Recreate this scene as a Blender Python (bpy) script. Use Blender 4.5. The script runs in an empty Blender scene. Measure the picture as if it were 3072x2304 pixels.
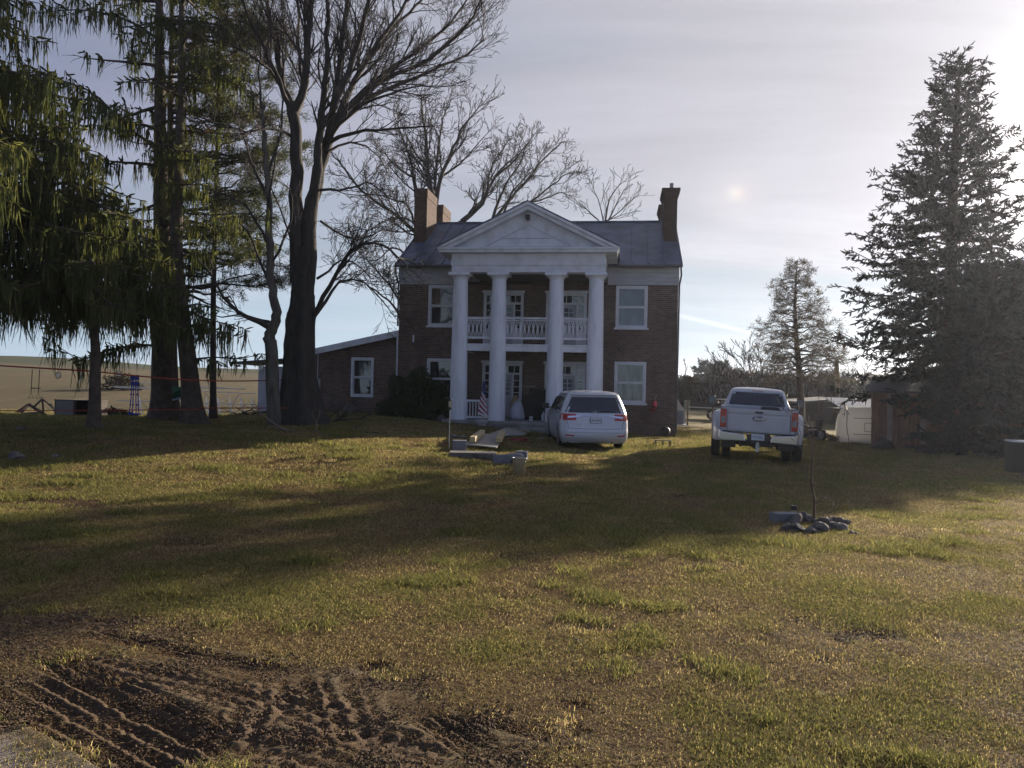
import bpy, bmesh, math, random
import numpy as np
from mathutils import Vector, Matrix
R = math.radians
sc = bpy.context.scene
COL = sc.collection
# ------------------------------------------------------------------ camera
F = 2330.0; ROLL = R(1.22); EYE = np.array([0.0, 0.0, 1.9])
cr = np.array([math.cos(ROLL), 0, math.sin(ROLL)]); cu = np.array([-math.sin(ROLL), 0, math.cos(ROLL)]); cf = np.array([0, 1.0, 0])
cam = bpy.data.cameras.new('camera'); camo = bpy.data.objects.new('camera', cam); COL.objects.link(camo)
cam.sensor_fit = 'HORIZONTAL'; cam.sensor_width = 36; cam.lens = F / 3072 * 36
cam.clip_start = 0.1; cam.clip_end = 6000
camo.matrix_world = Matrix(((cr[0], cu[0], -cf[0], EYE[0]), (cr[1], cu[1], -cf[1], EYE[1]), (cr[2], cu[2], -cf[2], EYE[2]), (0, 0, 0, 1)))
sc.camera = camo
sc.view_settings.view_transform = 'Standard'; sc.view_settings.look = 'None'
sc.view_settings.exposure = 1.15; sc.view_settings.gamma = 1.0; sc.view_settings.use_curve_mapping = False
# ------------------------------------------------------------------ sun and sky
SUN_AZ = 42.0; SUN_EL = 14.5
sd = np.array([math.sin(R(SUN_AZ)) * math.cos(R(SUN_EL)), math.cos(R(SUN_AZ)) * math.cos(R(SUN_EL)), math.sin(R(SUN_EL))])
sl = bpy.data.lights.new('sun', 'SUN'); sl.energy = 5.0; sl.angle = R(0.6); sl.color = (1.0, 0.87, 0.70)
so = bpy.data.objects.new('sun', sl); COL.objects.link(so)
so.rotation_euler = Vector(-sd).to_track_quat('-Z', 'Y').to_euler()

class NT:
    """small helper to write node trees"""
    def __init__(s, tree): s.t = tree; tree.nodes.clear()
    def n(s, typ, **kw):
        nd = s.t.nodes.new(typ)
        for k, v in kw.items():
            if k.startswith('_'): setattr(nd, k[1:], v)
            else:
                key = int(k[1:]) if k[0] == 'i' and k[1:].isdigit() else k.replace('__', ' ')
                s.put(nd.inputs[key], v)
        return nd
    def put(s, inp, v):
        if isinstance(v, bpy.types.NodeSocket): s.t.links.new(v, inp)
        elif isinstance(v, bpy.types.Node): s.t.links.new(v.outputs[0], inp)
        else:
            if inp.type == 'RGBA' and not isinstance(v, (int, float)) and len(v) == 3: v = (*v, 1)
            inp.default_value = v
    def m(s, op, a, b=None, c=None, clamp=False):
        nd = s.t.nodes.new('ShaderNodeMath'); nd.operation = op; nd.use_clamp = clamp
        s.put(nd.inputs[0], a)
        if b is not None: s.put(nd.inputs[1], b)
        if c is not None: s.put(nd.inputs[2], c)
        return nd.outputs[0]
    def vdot(s, a, b):
        nd = s.t.nodes.new('ShaderNodeVectorMath'); nd.operation = 'DOT_PRODUCT'
        s.put(nd.inputs[0], a); s.put(nd.inputs[1], b); return nd.outputs['Value']
    def mix(s, fac, a, b, mode='MIX'):
        nd = s.t.nodes.new('ShaderNodeMix'); nd.data_type = 'RGBA'; nd.blend_type = mode
        s.put(nd.inputs[0], fac); s.put(nd.inputs[6], a); s.put(nd.inputs[7], b); return nd.outputs[2]
    def ramp(s, fac, stops, interp='LINEAR'):
        nd = s.t.nodes.new('ShaderNodeValToRGB'); cr_ = nd.color_ramp; cr_.interpolation = interp
        while len(cr_.elements) < len(stops): cr_.elements.new(0.5)
        for e, (p, c) in zip(cr_.elements, stops):
            e.position = p; e.color = (c, c, c, 1) if isinstance(c, (int, float)) else (*c, 1)
        s.put(nd.inputs[0], fac); return nd.outputs[0]
    def noise(s, vec, scale, detail=4, rough=.55, dist=0.0, out=0):
        nd = s.t.nodes.new('ShaderNodeTexNoise'); s.put(nd.inputs['Vector'], vec)
        nd.inputs['Scale'].default_value = scale; nd.inputs['Detail'].default_value = detail
        nd.inputs['Roughness'].default_value = rough; nd.inputs['Distortion'].default_value = dist
        return nd.outputs[out]
    def mapping(s, vec, scale=(1, 1, 1), rot=(0, 0, 0), loc=(0, 0, 0)):
        nd = s.t.nodes.new('ShaderNodeMapping'); s.put(nd.inputs[0], vec)
        nd.inputs['Scale'].default_value = scale; nd.inputs['Rotation'].default_value = rot; nd.inputs['Location'].default_value = loc
        return nd.outputs[0]

w = bpy.data.worlds.new("World"); sc.world = w; w.use_nodes = True
N = NT(w.node_tree)
tc = N.n('ShaderNodeTexCoord').outputs['Generated']
sky = N.n('ShaderNodeTexSky', _sky_type='NISHITA', _sun_disc=False, _sun_elevation=R(SUN_EL), _sun_rotation=R(SUN_AZ), _altitude=300.0, _air_density=1.3, _dust_density=0.6, _ozone_density=3.0)
nrm = N.n('ShaderNodeVectorMath', _operation='NORMALIZE', i0=tc).outputs[0]
sep = N.n('ShaderNodeSeparateXYZ', i0=nrm)
el = sep.outputs[2]
ca = N.m('MAXIMUM', N.vdot(nrm, tuple(sd)), 0.0)
# high thin overcast: streaks seen edge-on near the horizon
pl = N.m('MAXIMUM', N.m('ADD', el, 0.06), 0.03)
cx = N.m('DIVIDE', sep.outputs[0], pl); cy = N.m('DIVIDE', sep.outputs[1], pl)
cv = N.n('ShaderNodeCombineXYZ', i0=cx, i1=cy, i2=0.0).outputs[0]
n1 = N.noise(N.mapping(cv, (0.16, 0.5, 1), (0, 0, R(18))), 1.0, 7, .6, .5)
n2 = N.noise(N.mapping(cv, (0.5, 1.3, 1), (0, 0, R(-12))), 1.0, 5, .55, .3)
cov = N.m('ADD', N.m('MULTIPLY', n1, 0.7), N.m('MULTIPLY', n2, 0.3))
# cover is full overhead and breaks up just above the horizon
brk = N.ramp(el, [(0.0, 0.0), (0.03, 0.10), (0.10, 0.42), (0.17, 0.80), (0.28, 1.0)])
side = N.m('MULTIPLY', N.ramp(ca, [(0.75, 0.0), (0.97, 1.0)]), 0.15)
cover = N.m('ADD', N.m('MULTIPLY', N.m('SUBTRACT', cov, 0.5), 1.8), N.m('ADD', brk, side), clamp=True)
glow = N.m('ADD', N.m('MULTIPLY', N.m('POWER', ca, 300.0), 24.0), N.m('ADD', N.m('MULTIPLY', N.m('POWER', ca, 40.0), 0.25), N.m('MULTIPLY', N.m('POWER', ca, 7.0), 0.15)))
ccol = N.mix(N.ramp(ca, [(0.0, 0.0), (0.35, .40), (0.6, .75), (0.92, 1.0)]), (0.14, 0.18, 0.33), (0.42, 0.42, 0.48))
ccol = N.mix(N.m('MULTIPLY', N.ramp(el, [(0.06, 1.0), (0.30, 0.0)]), 0.5), ccol, (0.50, 0.51, 0.55))
lum = N.m('ADD', 0.78, N.m('MULTIPLY', N.m('SUBTRACT', n1, 0.45), 1.6))
ccol = N.mix(1.0, ccol, N.n('ShaderNodeCombineColor', i0=lum, i1=lum, i2=lum).outputs[0], 'MULTIPLY')
gcol = N.mix(1.0, (1.0, 0.93, 0.86), N.n('ShaderNodeCombineColor', i0=glow, i1=glow, i2=glow).outputs[0], 'MULTIPLY')
ccol = N.mix(1.0, ccol, gcol, 'ADD')
# halo spot left of the sun, level with it
dg = np.array([0.279, 1.0, 0.252]); dg = dg / np.linalg.norm(dg)
dd = N.m('MAXIMUM', N.vdot(nrm, tuple(dg)), 0.0)
spot = N.m('ADD', N.m('MULTIPLY', N.m('POWER', dd, 26000.0), 0.07), N.m('MULTIPLY', N.m('POWER', dd, 1800.0), 0.05))
ccol = N.mix(1.0, ccol, N.n('ShaderNodeCombineColor', i0=spot, i1=N.m('MULTIPLY', spot, .86), i2=N.m('MULTIPLY', spot, .62)).outputs[0], 'ADD')
dg2 = np.array([0.287, 1.0, 0.252]); dg2 = dg2 / np.linalg.norm(dg2)
sp2 = N.m('MULTIPLY', N.m('POWER', N.m('MAXIMUM', N.vdot(nrm, tuple(dg2)), 0.0), 30000.0), 0.08)
ccol = N.mix(1.0, ccol, N.n('ShaderNodeCombineColor', i0=sp2, i1=N.m('MULTIPLY', sp2, .45), i2=N.m('MULTIPLY', sp2, .15)).outputs[0], 'ADD')
# vapour trail low over the horizon
a_ = np.array([0.215, 1, .0925]); b_ = np.array([0.315, 1, .0705]); nn = np.cross(a_, b_); nn /= np.linalg.norm(nn)
mid = (a_ + b_) / 2; mid /= np.linalg.norm(mid)
tr = N.m('MULTIPLY', N.ramp(N.m('ABSOLUTE', N.vdot(nrm, tuple(nn))), [(0.0, .6), (0.0004, 0.0)]), N.ramp(N.vdot(nrm, tuple(mid)), [(0.9989, 0.0), (0.9997, 1.0)]))
# thin pale-blue vapour takes the yellow out of the sky near the horizon
bgs = N.n('ShaderNodeBackground', i0=N.mix(N.ramp(el, [(0.0, .88), (0.12, .75), (0.3, .3)]), sky, (3.7, 5.2, 6.7)), i1=0.060)
bgc = N.n('ShaderNodeBackground', i0=N.mix(1.0, ccol, N.ramp(el, [(0.42, 1.0), (0.62, 0.72), (1.0, 0.62)]), 'MULTIPLY'), i1=0.65)
ms = N.n('ShaderNodeMixShader', i0=cover, i1=bgs, i2=bgc)
bgt = N.n('ShaderNodeBackground', i0=(1, .98, .97, 1), i1=N.m('MULTIPLY', tr, 0.16))
ad = N.n('ShaderNodeAddShader', i0=ms, i1=bgt)
N.n('ShaderNodeOutputWorld', i0=ad)

# ------------------------------------------------------------------ helpers
def ray(px, py): return cf + (px - 1536) / F * cr + (1152 - py) / F * cu
def P(px, py, D): return EYE + ray(px, py) * D          # world point that lies D metres ahead, for a place measured in the photo
def ss(a, b, x):
    t = np.clip((np.asarray(x, float) - a) / (b - a), 0, 1); return t * t * (3 - 2 * t)
def G(x, y):
    """height of the ground"""
    x = np.asarray(x, float); y = np.asarray(y, float)
    m = 0.50 * ss(3.5, -5, x) * ss(9, 21, y)
    m = m - 0.50 * ss(25, 33, y) * ss(-9.5, -12.5, x) * ss(3.5, -5, x)
    m = m - 0.030 * np.clip(x - 4, 0, 12) * ss(7, 16, y)
    m = m + 0.20 * (1 - ss(4.5, 15, y))
    yy = np.maximum(y, 1.0)
    k = np.clip(0.0185 - 0.026 * (x / yy), 0.001, 0.040)
    f = 0.05 + (np.minimum(y, 205) - 35) * k - np.maximum(y - 205, 0) * 0.02
    f = f + (.45 * np.sin(x * .043 + 1) + .25 * np.sin(x * .11 + 2)) * ss(110, 200, y)
    wt = ss(36, 62, y)
    z = m * (1 - wt) + f * wt
    z = z + (0.018 * np.sin(x * 1.3 + y * .7) + 0.014 * np.sin(x * .55 - y * 1.1 + 2)) * ss(5, 12, y) * (1 - ss(60, 100, y))
    return z
def gz(x, y): return float(G(x, y))
def on_ground(px, py):
    """where the ray through a place in the photo meets the ground"""
    d = ray(px, py); t0 = 2.5
    for i in range(4000):
        t = t0 + i * 0.03; p = EYE + d * t
        if p[2] < gz(p[0], p[1]): return np.array([p[0], p[1], gz(p[0], p[1])])
    return P(px, py, 60)

def link(o, parent=None):
    COL.objects.link(o)
    if parent is not None: o.parent = parent
    return o
def tag(o, label=None, cat=None, group=None, kind=None):
    if label: o['label'] = label
    if cat: o['category'] = cat
    if group: o['group'] = group
    if kind: o['kind'] = kind
    return o
def empty(name, loc=(0, 0, 0), rz=0.0, label=None, cat=None, group=None):
    o = bpy.data.objects.new(name, None); o.empty_display_size = .2
    o.location = [float(v) for v in loc]; o.rotation_euler = (0, 0, rz); COL.objects.link(o); return tag(o, label, cat, group)

class MB:
    def __init__(s): s.v = []; s.f = []; s.n = 0; s.attr = []
    def add(s, v, f):
        v = np.asarray(v, float); s.v.append(v); n = s.n
        s.f.extend([tuple(int(i) + n for i in q) for q in f]); s.n += len(v); return s
    def addq(s, v, fa):
        """numpy faces of one size"""
        v = np.asarray(v, float); s.v.append(v); s.f.append(np.asarray(fa, int) + s.n); s.n += len(v); return s
    def box(s, x0, x1, y0, y1, z0, z1):
        if x0 > x1: x0, x1 = x1, x0
        if y0 > y1: y0, y1 = y1, y0
        if z0 > z1: z0, z1 = z1, z0
        v = [(x0, y0, z0), (x1, y0, z0), (x1, y1, z0), (x0, y1, z0), (x0, y0, z1), (x1, y0, z1), (x1, y1, z1), (x0, y1, z1)]
        return s.add(v, [(0, 3, 2, 1), (4, 5, 6, 7), (0, 1, 5, 4), (1, 2, 6, 5), (2, 3, 7, 6), (3, 0, 4, 7)])
    def obox(s, a, b, wx, wz):
        """beam from a to b with cross-section wx by wz"""
        a = np.array(a, float); b = np.array(b, float); d = b - a; L = np.linalg.norm(d); d /= L
        up = np.array([0, 0, 1.]) if abs(d[2]) < .95 else np.array([0, 1., 0])
        r = np.cross(d, up); r /= np.linalg.norm(r); u = np.cross(r, d)
        c = [(-1, -1), (1, -1), (1, 1), (-1, 1)]
        v = [a + r * wx / 2 * p + u * wz / 2 * q for p, q in c] + [b + r * wx / 2 * p + u * wz / 2 * q for p, q in c]
        return s.add(v, [(0, 1, 2, 3), (7, 6, 5, 4), (0, 4, 5, 1), (1, 5, 6, 2), (2, 6, 7, 3), (3, 7, 4, 0)])
    def tube(s, pts, rad, n=6, cap=True, closed=False):
        pts = np.asarray(pts, float); m = len(pts); rad = np.broadcast_to(np.asarray(rad, float), (m,))
        if closed: t = np.roll(pts, -1, 0) - np.roll(pts, 1, 0)
        else: t = np.gradient(pts, axis=0)
        t /= (np.linalg.norm(t, axis=1, keepdims=True) + 1e-9)
        up = np.array([0.0, 0, 1]) if abs(t[:, 2]).mean() < .8 else np.array([0.31, 0.95, 0.0])
        r = np.cross(t, up); r /= (np.linalg.norm(r, axis=1, keepdims=True) + 1e-9); u = np.cross(r, t)
        a = np.arange(n) * 2 * math.pi / n
        v = pts[:, None] + rad[:, None, None] * (np.cos(a)[None, :, None] * r[:, None] + np.sin(a)[None, :, None] * u[:, None])
        v = v.reshape(-1, 3)
        i = np.arange(m if closed else m - 1)[:, None] * n; j = np.arange(n)[None]; j2 = (j + 1) % n; i2 = (i + n) % (m * n)
        q = np.stack([i + j, i + j2, i2 + j2, i2 + j], -1).reshape(-1, 4)
        if cap and not closed:
            s.add(v, [tuple(x) for x in q] + [tuple(range(n))[::-1], tuple(range((m - 1) * n, m * n))])
        else: s.addq(v, q)
        return s
    def lathe(s, prof, n=24, c=(0, 0, 0), cap=True):
        prof = np.asarray(prof, float); a = np.arange(n) * 2 * math.pi / n; m = len(prof)
        v = np.stack([prof[:, 0:1] * np.cos(a) + c[0], prof[:, 0:1] * np.sin(a) + c[1], np.repeat(prof[:, 1:2], n, 1) + c[2]], -1).reshape(-1, 3)
        f = [(i * n + j, i * n + (j + 1) % n, (i + 1) * n + (j + 1) % n, (i + 1) * n + j) for i in range(m - 1) for j in range(n)]
        if cap: f += [tuple(range(n))[::-1], tuple(range((m - 1) * n, m * n))]
        return s.add(v, f)
    def cyl(s, a, b, r, n=12): return s.tube([a, b], [r, r], n)
    def prism(s, poly, y0, y1, axis='y'):
        """outline in (x,z) pushed along y"""
        n = len(poly); v = [(x, y0, z) for x, z in poly] + [(x, y1, z) for x, z in poly]
        if axis == 'x': v = [(y0, x, z) for x, z in poly] + [(y1, x, z) for x, z in poly]
        if axis == 'z': v = [(x, z, y0) for x, z in poly] + [(x, z, y1) for x, z in poly]
        f = [tuple(range(n)), tuple(range(2 * n - 1, n - 1, -1))] + [(i, i + n, (i + 1) % n + n, (i + 1) % n) for i in range(n)]
        return s.add(v, f)
    def build(s, name, mat, parent=None, smooth=False, loc=None, bevel=0.0, label=None):
        me = bpy.data.meshes.new(name)
        V = np.concatenate(s.v) if s.v else np.zeros((0, 3))
        if s.f and all(isinstance(x, np.ndarray) for x in s.f) and len({x.shape[1] for x in s.f}) == 1:
            fa = np.concatenate(s.f); k = fa.shape[1]
            me.vertices.add(len(V)); me.vertices.foreach_set('co', V.ravel())
            me.loops.add(fa.size); me.loops.foreach_set('vertex_index', fa.ravel().astype(np.int32))
            me.polygons.add(len(fa)); me.polygons.foreach_set('loop_start', np.arange(0, fa.size, k, dtype=np.int32))
            me.update(calc_edges=True)
        else:
            fl = []
            for x in s.f:
                if isinstance(x, np.ndarray): fl.extend(x.tolist())
                else: fl.append(x)
            me.from_pydata(V.tolist(), [], fl)
        me.validate(verbose=False)
        if mat is not None: me.materials.append(mat)
        if not (s.f and isinstance(s.f[0], np.ndarray)) and len(me.vertices) < 30000:
            b = bmesh.new(); b.from_mesh(me); bmesh.ops.recalc_face_normals(b, faces=b.faces)
            if bevel: bmesh.ops.bevel(b, geom=b.edges[:], offset=bevel, segments=2, affect='EDGES', profile=.7)
            b.to_mesh(me); b.free()
        if smooth:
            me.polygons.foreach_set('use_smooth', np.ones(len(me.polygons), bool))
            if smooth == 'auto':
                try: me.set_sharp_from_angle(angle=R(38))
                except Exception: pass
        o = bpy.data.objects.new(name, me); link(o, parent)
        if loc is not None: o.location = [float(q) for q in loc]
        if label: o['label'] = label
        return o
def bevel(o, wd, seg=2):
    m = o.modifiers.new('b', 'BEVEL'); m.width = wd; m.segments = seg; m.limit_method = 'ANGLE'; return o
def text_obj(txt, size, mat, parent, name='lettering', depth=.002, loc=(0, 0, 0), rot=(R(90), 0, R(-90)), shear=0.0, sx=1.0):
    cu_ = bpy.data.curves.new('t', 'FONT'); cu_.body = txt; cu_.size = size; cu_.extrude = depth; cu_.align_x = 'CENTER'; cu_.align_y = 'CENTER'; cu_.shear = shear
    to = bpy.data.objects.new('t', cu_); COL.objects.link(to)
    bpy.context.view_layer.update()
    me = bpy.data.meshes.new_from_object(to.evaluated_get(bpy.context.evaluated_depsgraph_get()))
    COL.objects.unlink(to); bpy.data.objects.remove(to)
    me.materials.clear(); me.materials.append(mat)
    o = bpy.data.objects.new(name, me); link(o, parent); o.location = loc; o.rotation_euler = rot; o.scale = (sx, 1, 1); return o
# ------------------------------------------------------------------ materials
MATS = {}
def mat(name, base, rough=.8, metal=0.0, spec=.5, noise=0.0, nscale=8.0, bump=0.0, bscale=30.0, trans=0.0, alpha=1.0, coat=0.0, col2=None, emis=None, sheen=0.0, coords='Object', mscale=(1, 1, 1), thr=(.35, .65)):
    m = bpy.data.materials.new(name); m.use_nodes = True; t = NT(m.node_tree)
    tc = t.n('ShaderNodeTexCoord').outputs[coords]
    if mscale != (1, 1, 1): tc = t.mapping(tc, mscale)
    c = (*base, 1)
    if noise or col2:
        nz = t.noise(tc, nscale, 5, .6)
        c2 = col2 if col2 else tuple(b * (1 - noise) for b in base)
        c = t.mix(t.ramp(nz, [(thr[0], 0.0), (thr[1], 1.0)]), base, c2)
    b = t.n('ShaderNodeBsdfPrincipled'); t.put(b.inputs['Base Color'], c)
    b.inputs['Roughness'].default_value = rough; b.inputs['Metallic'].default_value = metal
    b.inputs['Specular IOR Level'].default_value = spec; b.inputs['Coat Weight'].default_value = coat
    b.inputs['Alpha'].default_value = alpha; b.inputs['Transmission Weight'].default_value = trans
    if bump:
        bn = t.n('ShaderNodeBump', Strength=bump, Distance=.02, Height=t.noise(tc, bscale, 6, .65)); t.put(b.inputs['Normal'], bn)
    if emis: b.inputs['Emission Color'].default_value = (*emis[0], 1); b.inputs['Emission Strength'].default_value = emis[1]
    t.n('ShaderNodeOutputMaterial', i0=b); MATS[name] = m; return m
def leafmat(name, cols, transl=.35, nscale=1.2, rough=.6):
    """foliage: colour changes from clump to clump, light comes partly through"""
    m = bpy.data.materials.new(name); m.use_nodes = True; t = NT(m.node_tree)
    geo = t.n('ShaderNodeNewGeometry'); tc = t.n('ShaderNodeTexCoord').outputs['Object']
    nz = t.noise(tc, nscale, 3, .6); rn = geo.outputs['Random Per Island']
    fac = t.m('ADD', t.m('MULTIPLY', nz, .75), t.m('MULTIPLY', rn, .35))
    k = len(cols); c = t.ramp(fac, [(.28 + .5 * i / max(k - 1, 1), cc) for i, cc in enumerate(cols)])
    b = t.n('ShaderNodeBsdfPrincipled'); t.put(b.inputs['Base Color'], c); b.inputs['Roughness'].default_value = rough
    b.inputs['Specular IOR Level'].default_value = .3
    if transl:
        tr = t.n('ShaderNodeBsdfTranslucent', i0=t.mix(1.0, c, (1.25, 1.25, .8, 1), 'MULTIPLY'))
        b = t.n('ShaderNodeMixShader', i0=transl, i1=b, i2=tr)
    t.n('ShaderNodeOutputMaterial', i0=b); return m
def brickmat(name, c1, c2, mort, lit=1.0):
    m = bpy.data.materials.new(name); m.use_nodes = True; t = NT(m.node_tree)
    tc = t.n('ShaderNodeTexCoord').outputs['Object']; geo = t.n('ShaderNodeNewGeometry')
    s = t.n('ShaderNodeSeparateXYZ', i0=tc)
    nr = t.n('ShaderNodeVectorTransform', _vector_type='NORMAL', _convert_from='WORLD', _convert_to='OBJECT', i0=geo.outputs['True Normal'])
    sn = t.n('ShaderNodeSeparateXYZ', i0=nr)
    isx = t.m('GREATER_THAN', t.m('ABSOLUTE', sn.outputs[0]), .6)
    u = t.m('ADD', t.m('MULTIPLY', s.outputs[1], isx), t.m('MULTIPLY', s.outputs[0], t.m('SUBTRACT', 1.0, isx)))
    v = t.n('ShaderNodeCombineXYZ', i0=u, i1=s.outputs[2], i2=0.0).outputs[0]
    br = t.n('ShaderNodeTexBrick', Vector=v, Scale=1.0); br.offset = .5
    t.put(br.inputs['Color1'], (*c1, 1)); t.put(br.inputs['Color2'], (*c2, 1)); t.put(br.inputs['Mortar'], (*mort, 1))
    br.inputs['Mortar Size'].default_value = .008; br.inputs['Brick Width'].default_value = .215; br.inputs['Row Height'].default_value = .078; br.inputs['Bias'].default_value = -.1
    wx = t.noise(tc, .7, 5, .65); c = t.mix(t.ramp(wx, [(.35, 0.0), (.7, 1.0)]), br.outputs[0], t.mix(1.0, br.outputs[0], (.62, .56, .55, 1), 'MULTIPLY'))
    st = t.noise(t.mapping(tc, (3.5, 3.5, .5)), 1.0, 4, .6); c = t.mix(t.m('MULTIPLY', t.ramp(st, [(.5, 0.0), (.75, 1.0)]), .4), c, (.05, .045, .04, 1))
    b = t.n('ShaderNodeBsdfPrincipled'); t.put(b.inputs['Base Color'], c); b.inputs['Roughness'].default_value = .9; b.inputs['Specular IOR Level'].default_value = .2
    bn = t.n('ShaderNodeBump', Strength=.7, Distance=.012, Height=t.m('ADD', t.m('MULTIPLY', br.outputs['Fac'], -1.0), t.m('MULTIPLY', t.noise(tc, 60, 3), .35))); t.put(b.inputs['Normal'], bn)
    t.n('ShaderNodeOutputMaterial', i0=b); return m
M_BRICK = brickmat('brick', (.185, .120, .092), (.085, .058, .050), (.24, .22, .20))
M_CHIM = brickmat('chimney_brick', (.105, .058, .040), (.065, .038, .030), (.13, .105, .085))
M_WHITE = mat('white_paint', (.64, .66, .72), .55, noise=.22, nscale=2.2, bump=.15, bscale=25, col2=(.42, .42, .45), thr=(.45, .80))
M_STUC = mat('column_paint', (.68, .70, .78), .65, noise=.1, nscale=1.8, bump=.35, bscale=14, col2=(.45, .46, .50), mscale=(2.6, 2.6, .45), thr=(.48, .80))
M_TRIM = mat('trim_paint', (.66, .67, .73), .5, noise=.15, nscale=3)
def siding(name, base, pitch):
    m = bpy.data.materials.new(name); m.use_nodes = True; t = NT(m.node_tree)
    tc = t.n('ShaderNodeTexCoord').outputs['Object']; z = t.n('ShaderNodeSeparateXYZ', i0=tc).outputs[2]
    fr = t.m('FRACT', t.m('DIVIDE', z, pitch)); ln = t.ramp(fr, [(0, .45), (.06, 1.0), (.9, .9), (1, .8)])
    nz = t.noise(t.mapping(tc, (1, 1, 5)), 1.5, 5, .6); c = t.mix(t.ramp(nz, [(.35, 0.0), (.7, 1.0)]), base, tuple(x * .72 for x in base))
    c = t.mix(1.0, c, ln, 'MULTIPLY')
    b = t.n('ShaderNodeBsdfPrincipled'); t.put(b.inputs['Base Color'], c); b.inputs['Roughness'].default_value = .6
    bn = t.n('ShaderNodeBump', Strength=.5, Distance=.02, Height=fr); t.put(b.inputs['Normal'], bn)
    t.n('ShaderNodeOutputMaterial', i0=b); return m
M_FRIEZE = siding('frieze_board', (.46, .46, .49), .19)
M_ROOF = mat('standing_seam_roof', (.11, .135, .20), .45, metal=.1, noise=.4, nscale=1.1, bump=.2, bscale=5, col2=(.05, .055, .085))
M_ROOFD = mat('dark_roof', (.06, .06, .065), .7)
M_GUTTER = mat('gutter_metal', (.10, .095, .10), .5, metal=.2)
M_DARK = mat('dark_interior', (.012, .012, .015), .9)
M_GLASS = mat('window_glass', (.02, .025, .03), .04, spec=.9, coat=.5)
M_GLASSB = mat('curtained_glass', (.13, .17, .22), .12, spec=.7, noise=.5, nscale=2.5, mscale=(1, 1, .6), col2=(.07, .10, .14))
M_GLASSC = mat('reflection_glass', (.17, .20, .19), .07, spec=.9, nscale=3.0, mscale=(2.2, 1, .35), col2=(.035, .04, .035))  # streaky tree reflections painted into the pane colour
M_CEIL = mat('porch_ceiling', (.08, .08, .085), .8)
M_DOOR = mat('door_paint', (.42, .43, .48), .45)
M_CONC = mat('concrete', (.32, .31, .30), .9, noise=.4, nscale=3, bump=.4, bscale=20)
M_CBLOCK = mat('concrete_block', (.19, .195, .215), .95, noise=.3, nscale=6, bump=.5, bscale=40)
M_STONE = mat('stone', (.17, .155, .14), .95, noise=.5, nscale=9, bump=1.0, bscale=22, col2=(.07, .06, .055))
M_PLY = mat('plywood', (.40, .36, .32), .75, noise=.35, nscale=3, mscale=(1, 6, 1))
M_LUM = mat('lumber', (.46, .36, .20), .7, noise=.3, nscale=4, mscale=(1, 5, 5))
M_WOOD = mat('weathered_wood', (.20, .15, .11), .85, noise=.5, nscale=3, mscale=(6, 6, .7), bump=.4)
M_SHED = mat('shed_boards', (.27, .15, .10), .85, noise=.45, nscale=2.4, mscale=(5, 5, .5), bump=.4)
M_SHEDP = mat('shed_post', (.33, .25, .21), .8, noise=.3, nscale=3)
M_BARN = mat('barn_boards', (.07, .055, .05), .9, noise=.5, nscale=2, mscale=(4, 4, .4))
M_METROOF = mat('grey_roofing', (.30, .33, .38), .5, metal=.2, noise=.3, nscale=1.5)
M_BARK = mat('bark', (.048, .042, .036), .95, noise=.55, nscale=3.0, mscale=(3.5, 3.5, .6), bump=1.0, bscale=5.0)
M_BARK2 = mat('pale_bark', (.13, .118, .10), .95, noise=.6, nscale=2.2, mscale=(3, 3, .8), bump=.8, bscale=6, col2=(.06, .05, .045))
M_BARKS = mat('spruce_bark', (.10, .075, .06), .95, noise=.5, nscale=6, bump=.8, bscale=12)
M_TWIG = mat('twigs', (.042, .035, .032), .95)
M_TWIGR = mat('brown_twigs', (.16, .12, .09), .95)
M_REDTW = mat('red_bark', (.10, .05, .035), .7)
M_WPAINT = mat('car_white', (.56, .58, .64), .28, coat=.8, spec=.5)
M_WPAINT2 = mat('truck_white', (.48, .49, .53), .30, coat=.7, noise=.12, nscale=2)
M_CARGL = mat('car_glass', (.012, .014, .02), .05, spec=.8, coat=.3)
M_BLKP = mat('black_plastic', (.02, .02, .022), .5)
M_TYRE = mat('rubber', (.018, .018, .02), .85, bump=.4, bscale=60)
M_CHROME = mat('chrome', (.72, .73, .75), .18, metal=1.0)
M_STEEL = mat('steel', (.45, .46, .47), .35, metal=.9)
M_REDL = mat('red_lens', (.42, .015, .015), .15, coat=.6)
M_WLENS = mat('clear_lens', (.25, .25, .27), .15, coat=.5)
M_RIM = mat('alloy', (.40, .41, .43), .3, metal=.8)
M_PLATE = mat('plate_white', (.62, .64, .68), .5)
M_INK = mat('ink_blue', (.02, .03, .09), .5)
M_BADGE = mat('badge_blue', (.02, .04, .14), .25, coat=.5)
M_RED = mat('red_cloth', (.24, .03, .03), .8, noise=.4, nscale=9)
M_REDG = mat('red_gloss', (.55, .01, .04), .25, coat=.5)
M_REDST = mat('red_strap', (.32, .035, .02), .7)
M_BLUE = mat('blue_rope', (.02, .05, .42), .6)
M_TARP = mat('blue_tarp', (.02, .05, .38), .5, noise=.3, nscale=10)
M_GREEN = mat('green_canvas', (.05, .15, .09), .7)
M_BAG = mat('plastic_bag', (.48, .50, .58), .35, noise=.3, nscale=7, bump=.8, bscale=9)
M_BLACKC = mat('black_cloth', (.012, .014, .014), .9, noise=.5, nscale=8)
M_PVC = mat('white_pvc', (.75, .74, .72), .4)
M_FILM = None
M_POT = mat('planter', (.42, .42, .46), .6)
M_BUCK = mat('galvanised_bucket', (.42, .34, .20), .35, metal=.5, noise=.25, nscale=5)
M_PALE = mat('pale_render', (.50, .51, .58), .8, noise=.15, nscale=2, bump=.2)
M_HILLT = mat('far_twigs', (.13, .12, .115), 1.0, noise=.35, nscale=.2)
M_YEL = mat('yellow_plastic', (.45, .35, .05), .5)
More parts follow.
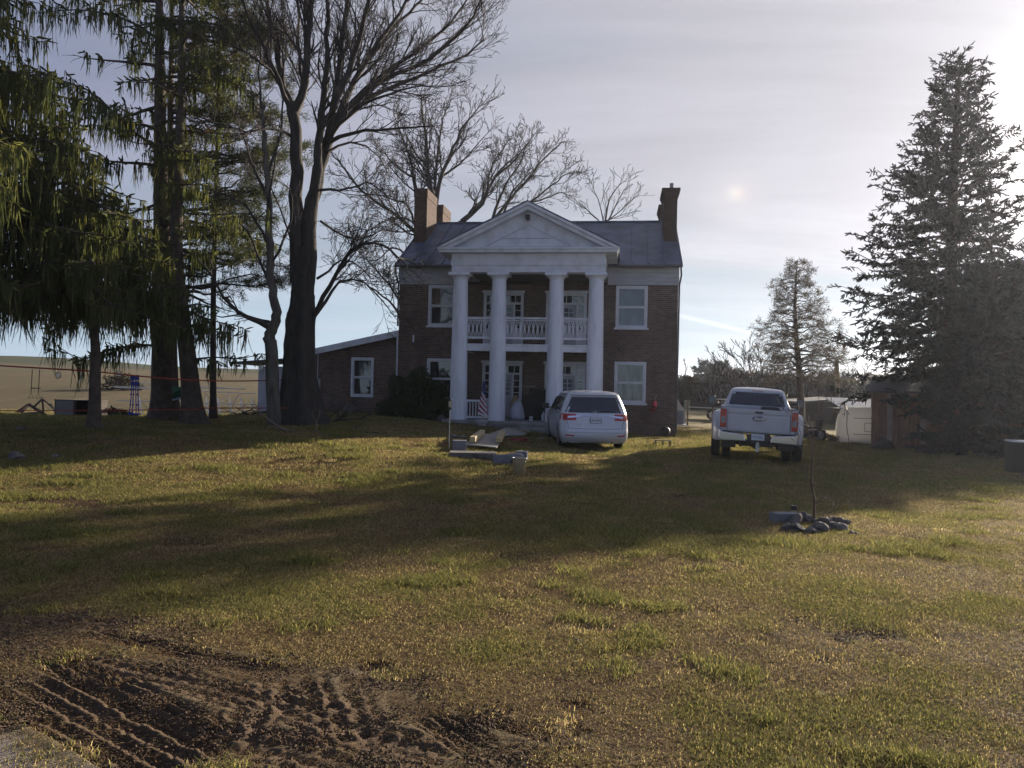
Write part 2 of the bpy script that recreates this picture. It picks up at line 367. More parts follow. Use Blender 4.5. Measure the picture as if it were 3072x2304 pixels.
M_CARD = mat('cardboard', (.34, .24, .15), .9)
M_WFLAG = mat('flag_white', (.60, .60, .64), .9); M_RFLAG = mat('flag_red', (.33, .03, .05), .9); M_BFLAG = mat('flag_blue', (.02, .03, .12), .9)
L_WEEP = leafmat('weeping_needles', [(.036, .054, .032), (.078, .096, .045), (.135, .145, .060), (.20, .195, .085)], .5, .9)
L_PINE = leafmat('pine_needles', [(.025, .040, .015), (.055, .070, .025), (.10, .095, .035)], .25, .8)
L_DEAD = leafmat('russet_leaves', [(.06, .045, .03), (.12, .075, .05), (.16, .085, .06)], .3, 1.0)
L_SPR = leafmat('spruce_needles', [(.020, .024, .023), (.032, .034, .031), (.048, .046, .040)], .15, .8)
L_CEDAR = leafmat('cedar_needles', [(.045, .042, .034), (.075, .062, .045), (.11, .080, .055)], .2, .8)
L_BUSH = leafmat('boxwood_leaves', [(.018, .034, .014), (.032, .055, .020), (.055, .080, .028)], .15, 2.0)
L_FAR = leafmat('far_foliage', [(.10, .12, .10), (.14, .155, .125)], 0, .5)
L_DBUSH = leafmat('brown_shrub', [(.09, .075, .05), (.12, .10, .07)], .1, 2)
# ------------------------------------------------------------------ ground
rs = np.random.RandomState(7)
_g = rs.rand(256, 256)
def vn(x, y, sc_):
    x = np.asarray(x) * sc_ + 1000; y = np.asarray(y) * sc_ + 1000
    xi = np.floor(x).astype(int); yi = np.floor(y).astype(int); fx = x - xi; fy = y - yi
    fx = fx * fx * (3 - 2 * fx); fy = fy * fy * (3 - 2 * fy)
    g = lambda a, b: _g[a % 256, b % 256]
    return (g(xi, yi) * (1 - fx) + g(xi + 1, yi) * fx) * (1 - fy) + (g(xi, yi + 1) * (1 - fx) + g(xi + 1, yi + 1) * fx) * fy
def fbm(x, y, s0, o=4):
    a = 0; w_ = 1; t_ = 0
    for i in range(o): a = a + w_ * vn(x + 17 * i, y - 31 * i, s0 * 2 ** i); t_ += w_; w_ *= .55
    return a / t_
def gpt(px, py): p = on_ground(px, py); return p[:2]
TR = [((60, 2030), (110, 2060), (330, 2180), (620, 2340), .50, 'rib'), ((120, 1975), (154, 1989), (400, 2095), (680, 2235), .24, 'rib'),
      ((190, 1973), (217, 1980), (565, 2053), (870, 2140), .26, 'lug'), ((260, 1896), (289, 1903), (633, 1980), (870, 2020), .20, 'rib'),
      ((755, 2110), (746, 2134), (720, 2210), (685, 2310), .32, 'lug'), ((880, 2010), (881, 2030), (890, 2100), (905, 2190), .36, 'lug'),
      ((1240, 2125), (1260, 2140), (1370, 2210), (1480, 2280), .22, 'rib'), ((1050, 2190), (1098, 2212), (1250, 2255), (1420, 2310), .26, 'lug'),
      ((1330, 2130), (1372, 2143), (1560, 2190), (1760, 2240), .14, 'rib'), ((780, 2090), (840, 2112), (1040, 2200), (1260, 2290), .30, 'lug'),
      ((1010, 2060), (1020, 2080), (1045, 2150), (1080, 2260), .30, 'lug'), ((420, 2230), (520, 2215), (900, 2260), (1100, 2330), .30, 'lug'),
      ((0, 1890), (80, 1880), (250, 1870), (420, 1885), .30, 'lug'), ((550, 1690), (700, 1700), (850, 1705), (960, 1712), .01, 'rib')]
TRK = []
for a, b, c, d, wd, st in TR[:-1]:
    pts = np.array([gpt(*q) for q in (a, b, c, d)]); tt = np.linspace(0, 1, 40)
    xs = np.interp(tt * 3, [0, 1, 2, 3], pts[:, 0]); ys = np.interp(tt * 3, [0, 1, 2, 3], pts[:, 1]); TRK.append((np.stack([xs, ys], 1), wd, st))
g0 = gpt(-60, 2190); g1 = gpt(290, 2304)
gd = (g1 - g0) / np.linalg.norm(g1 - g0); gn = np.array([-gd[1], gd[0]])
def gravel_f(x, y):
    d = (x - g0[0]) * gn[0] + (y - g0[1]) * gn[1]
    return ss(.10, -.10, d + .16 * (fbm(x, y, 3.0) - .5))
def near_detail(x, y):
    """height change and bare-mud amount around the wheel tracks, for the points x, y"""
    dz = np.zeros_like(x); mud = np.zeros_like(x)
    for pts, wd, st in TRK:
        lo = pts.min(0) - .5; hi = pts.max(0) + .5
        k = np.where((x > lo[0]) & (x < hi[0]) & (y > lo[1]) & (y < hi[1]))[0]
        if not len(k): continue
        X = x[k]; Y = y[k]; best = np.full(len(k), 9e9); sd_ = np.zeros(len(k)); al = np.zeros(len(k)); acc = 0.0
        for i in range(len(pts) - 1):
            a = pts[i]; b = pts[i + 1]; e = b - a; L = np.linalg.norm(e)
            if L < 1e-6: continue
            e = e / L; t_ = np.clip((X - a[0]) * e[0] + (Y - a[1]) * e[1], 0, L)
            qx = X - a[0] - e[0] * t_; qy = Y - a[1] - e[1] * t_; dd_ = np.hypot(qx, qy); s_ = qx * -e[1] + qy * e[0]
            bb = dd_ < best; best[bb] = dd_[bb]; sd_[bb] = s_[bb]; al[bb] = (acc + t_)[bb]; acc += L
        h = wd / 2; u_ = sd_ / h
        inside = ss(1.0, .86, best / h)
        total = acc; endf = np.minimum(ss(0, .25, al), ss(total, total - .25, al))
        if st == 'rib': pat = -.034 + .030 * (np.cos(u_ * math.pi * (5.0 if wd > .3 else 3.0)) > .45)
        else:
            ch = np.sin((al + .22 * np.abs(sd_)) * 2 * math.pi / .115)
            pat = -.010 + .010 * (ch > 0.1) * (np.abs(u_) > .12) + .01 * np.cos(u_ * 9)
        berm = .008 * np.exp(-((best - h - .03) / .035) ** 2) * (.4 + fbm(X, Y, 6.0))
        d_ = (pat * inside * (.65 + .7 * fbm(X, Y, 2.0, 2)) + berm) * endf
        dz[k] += d_; mud[k] = np.maximum(mud[k], (ss(1.7, .8, best / h) * endf))
    c = gpt(520, 2130); q = np.hypot((x - c[0]) / 2.1, (y - c[1]) / .95); mud = np.maximum(mud, ss(1.15, .5, q + .9 * (fbm(x, y, 1.6) - .5)) * .62)
    c = gpt(1120, 2270); q = np.hypot((x - c[0]) / 1.1, (y - c[1]) / .5); mud = np.maximum(mud, ss(1.2, .5, q + .9 * (fbm(x, y, 1.9) - .5)) * .5)
    c = gpt(60, 1900); q = np.hypot((x - c[0]) / 1.5, (y - c[1]) / .6); mud = np.maximum(mud, ss(1.2, .5, q + .9 * (fbm(x, y, 1.9) - .5)) * .55)
    sp = fbm(x, y, .9, 5); mud = np.maximum(mud, ss(.72, .80, sp) * .6 * ss(60, 25, y)); s3 = fbm(x, y, 2.6, 4); hole = ss(.665, .73, s3) * ss(40, 20, y); mud = np.maximum(mud, hole * .8)
    gr = gravel_f(x, y); mud *= (1 - gr); dz = (dz - .02 * hole) * (1 - .9 * gr)
    rough_ = (fbm(x, y, 7.0, 4) - .5) * .010 + (fbm(x, y, 2.0, 3) - .5) * .020
    dz += rough_ * (1 - .35 * mud) * (1 - .8 * gr) * ss(60, 12, y) + mud * (fbm(x, y, 30.0, 2) - .5) * .012
    return dz, mud, gr
xs = np.concatenate([-np.geomspace(3.6, 1600, 95)[::-1], np.arange(-3.55, 2.6, .0135), np.geomspace(2.62, 1600, 105)])
ys = np.concatenate([np.linspace(-40, 3.0, 14), np.arange(3.12, 6.6, .0125), np.geomspace(6.63, 40, 150), np.geomspace(40.6, 2400, 75)])
X, Y = np.meshgrid(xs, ys); X = X.ravel(); Y = Y.ravel()
dz, mud, gr = near_detail(X, Y)
Z = G(X, Y) + dz
mb = MB(); nx = len(xs); ny = len(ys)
i = np.arange(ny - 1)[:, None] * nx + np.arange(nx - 1)[None]
mb.addq(np.stack([X, Y, Z], 1), np.stack([i, i + 1, i + nx + 1, i + nx], -1).reshape(-1, 4))
M_GROUND = bpy.data.materials.new('lawn_and_field'); M_GROUND.use_nodes = True; t = NT(M_GROUND.node_tree)
pos = t.n('ShaderNodeNewGeometry').outputs['Position']
def att(n): return t.n('ShaderNodeAttribute', _attribute_name=n).outputs['Fac']
fine = t.noise(pos, 38.0, 6, .75); midn = t.noise(pos, 2.6, 6, .65); big = t.noise(pos, .42, 5, .6, .4)
flat_ = t.noise(t.mapping(pos, (1, 1, 1)), 150.0, 2, .6)
grass_c = t.mix(t.ramp(t.m('ADD', t.m('MULTIPLY', midn, .55), t.m('MULTIPLY', big, .45)), [(.44, 0.0), (.58, 1.0)]), (.100, .080, .042), (.052, .064, .024))
grass_c = t.mix(t.ramp(fine, [(.40, 0.0), (.68, 1.0)]), grass_c, (.17, .135, .070))
grass_c = t.mix(t.ramp(fine, [(.30, 1.0), (.44, 0.0)]), grass_c, (.045, .035, .018))
mud_c = t.mix(t.ramp(fine, [(.3, 0.0), (.7, 1.0)]), (.085, .060, .042), (.20, .135, .085))
mud_c = t.mix(t.ramp(t.noise(pos, 9.0, 5, .7), [(.5, 0.0), (.7, .6)]), mud_c, (.11, .09, .045))
grv = t.mix(t.ramp(flat_, [(.3, 0.0), (.7, 1.0)]), (.16, .135, .12), (.36, .31, .28))
fs = t.noise(t.mapping(pos, (.10, .018, .1), (0, 0, R(8))), 1.0, 6, .6); ff = t.noise(t.mapping(pos, (1, .35, 1), (0, 0, R(12))), 1.4, 6, .75)
field_c = t.mix(t.ramp(t.m('ADD', t.m('MULTIPLY', fs, .6), t.m('MULTIPLY', ff, .4)), [(.38, 0.0), (.62, 1.0)]), (.150, .115, .060), (.080, .070, .036))
yy = t.n('ShaderNodeSeparateXYZ', i0=pos).outputs[1]
gtop = t.ramp(t.m('ADD', t.m('DIVIDE', yy, 360.0), t.m('MULTIPLY', t.noise(pos, .03, 3), .12)), [(.42, 0.0), (.47, 1.0)])
field_c = t.mix(t.m('MULTIPLY', gtop, .8), field_c, (.045, .056, .024))
c = t.mix(att('field'), grass_c, field_c); c = t.mix(att('mud'), c, mud_c); c = t.mix(att('gravel'), c, grv)
b = t.n('ShaderNodeBsdfPrincipled', Base__Color=c, Roughness=.9); b.inputs['Specular IOR Level'].default_value = .15; t.put(b.inputs['Sheen Weight'], t.m('MULTIPLY', t.m('SUBTRACT', 1.0, t.m('MAXIMUM', att('mud'), att('gravel'))), t.m('MULTIPLY', t.m('SUBTRACT', 1.0, att('field')), .32))); b.inputs['Sheen Roughness'].default_value = .45; b.inputs['Sheen Tint'].default_value = (.70, .60, .36, 1)
hgt = t.m('ADD', t.m('MULTIPLY', fine, 1.0), t.m('MULTIPLY', flat_, .5))
t.put(b.inputs['Normal'], t.n('ShaderNodeBump', Strength=.9, Distance=.03, Height=hgt))
t.n('ShaderNodeOutputMaterial', i0=b)
ground = mb.build('ground', M_GROUND, smooth=True); tag(ground, kind='structure')
me = ground.data
fld = np.maximum(ss(34, 37, Y + 2.5 * (fbm(X, Y, .3) - .5)) * ss(-6, -9, X + .0 * Y), ss(62, 80, Y)) * ss(.06, -.06, X / np.maximum(Y, 1.0))
fld = fld * ss(.04, -.02, X / np.maximum(Y, 1)) if False else fld
for nme, arr in (('mud', mud), ('gravel', gr), ('field', fld)):
    a = me.attributes.new(nme, 'FLOAT', 'POINT'); a.data.foreach_set('value', arr.astype(np.float32))

# ------------------------------------------------------------------ grass blades: tufts scattered over the lawn
def blade_mat(name, cols, transl=.6):
    m = bpy.data.materials.new(name); m.use_nodes = True; t = NT(m.node_tree)
    rn = t.n('ShaderNodeNewGeometry').outputs['Random Per Island']; oi = t.n('ShaderNodeObjectInfo').outputs['Random']
    f_ = t.m('FRACT', t.m('ADD', rn, oi)); k = len(cols)
    c = t.ramp(f_, [(i / k, cc) for i, cc in enumerate(cols)], 'CONSTANT')
    b = t.n('ShaderNodeBsdfPrincipled', Base__Color=c, Roughness=.8); b.inputs['Specular IOR Level'].default_value = .15
    x = t.n('ShaderNodeMixShader', i0=transl, i1=b, i2=t.n('ShaderNodeBsdfTranslucent', i0=t.mix(1.0, c, (1.6, 1.5, 1.15, 1), 'MULTIPLY'))); t.n('ShaderNodeOutputMaterial', i0=x); return m
GREEN = blade_mat('green_blades', [(.09, .105, .036), (.135, .145, .05), (.21, .20, .08), (.28, .26, .12), (.085, .092, .042)])
STRAW = blade_mat('straw_blades', [(.31, .25, .13), (.42, .35, .19), (.14, .10, .06), (.48, .41, .25), (.20, .19, .08)])
BROWN = blade_mat('brown_litter', [(.15, .095, .05), (.22, .14, .07), (.09, .058, .035), (.30, .22, .12), (.17, .10, .05)], .2)
tufts = bpy.data.collections.new('tuft_kinds')
def tuft(seed, n, hgt, rad, lean, m_, wd=.0022):
    r_ = np.random.RandomState(seed); V = []; Fc = []; k = 0
    for i in range(n):
        a = r_.rand() * 6.28; rr = rad * math.sqrt(r_.rand()); bx, by = rr * math.cos(a), rr * math.sin(a)
        h = hgt * (.45 + .8 * r_.rand()); th = r_.rand() * 6.28; ln = lean * (.3 + r_.rand()) * h; dx, dy = math.cos(th), math.sin(th)
        wx, wy = -dy * wd * (.7 + .7 * r_.rand()), dx * wd * (.7 + .7 * r_.rand())
        ps = [(0, 0, -.01), (ln * .3, 0, h * .5), (ln, 0, h)] if lean < 3 else [(0, 0, 0.004), (ln * .5, 0, h * .8), (ln, 0, h * .35)]
        for j, (l, _, z) in enumerate(ps):
            q = 1 - .35 * j
            V += [(bx + dx * l - wx * q, by + dy * l - wy * q, z), (bx + dx * l + wx * q, by + dy * l + wy * q, z)]
        Fc += [(k, k + 1, k + 3, k + 2), (k + 2, k + 3, k + 5, k + 4)]; k += 6
    me = bpy.data.meshes.new('tuft'); me.from_pydata(V, [], Fc); me.materials.append(m_); me.update()
    o = bpy.data.objects.new('tuft', me); tufts.objects.link(o); return o
specs = [(42, .022, .10, 1.1, GREEN), (42, .019, .11, 1.5, GREEN), (38, .016, .12, 1.9, STRAW), (38, .014, .12, 2.5, STRAW), (34, .012, .12, 2.9, BROWN), (32, .008, .13, 5.0, BROWN), (32, .009, .13, 4.5, STRAW), (26, .042, .09, 1.2, GREEN)]
for q, (n_, h_, r_, l_, m_) in enumerate(specs):
    o = tuft(q + 3, n_, h_, r_, l_, m_); o.name = 'tuft_%02d' % q
def clods(seed, n, rad, m_):
    r_ = np.random.RandomState(seed); V = []; Fc = []
    for i in range(n):
        a = r_.rand() * 6.28; rr = rad * math.sqrt(r_.rand()); c = np.array([rr * math.cos(a), rr * math.sin(a), .002]); s_ = .004 + .011 * r_.rand() ** 2.2; k = len(V)
        for d in ((1, 0, 0), (0, 1, 0), (-1, 0, 0), (0, -1, 0), (0, 0, .8), (0, 0, -.5)): V.append(tuple(c + (np.array(d) + r_.normal(0, .25, 3)) * s_))
        Fc += [(k + p_, k + (p_ + 1) % 4, k + 4) for p_ in range(4)] + [(k + (p_ + 1) % 4, k + p_, k + 5) for p_ in range(4)]
    me = bpy.data.meshes.new('clods'); me.from_pydata(V, [], Fc); me.materials.append(m_); me.update(); o = bpy.data.objects.new('tuft_08', me); tufts.objects.link(o)
clods(5, 44, .14, mat('crumbled_earth', (.11, .07, .043), 1.0, noise=.5, nscale=30))
rg = np.random.RandomState(11)
def scatter():
    pts = []; 
    for (d0, d1, dens) in [(3.3, 5, 900), (5, 7, 800), (7, 10, 560), (10, 15, 330), (15, 22, 170), (22, 33, 75), (33, 40, 14)]:
        A = (d1 - d0) * (d0 + d1) * .74; n = int(A * dens); D = np.sqrt(rg.uniform(d0 ** 2, d1 ** 2, n)); x = D * rg.uniform(-.72, .72, n); pts.append(np.stack([x, D], 1)); n = int((d1 - d0) * 5.0 * dens * .7); D = rg.uniform(d0, d1, n); x = (.72 * D + rg.uniform(0, 2.5, n)) * rg.choice([-1, 1], n); pts.append(np.stack([x, D], 1))
    p = np.concatenate(pts)
    x, y = p[:, 0], p[:, 1]
    dz, md, gr_ = near_detail(x, y)
    # not under the house, its porch or the outbuildings, nor on the far field
    hx = (x - .95) * math.cos(R(7.8)) - (y - 31.5) * math.sin(R(7.8)); hy = (x - .95) * math.sin(R(7.8)) + (y - 31.5) * math.cos(R(7.8))
    ok = ~(((np.abs(hx) < 5.9) & (hy > -.1)) | ((np.abs(hx) < 3.2) & (hy > -3.2)) | ((hx < -5) & (hx > -10.1) & (hy > .2)))
    ok &= rg.rand(len(x)) < (1 - .80 * md) * (1 - .997 * gr_)
    ok &= rg.rand(len(x)) < np.where(y > 33, .5, 1)
    x, y, dz, md = x[ok], y[ok], dz[ok], md[ok]
    gv = .5 * fbm(x, y, .8, 4) + .5 * fbm(x + 50, y, 2.8, 3); gv = gv + .10 * (rg.rand(len(x)) - .5)
    idx = np.where(gv > .555, rg.choice([0, 1, 1, 2, 3, 4], len(x)), np.where(gv > .48, rg.choice([1, 2, 3, 3, 4, 4, 6], len(x)), rg.choice([2, 3, 4, 4, 5, 5, 6], len(x))))
    idx = np.where(md > .45, rg.choice([4, 5, 5, 6], len(x)), idx)
    idx = np.where((md > .35) & (rg.rand(len(x)) < .16), 8, idx)
    tall = (fbm(x, y, 1.5, 4) > .68) & (rg.rand(len(x)) < .5); idx = np.where(tall & (md < .4), 7, idx)
    scl = (.75 + .55 * rg.rand(len(x))) * np.clip((y / 5.5) ** .6, .9, 2.9) * np.where(md > .45, .8, 1)
    return np.stack([x, y, G(x, y) + dz + .001], 1), idx, scl, rg.rand(len(x)) * 6.28
pv, pidx, pscl, prot = scatter()
me = bpy.data.meshes.new('grass'); me.vertices.add(len(pv)); me.vertices.foreach_set('co', pv.ravel().astype(np.float32))
a = me.attributes.new('idx', 'INT', 'POINT'); a.data.foreach_set('value', pidx.astype(np.int32))
a = me.attributes.new('scl', 'FLOAT', 'POINT'); a.data.foreach_set('value', pscl.astype(np.float32))
a = me.attributes.new('rot', 'FLOAT_VECTOR', 'POINT'); a.data.foreach_set('vector', np.stack([prot * 0, prot * 0, prot], 1).ravel().astype(np.float32))
me.update(); grass = bpy.data.objects.new('grass', me); COL.objects.link(grass)
tag(grass, 'short winter grass, green tufts mixed with straw-coloured thatch over the lawn', 'grass', kind='stuff')
ng = bpy.data.node_groups.new('scatter_tufts', 'GeometryNodeTree'); ng.interface.new_socket('Geometry', in_out='INPUT', socket_type='NodeSocketGeometry'); ng.interface.new_socket('Geometry', in_out='OUTPUT', socket_type='NodeSocketGeometry')
gi = ng.nodes.new('NodeGroupInput'); go = ng.nodes.new('NodeGroupOutput'); ip = ng.nodes.new('GeometryNodeInstanceOnPoints'); ci = ng.nodes.new('GeometryNodeCollectionInfo'); mp = ng.nodes.new('GeometryNodeMeshToPoints')
ci.inputs['Collection'].default_value = tufts; ci.inputs['Separate Children'].default_value = True; ci.inputs['Reset Children'].default_value = True
def named(nm, ty):
    q = ng.nodes.new('GeometryNodeInputNamedAttribute'); q.data_type = ty; q.inputs['Name'].default_value = nm; return q.outputs['Attribute']
L_ = ng.links.new
L_(gi.outputs[0], mp.inputs['Mesh']); L_(mp.outputs[0], ip.inputs['Points']); L_(ci.outputs[0], ip.inputs['Instance']); ip.inputs['Pick Instance'].default_value = True
L_(named('idx', 'INT'), ip.inputs['Instance Index']); L_(named('scl', 'FLOAT'), ip.inputs['Scale']); L_(named('rot', 'FLOAT_VECTOR'), ip.inputs['Rotation']); L_(ip.outputs[0], go.inputs[0])
mo = grass.modifiers.new('scatter', 'NODES'); mo.node_group = ng
# ------------------------------------------------------------------ house (u along the front, v into the house, z up)
TH = R(7.8); HC = np.array([.95, 31.5, 0.0])
def hw(u, v, z=0.0):
    return np.array([HC[0] + u * math.cos(TH) + v * math.sin(TH), HC[1] - u * math.sin(TH) + v * math.cos(TH), z])
def holed_wall(mb, u0, u1, z0, z1, v0, v1, holes):
    us = sorted({u0, u1, *[h[0] for h in holes], *[h[1] for h in holes]}); zs = sorted({z0, z1, *[h[2] for h in holes], *[h[3] for h in holes]})
    inh = lambda a, b: any(h[0] < a < h[1] and h[2] < b < h[3] for h in holes)
    for a, b in zip(us[:-1], us[1:]):
        for c, d in zip(zs[:-1], zs[1:]):
            if not inh((a + b) / 2, (c + d) / 2): mb.add([(a, v0, c), (b, v0, c), (b, v0, d), (a, v0, d)], [(0, 1, 2, 3)])
    for a, b, c, d in holes:
        mb.add([(a, v0, c), (b, v0, c), (b, v1, c), (a, v1, c)], [(0, 1, 2, 3)]); mb.add([(a, v0, d), (b, v0, d), (b, v1, d), (a, v1, d)], [(3, 2, 1, 0)])
        mb.add([(a, v0, c), (a, v1, c), (a, v1, d), (a, v0, d)], [(0, 1, 2, 3)]); mb.add([(b, v0, c), (b, v1, c), (b, v1, d), (b, v0, d)], [(3, 2, 1, 0)])
        mb.add([(a, v1, c), (b, v1, c), (b, v1, d), (a, v1, d)], [(0, 1, 2, 3)])
house = empty('brick_house', HC, -TH, 'two-storey brown brick house with white columned portico and grey metal roof', 'house')
UL, UR, ZE, DEP = -5.76, 5.60, 6.02, 9.0; UC = -.09
winR = (3.25, 4.33); winL = (-4.43, -3.35)
holes = [(a, b, c, d) for a, b in (winL, winR) for c, d in ((1.30, 2.80), (4.30, 5.83))]
doors = [(-2.10, -.64), (.46, 1.92)]
holes += [(a, b, c, d) for a, b in doors for c, d in ((.56, 2.76), (3.42, 5.62))]
m = MB(); holed_wall(m, UL, UR, -.6, 5.96, 0, .16, holes)
m.add([(UL, 0, -.6), (UL, 0, 6.6), (UL, DEP / 2, 9.3), (UL, DEP, 6.6), (UL, DEP, -.6)], [(0, 1, 2, 3, 4)])
m.add([(UR, 0, -.6), (UR, 0, 6.6), (UR, DEP / 2, 9.3), (UR, DEP, 6.6), (UR, DEP, -.6)], [(4, 3, 2, 1, 0)])
m.add([(UL, DEP, -.6), (UR, DEP, -.6), (UR, DEP, 6.6), (UL, DEP, 6.6)], [(0, 1, 2, 3)])
m.build('wall', M_BRICK, house)
# frieze boards under the eaves, each side of the portico
for a, b in ((UL - .03, -3.02), (2.83, UR + .03)): m = MB(); m.box(a, b, -.035, .12, 5.95, 6.66); m.build('frieze', M_FRIEZE, house)
# roof
sl_ = (9.42 - 6.72) / (DEP / 2 + .30); th_ = .07
def rz(v): return 6.72 + (v + .30) * sl_
m = MB(); e0, e1 = UL - .12, UR + .13
pr = [(-.30, 6.72), (DEP / 2, 9.42), (DEP + .30, 6.72), (DEP + .30, 6.65), (DEP / 2, 9.33), (-.30, 6.64)]
m.prism(pr, e0, e1, axis='x')
for k in range(19):
    u = e0 + .02 + (e1 - e0 - .04) * k / 18
    m.add([(u - .020, -.31, 6.715), (u + .020, -.31, 6.715), (u + .020, -.31, 6.785), (u - .020, -.31, 6.785), (u - .020, DEP / 2, 9.415), (u + .020, DEP / 2, 9.415), (u + .020, DEP / 2, 9.48), (u - .020, DEP / 2, 9.48)],
          [(0, 1, 2, 3), (7, 6, 5, 4), (0, 4, 5, 1), (1, 5, 6, 2), (2, 6, 7, 3), (3, 7, 4, 0)])
m.box(e0, e1, DEP / 2 - .08, DEP / 2 + .08, 9.405, 9.455)
roof = m.build('roof', M_ROOF, house)
# chimneys
def chimney(u0, u1, v0, v1, top, name='chimney', cap=True, pot=False):
    m = MB(); zb = min(rz(v0), rz(DEP - v1)) - .5
    m.box(u0, u1, v0, v1, zb, top - .38)
    if cap:
        for k, (a, b, o) in enumerate([(top - .38, top - .26, .03), (top - .26, top - .14, .07), (top - .14, top, .11)]): m.box(u0 - o, u1 + o, v0 - o, v1 + o, a, b)
    else: m.box(u0 - .02, u1 + .02, v0 - .02, v1 + .02, top - .38, top)
    c = m.build(name, M_CHIM, roof)
    if pot: q = MB(); q.lathe([(.085, 0), (.085, .33), (.06, .33), (.06, 0)], 16, ((u0 + u1) / 2 + .05, v0 + .5, top + .002)); q.build('flue', M_CONC, c, smooth='auto')
    return c
chimney(-5.78, -5.20, 2.1, 3.9, 10.45, cap=False); chimney(-5.80, -5.20, 5.2, 6.9, 10.45, cap=False)
chimney(5.10, 5.64, 2.1, 3.7, 10.32, pot=True); chimney(5.12, 5.62, 5.4, 7.0, 10.38)
# gutters and downspouts
for a, b in ((e0, -3.3), (3.15, e1)): m = MB(); m.tube([(a, -.37, 6.66), (b, -.37, 6.66)], .06, 8); m.build('gutter', M_GUTTER, house, smooth='auto')
def spout(pts, name='downspout', mt=M_GUTTER):
    m = MB(); m.tube(pts, .036, 8); return m.build(name, mt, house, smooth='auto')
spout([(5.66, -.36, 6.62), (5.69, -.30, 6.3), (5.64, -.05, 5.95), (5.63, -.05, 3), (5.62, -.05, .05)])
spout([(-5.83, -.36, 6.62), (-5.84, -.30, 6.3), (-5.79, -.05, 5.95), (-5.79, -.05, 4.2)]); spout([(-5.79, -.05, 4.0), (-5.79, -.05, .35)], mt=M_TRIM)
# windows
def window(u0, u1, z0, z1, glass_up, glass_lo, sill=True, vf=0.0):
    m = MB(); t_ = .085; pz = (z0 + z1) / 2; v0, v1 = vf - .045, vf + .06
    m.box(u0 - t_, u0, v0, v1, z0 - t_, z1 + t_); m.box(u1, u1 + t_, v0, v1, z0 - t_, z1 + t_); m.box(u0, u1, v0, v1, z1, z1 + t_); m.box(u0, u1, v0, v1, z0 - t_, z0)
    for a, b, vv in ((pz, z1, .0), (z0, pz, .03)):
        s_ = .045; m.box(u0, u0 + s_, vf + vv, vf + vv + .035, a, b); m.box(u1 - s_, u1, vf + vv, vf + vv + .035, a, b); m.box(u0 + s_, u1 - s_, vf + vv, vf + vv + .035, b - s_, b); m.box(u0 + s_, u1 - s_, vf + vv, vf + vv + .035, a, a + s_)
    w_ = m.build('window', M_TRIM, house)
    for a, b, vv, g_ in ((pz, z1, .0, glass_up), (z0, pz, .03, glass_lo)):
        q = MB(); q.box(u0 + .047, u1 - .047, vf + vv + .014, vf + vv + .020, a + .047, b - .047); q.build('pane', g_, w_)
    if sill: q = MB(); q.box(u0 - t_ - .06, u1 + t_ + .06, vf - .09, vf - .047, z0 - t_ - .05, z0 - t_ + .02); q.build('sill', M_TRIM, w_)
    return w_
window(*winL, 4.30, 5.83, M_GLASS, M_GLASS); window(*winL, 1.30, 2.80, M_GLASS, M_GLASS)
window(*winR, 4.30, 5.83, M_GLASSB, M_GLASSB); window(*winR, 1.30, 2.80, M_GLASSC, M_GLASSC)
# doors with side lights and transom
def door_unit(u0, u1, z0, z1, lit=False):
    m = MB(); v0, v1 = -.06, .08; t_ = .09
    m.box(u0 - t_, u0 + .02, v0, v1, z0, z1 + .12); m.box(u1 - .02, u1 + t_, v0, v1, z0, z1 + .12); m.box(u0 + .02, u1 - .02, v0, v1, z1, z1 + .12)
    m.box(u0 - t_ - .05, u1 + t_ + .05, v0 - .05, v0 - .002, z1 + .10, z1 + .20)
    zt = z1 - .36; sw = .26
    m.box(u0 + .02, u1 - .02, -.03, .08, zt, zt + .08)
    m.box(u0 + sw, u0 + sw + .07, -.03, .08, z0, zt); m.box(u1 - sw - .07, u1 - sw, -.03, .08, z0, zt)
    for a in (u0 + .02, u1 - sw): m.box(a, a + sw - .02, 0, .06, z0, z0 + .75)
    for k in range(1, 6): u = u0 + (u1 - u0) * k / 6; m.box(u - .014, u + .014, 0, .04, zt + .08, z1)
    for k in range(1, 4):
        z = z0 + .75 + (zt - z0 - .75) * k / 4
        for a in (u0 + .02, u1 - sw): m.box(a, a + sw - .02, .0, .04, z - .012, z + .012)
    s_ = m.build('door_surround', M_TRIM, house)
    q = MB(); q.box(u0 + .02, u1 - .02, .045, .05, zt + .08, z1 - .001); q.build('transom_pane', M_GLASS, s_)
    for a in (u0 + .02, u1 - sw): q = MB(); q.box(a + .001, a + sw - .021, .045, .05, z0 + .751, zt - .001); q.build('side_pane', M_GLASS, s_)
    a, b = u0 + sw + .072, u1 - sw - .072; m = MB(); m.box(a, b, .05, .09, z0, zt - .002)
    wd = (b - a)
    for c, d in ((z0 + .12, z0 + .75),): m.box(a + .08, a + wd / 2 - .04, .035, .048, c, d); m.box(a + wd / 2 + .04, b - .08, .035, .048, c, d)
    dr = m.build('door', M_DOOR, house)
    q = MB(); q.box(a + .10, b - .10, .040, .048, z0 + .88, zt - .14); q.build('pane', M_GLASSB, dr)
    q = MB()
    for k in (1, 2): u = a + .10 + (wd - .2) * k / 3; q.box(u - .012, u + .012, .030, .0385, z0 + .88, zt - .14)
    for k in (1, 2, 3): z = z0 + .88 + (zt - z0 - 1.02) * k / 4; q.box(a + .10, b - .10, .026, .0295, z - .012, z + .012)
    q.build('glazing_bar', M_TRIM, dr)
    q = MB(); q.lathe([(.0, -.03), (.03, -.02), (.03, .02), (.0, .03)], 10, (b - .07, .01, z0 + .95), cap=False); q.build('handle', M_STEEL, dr)
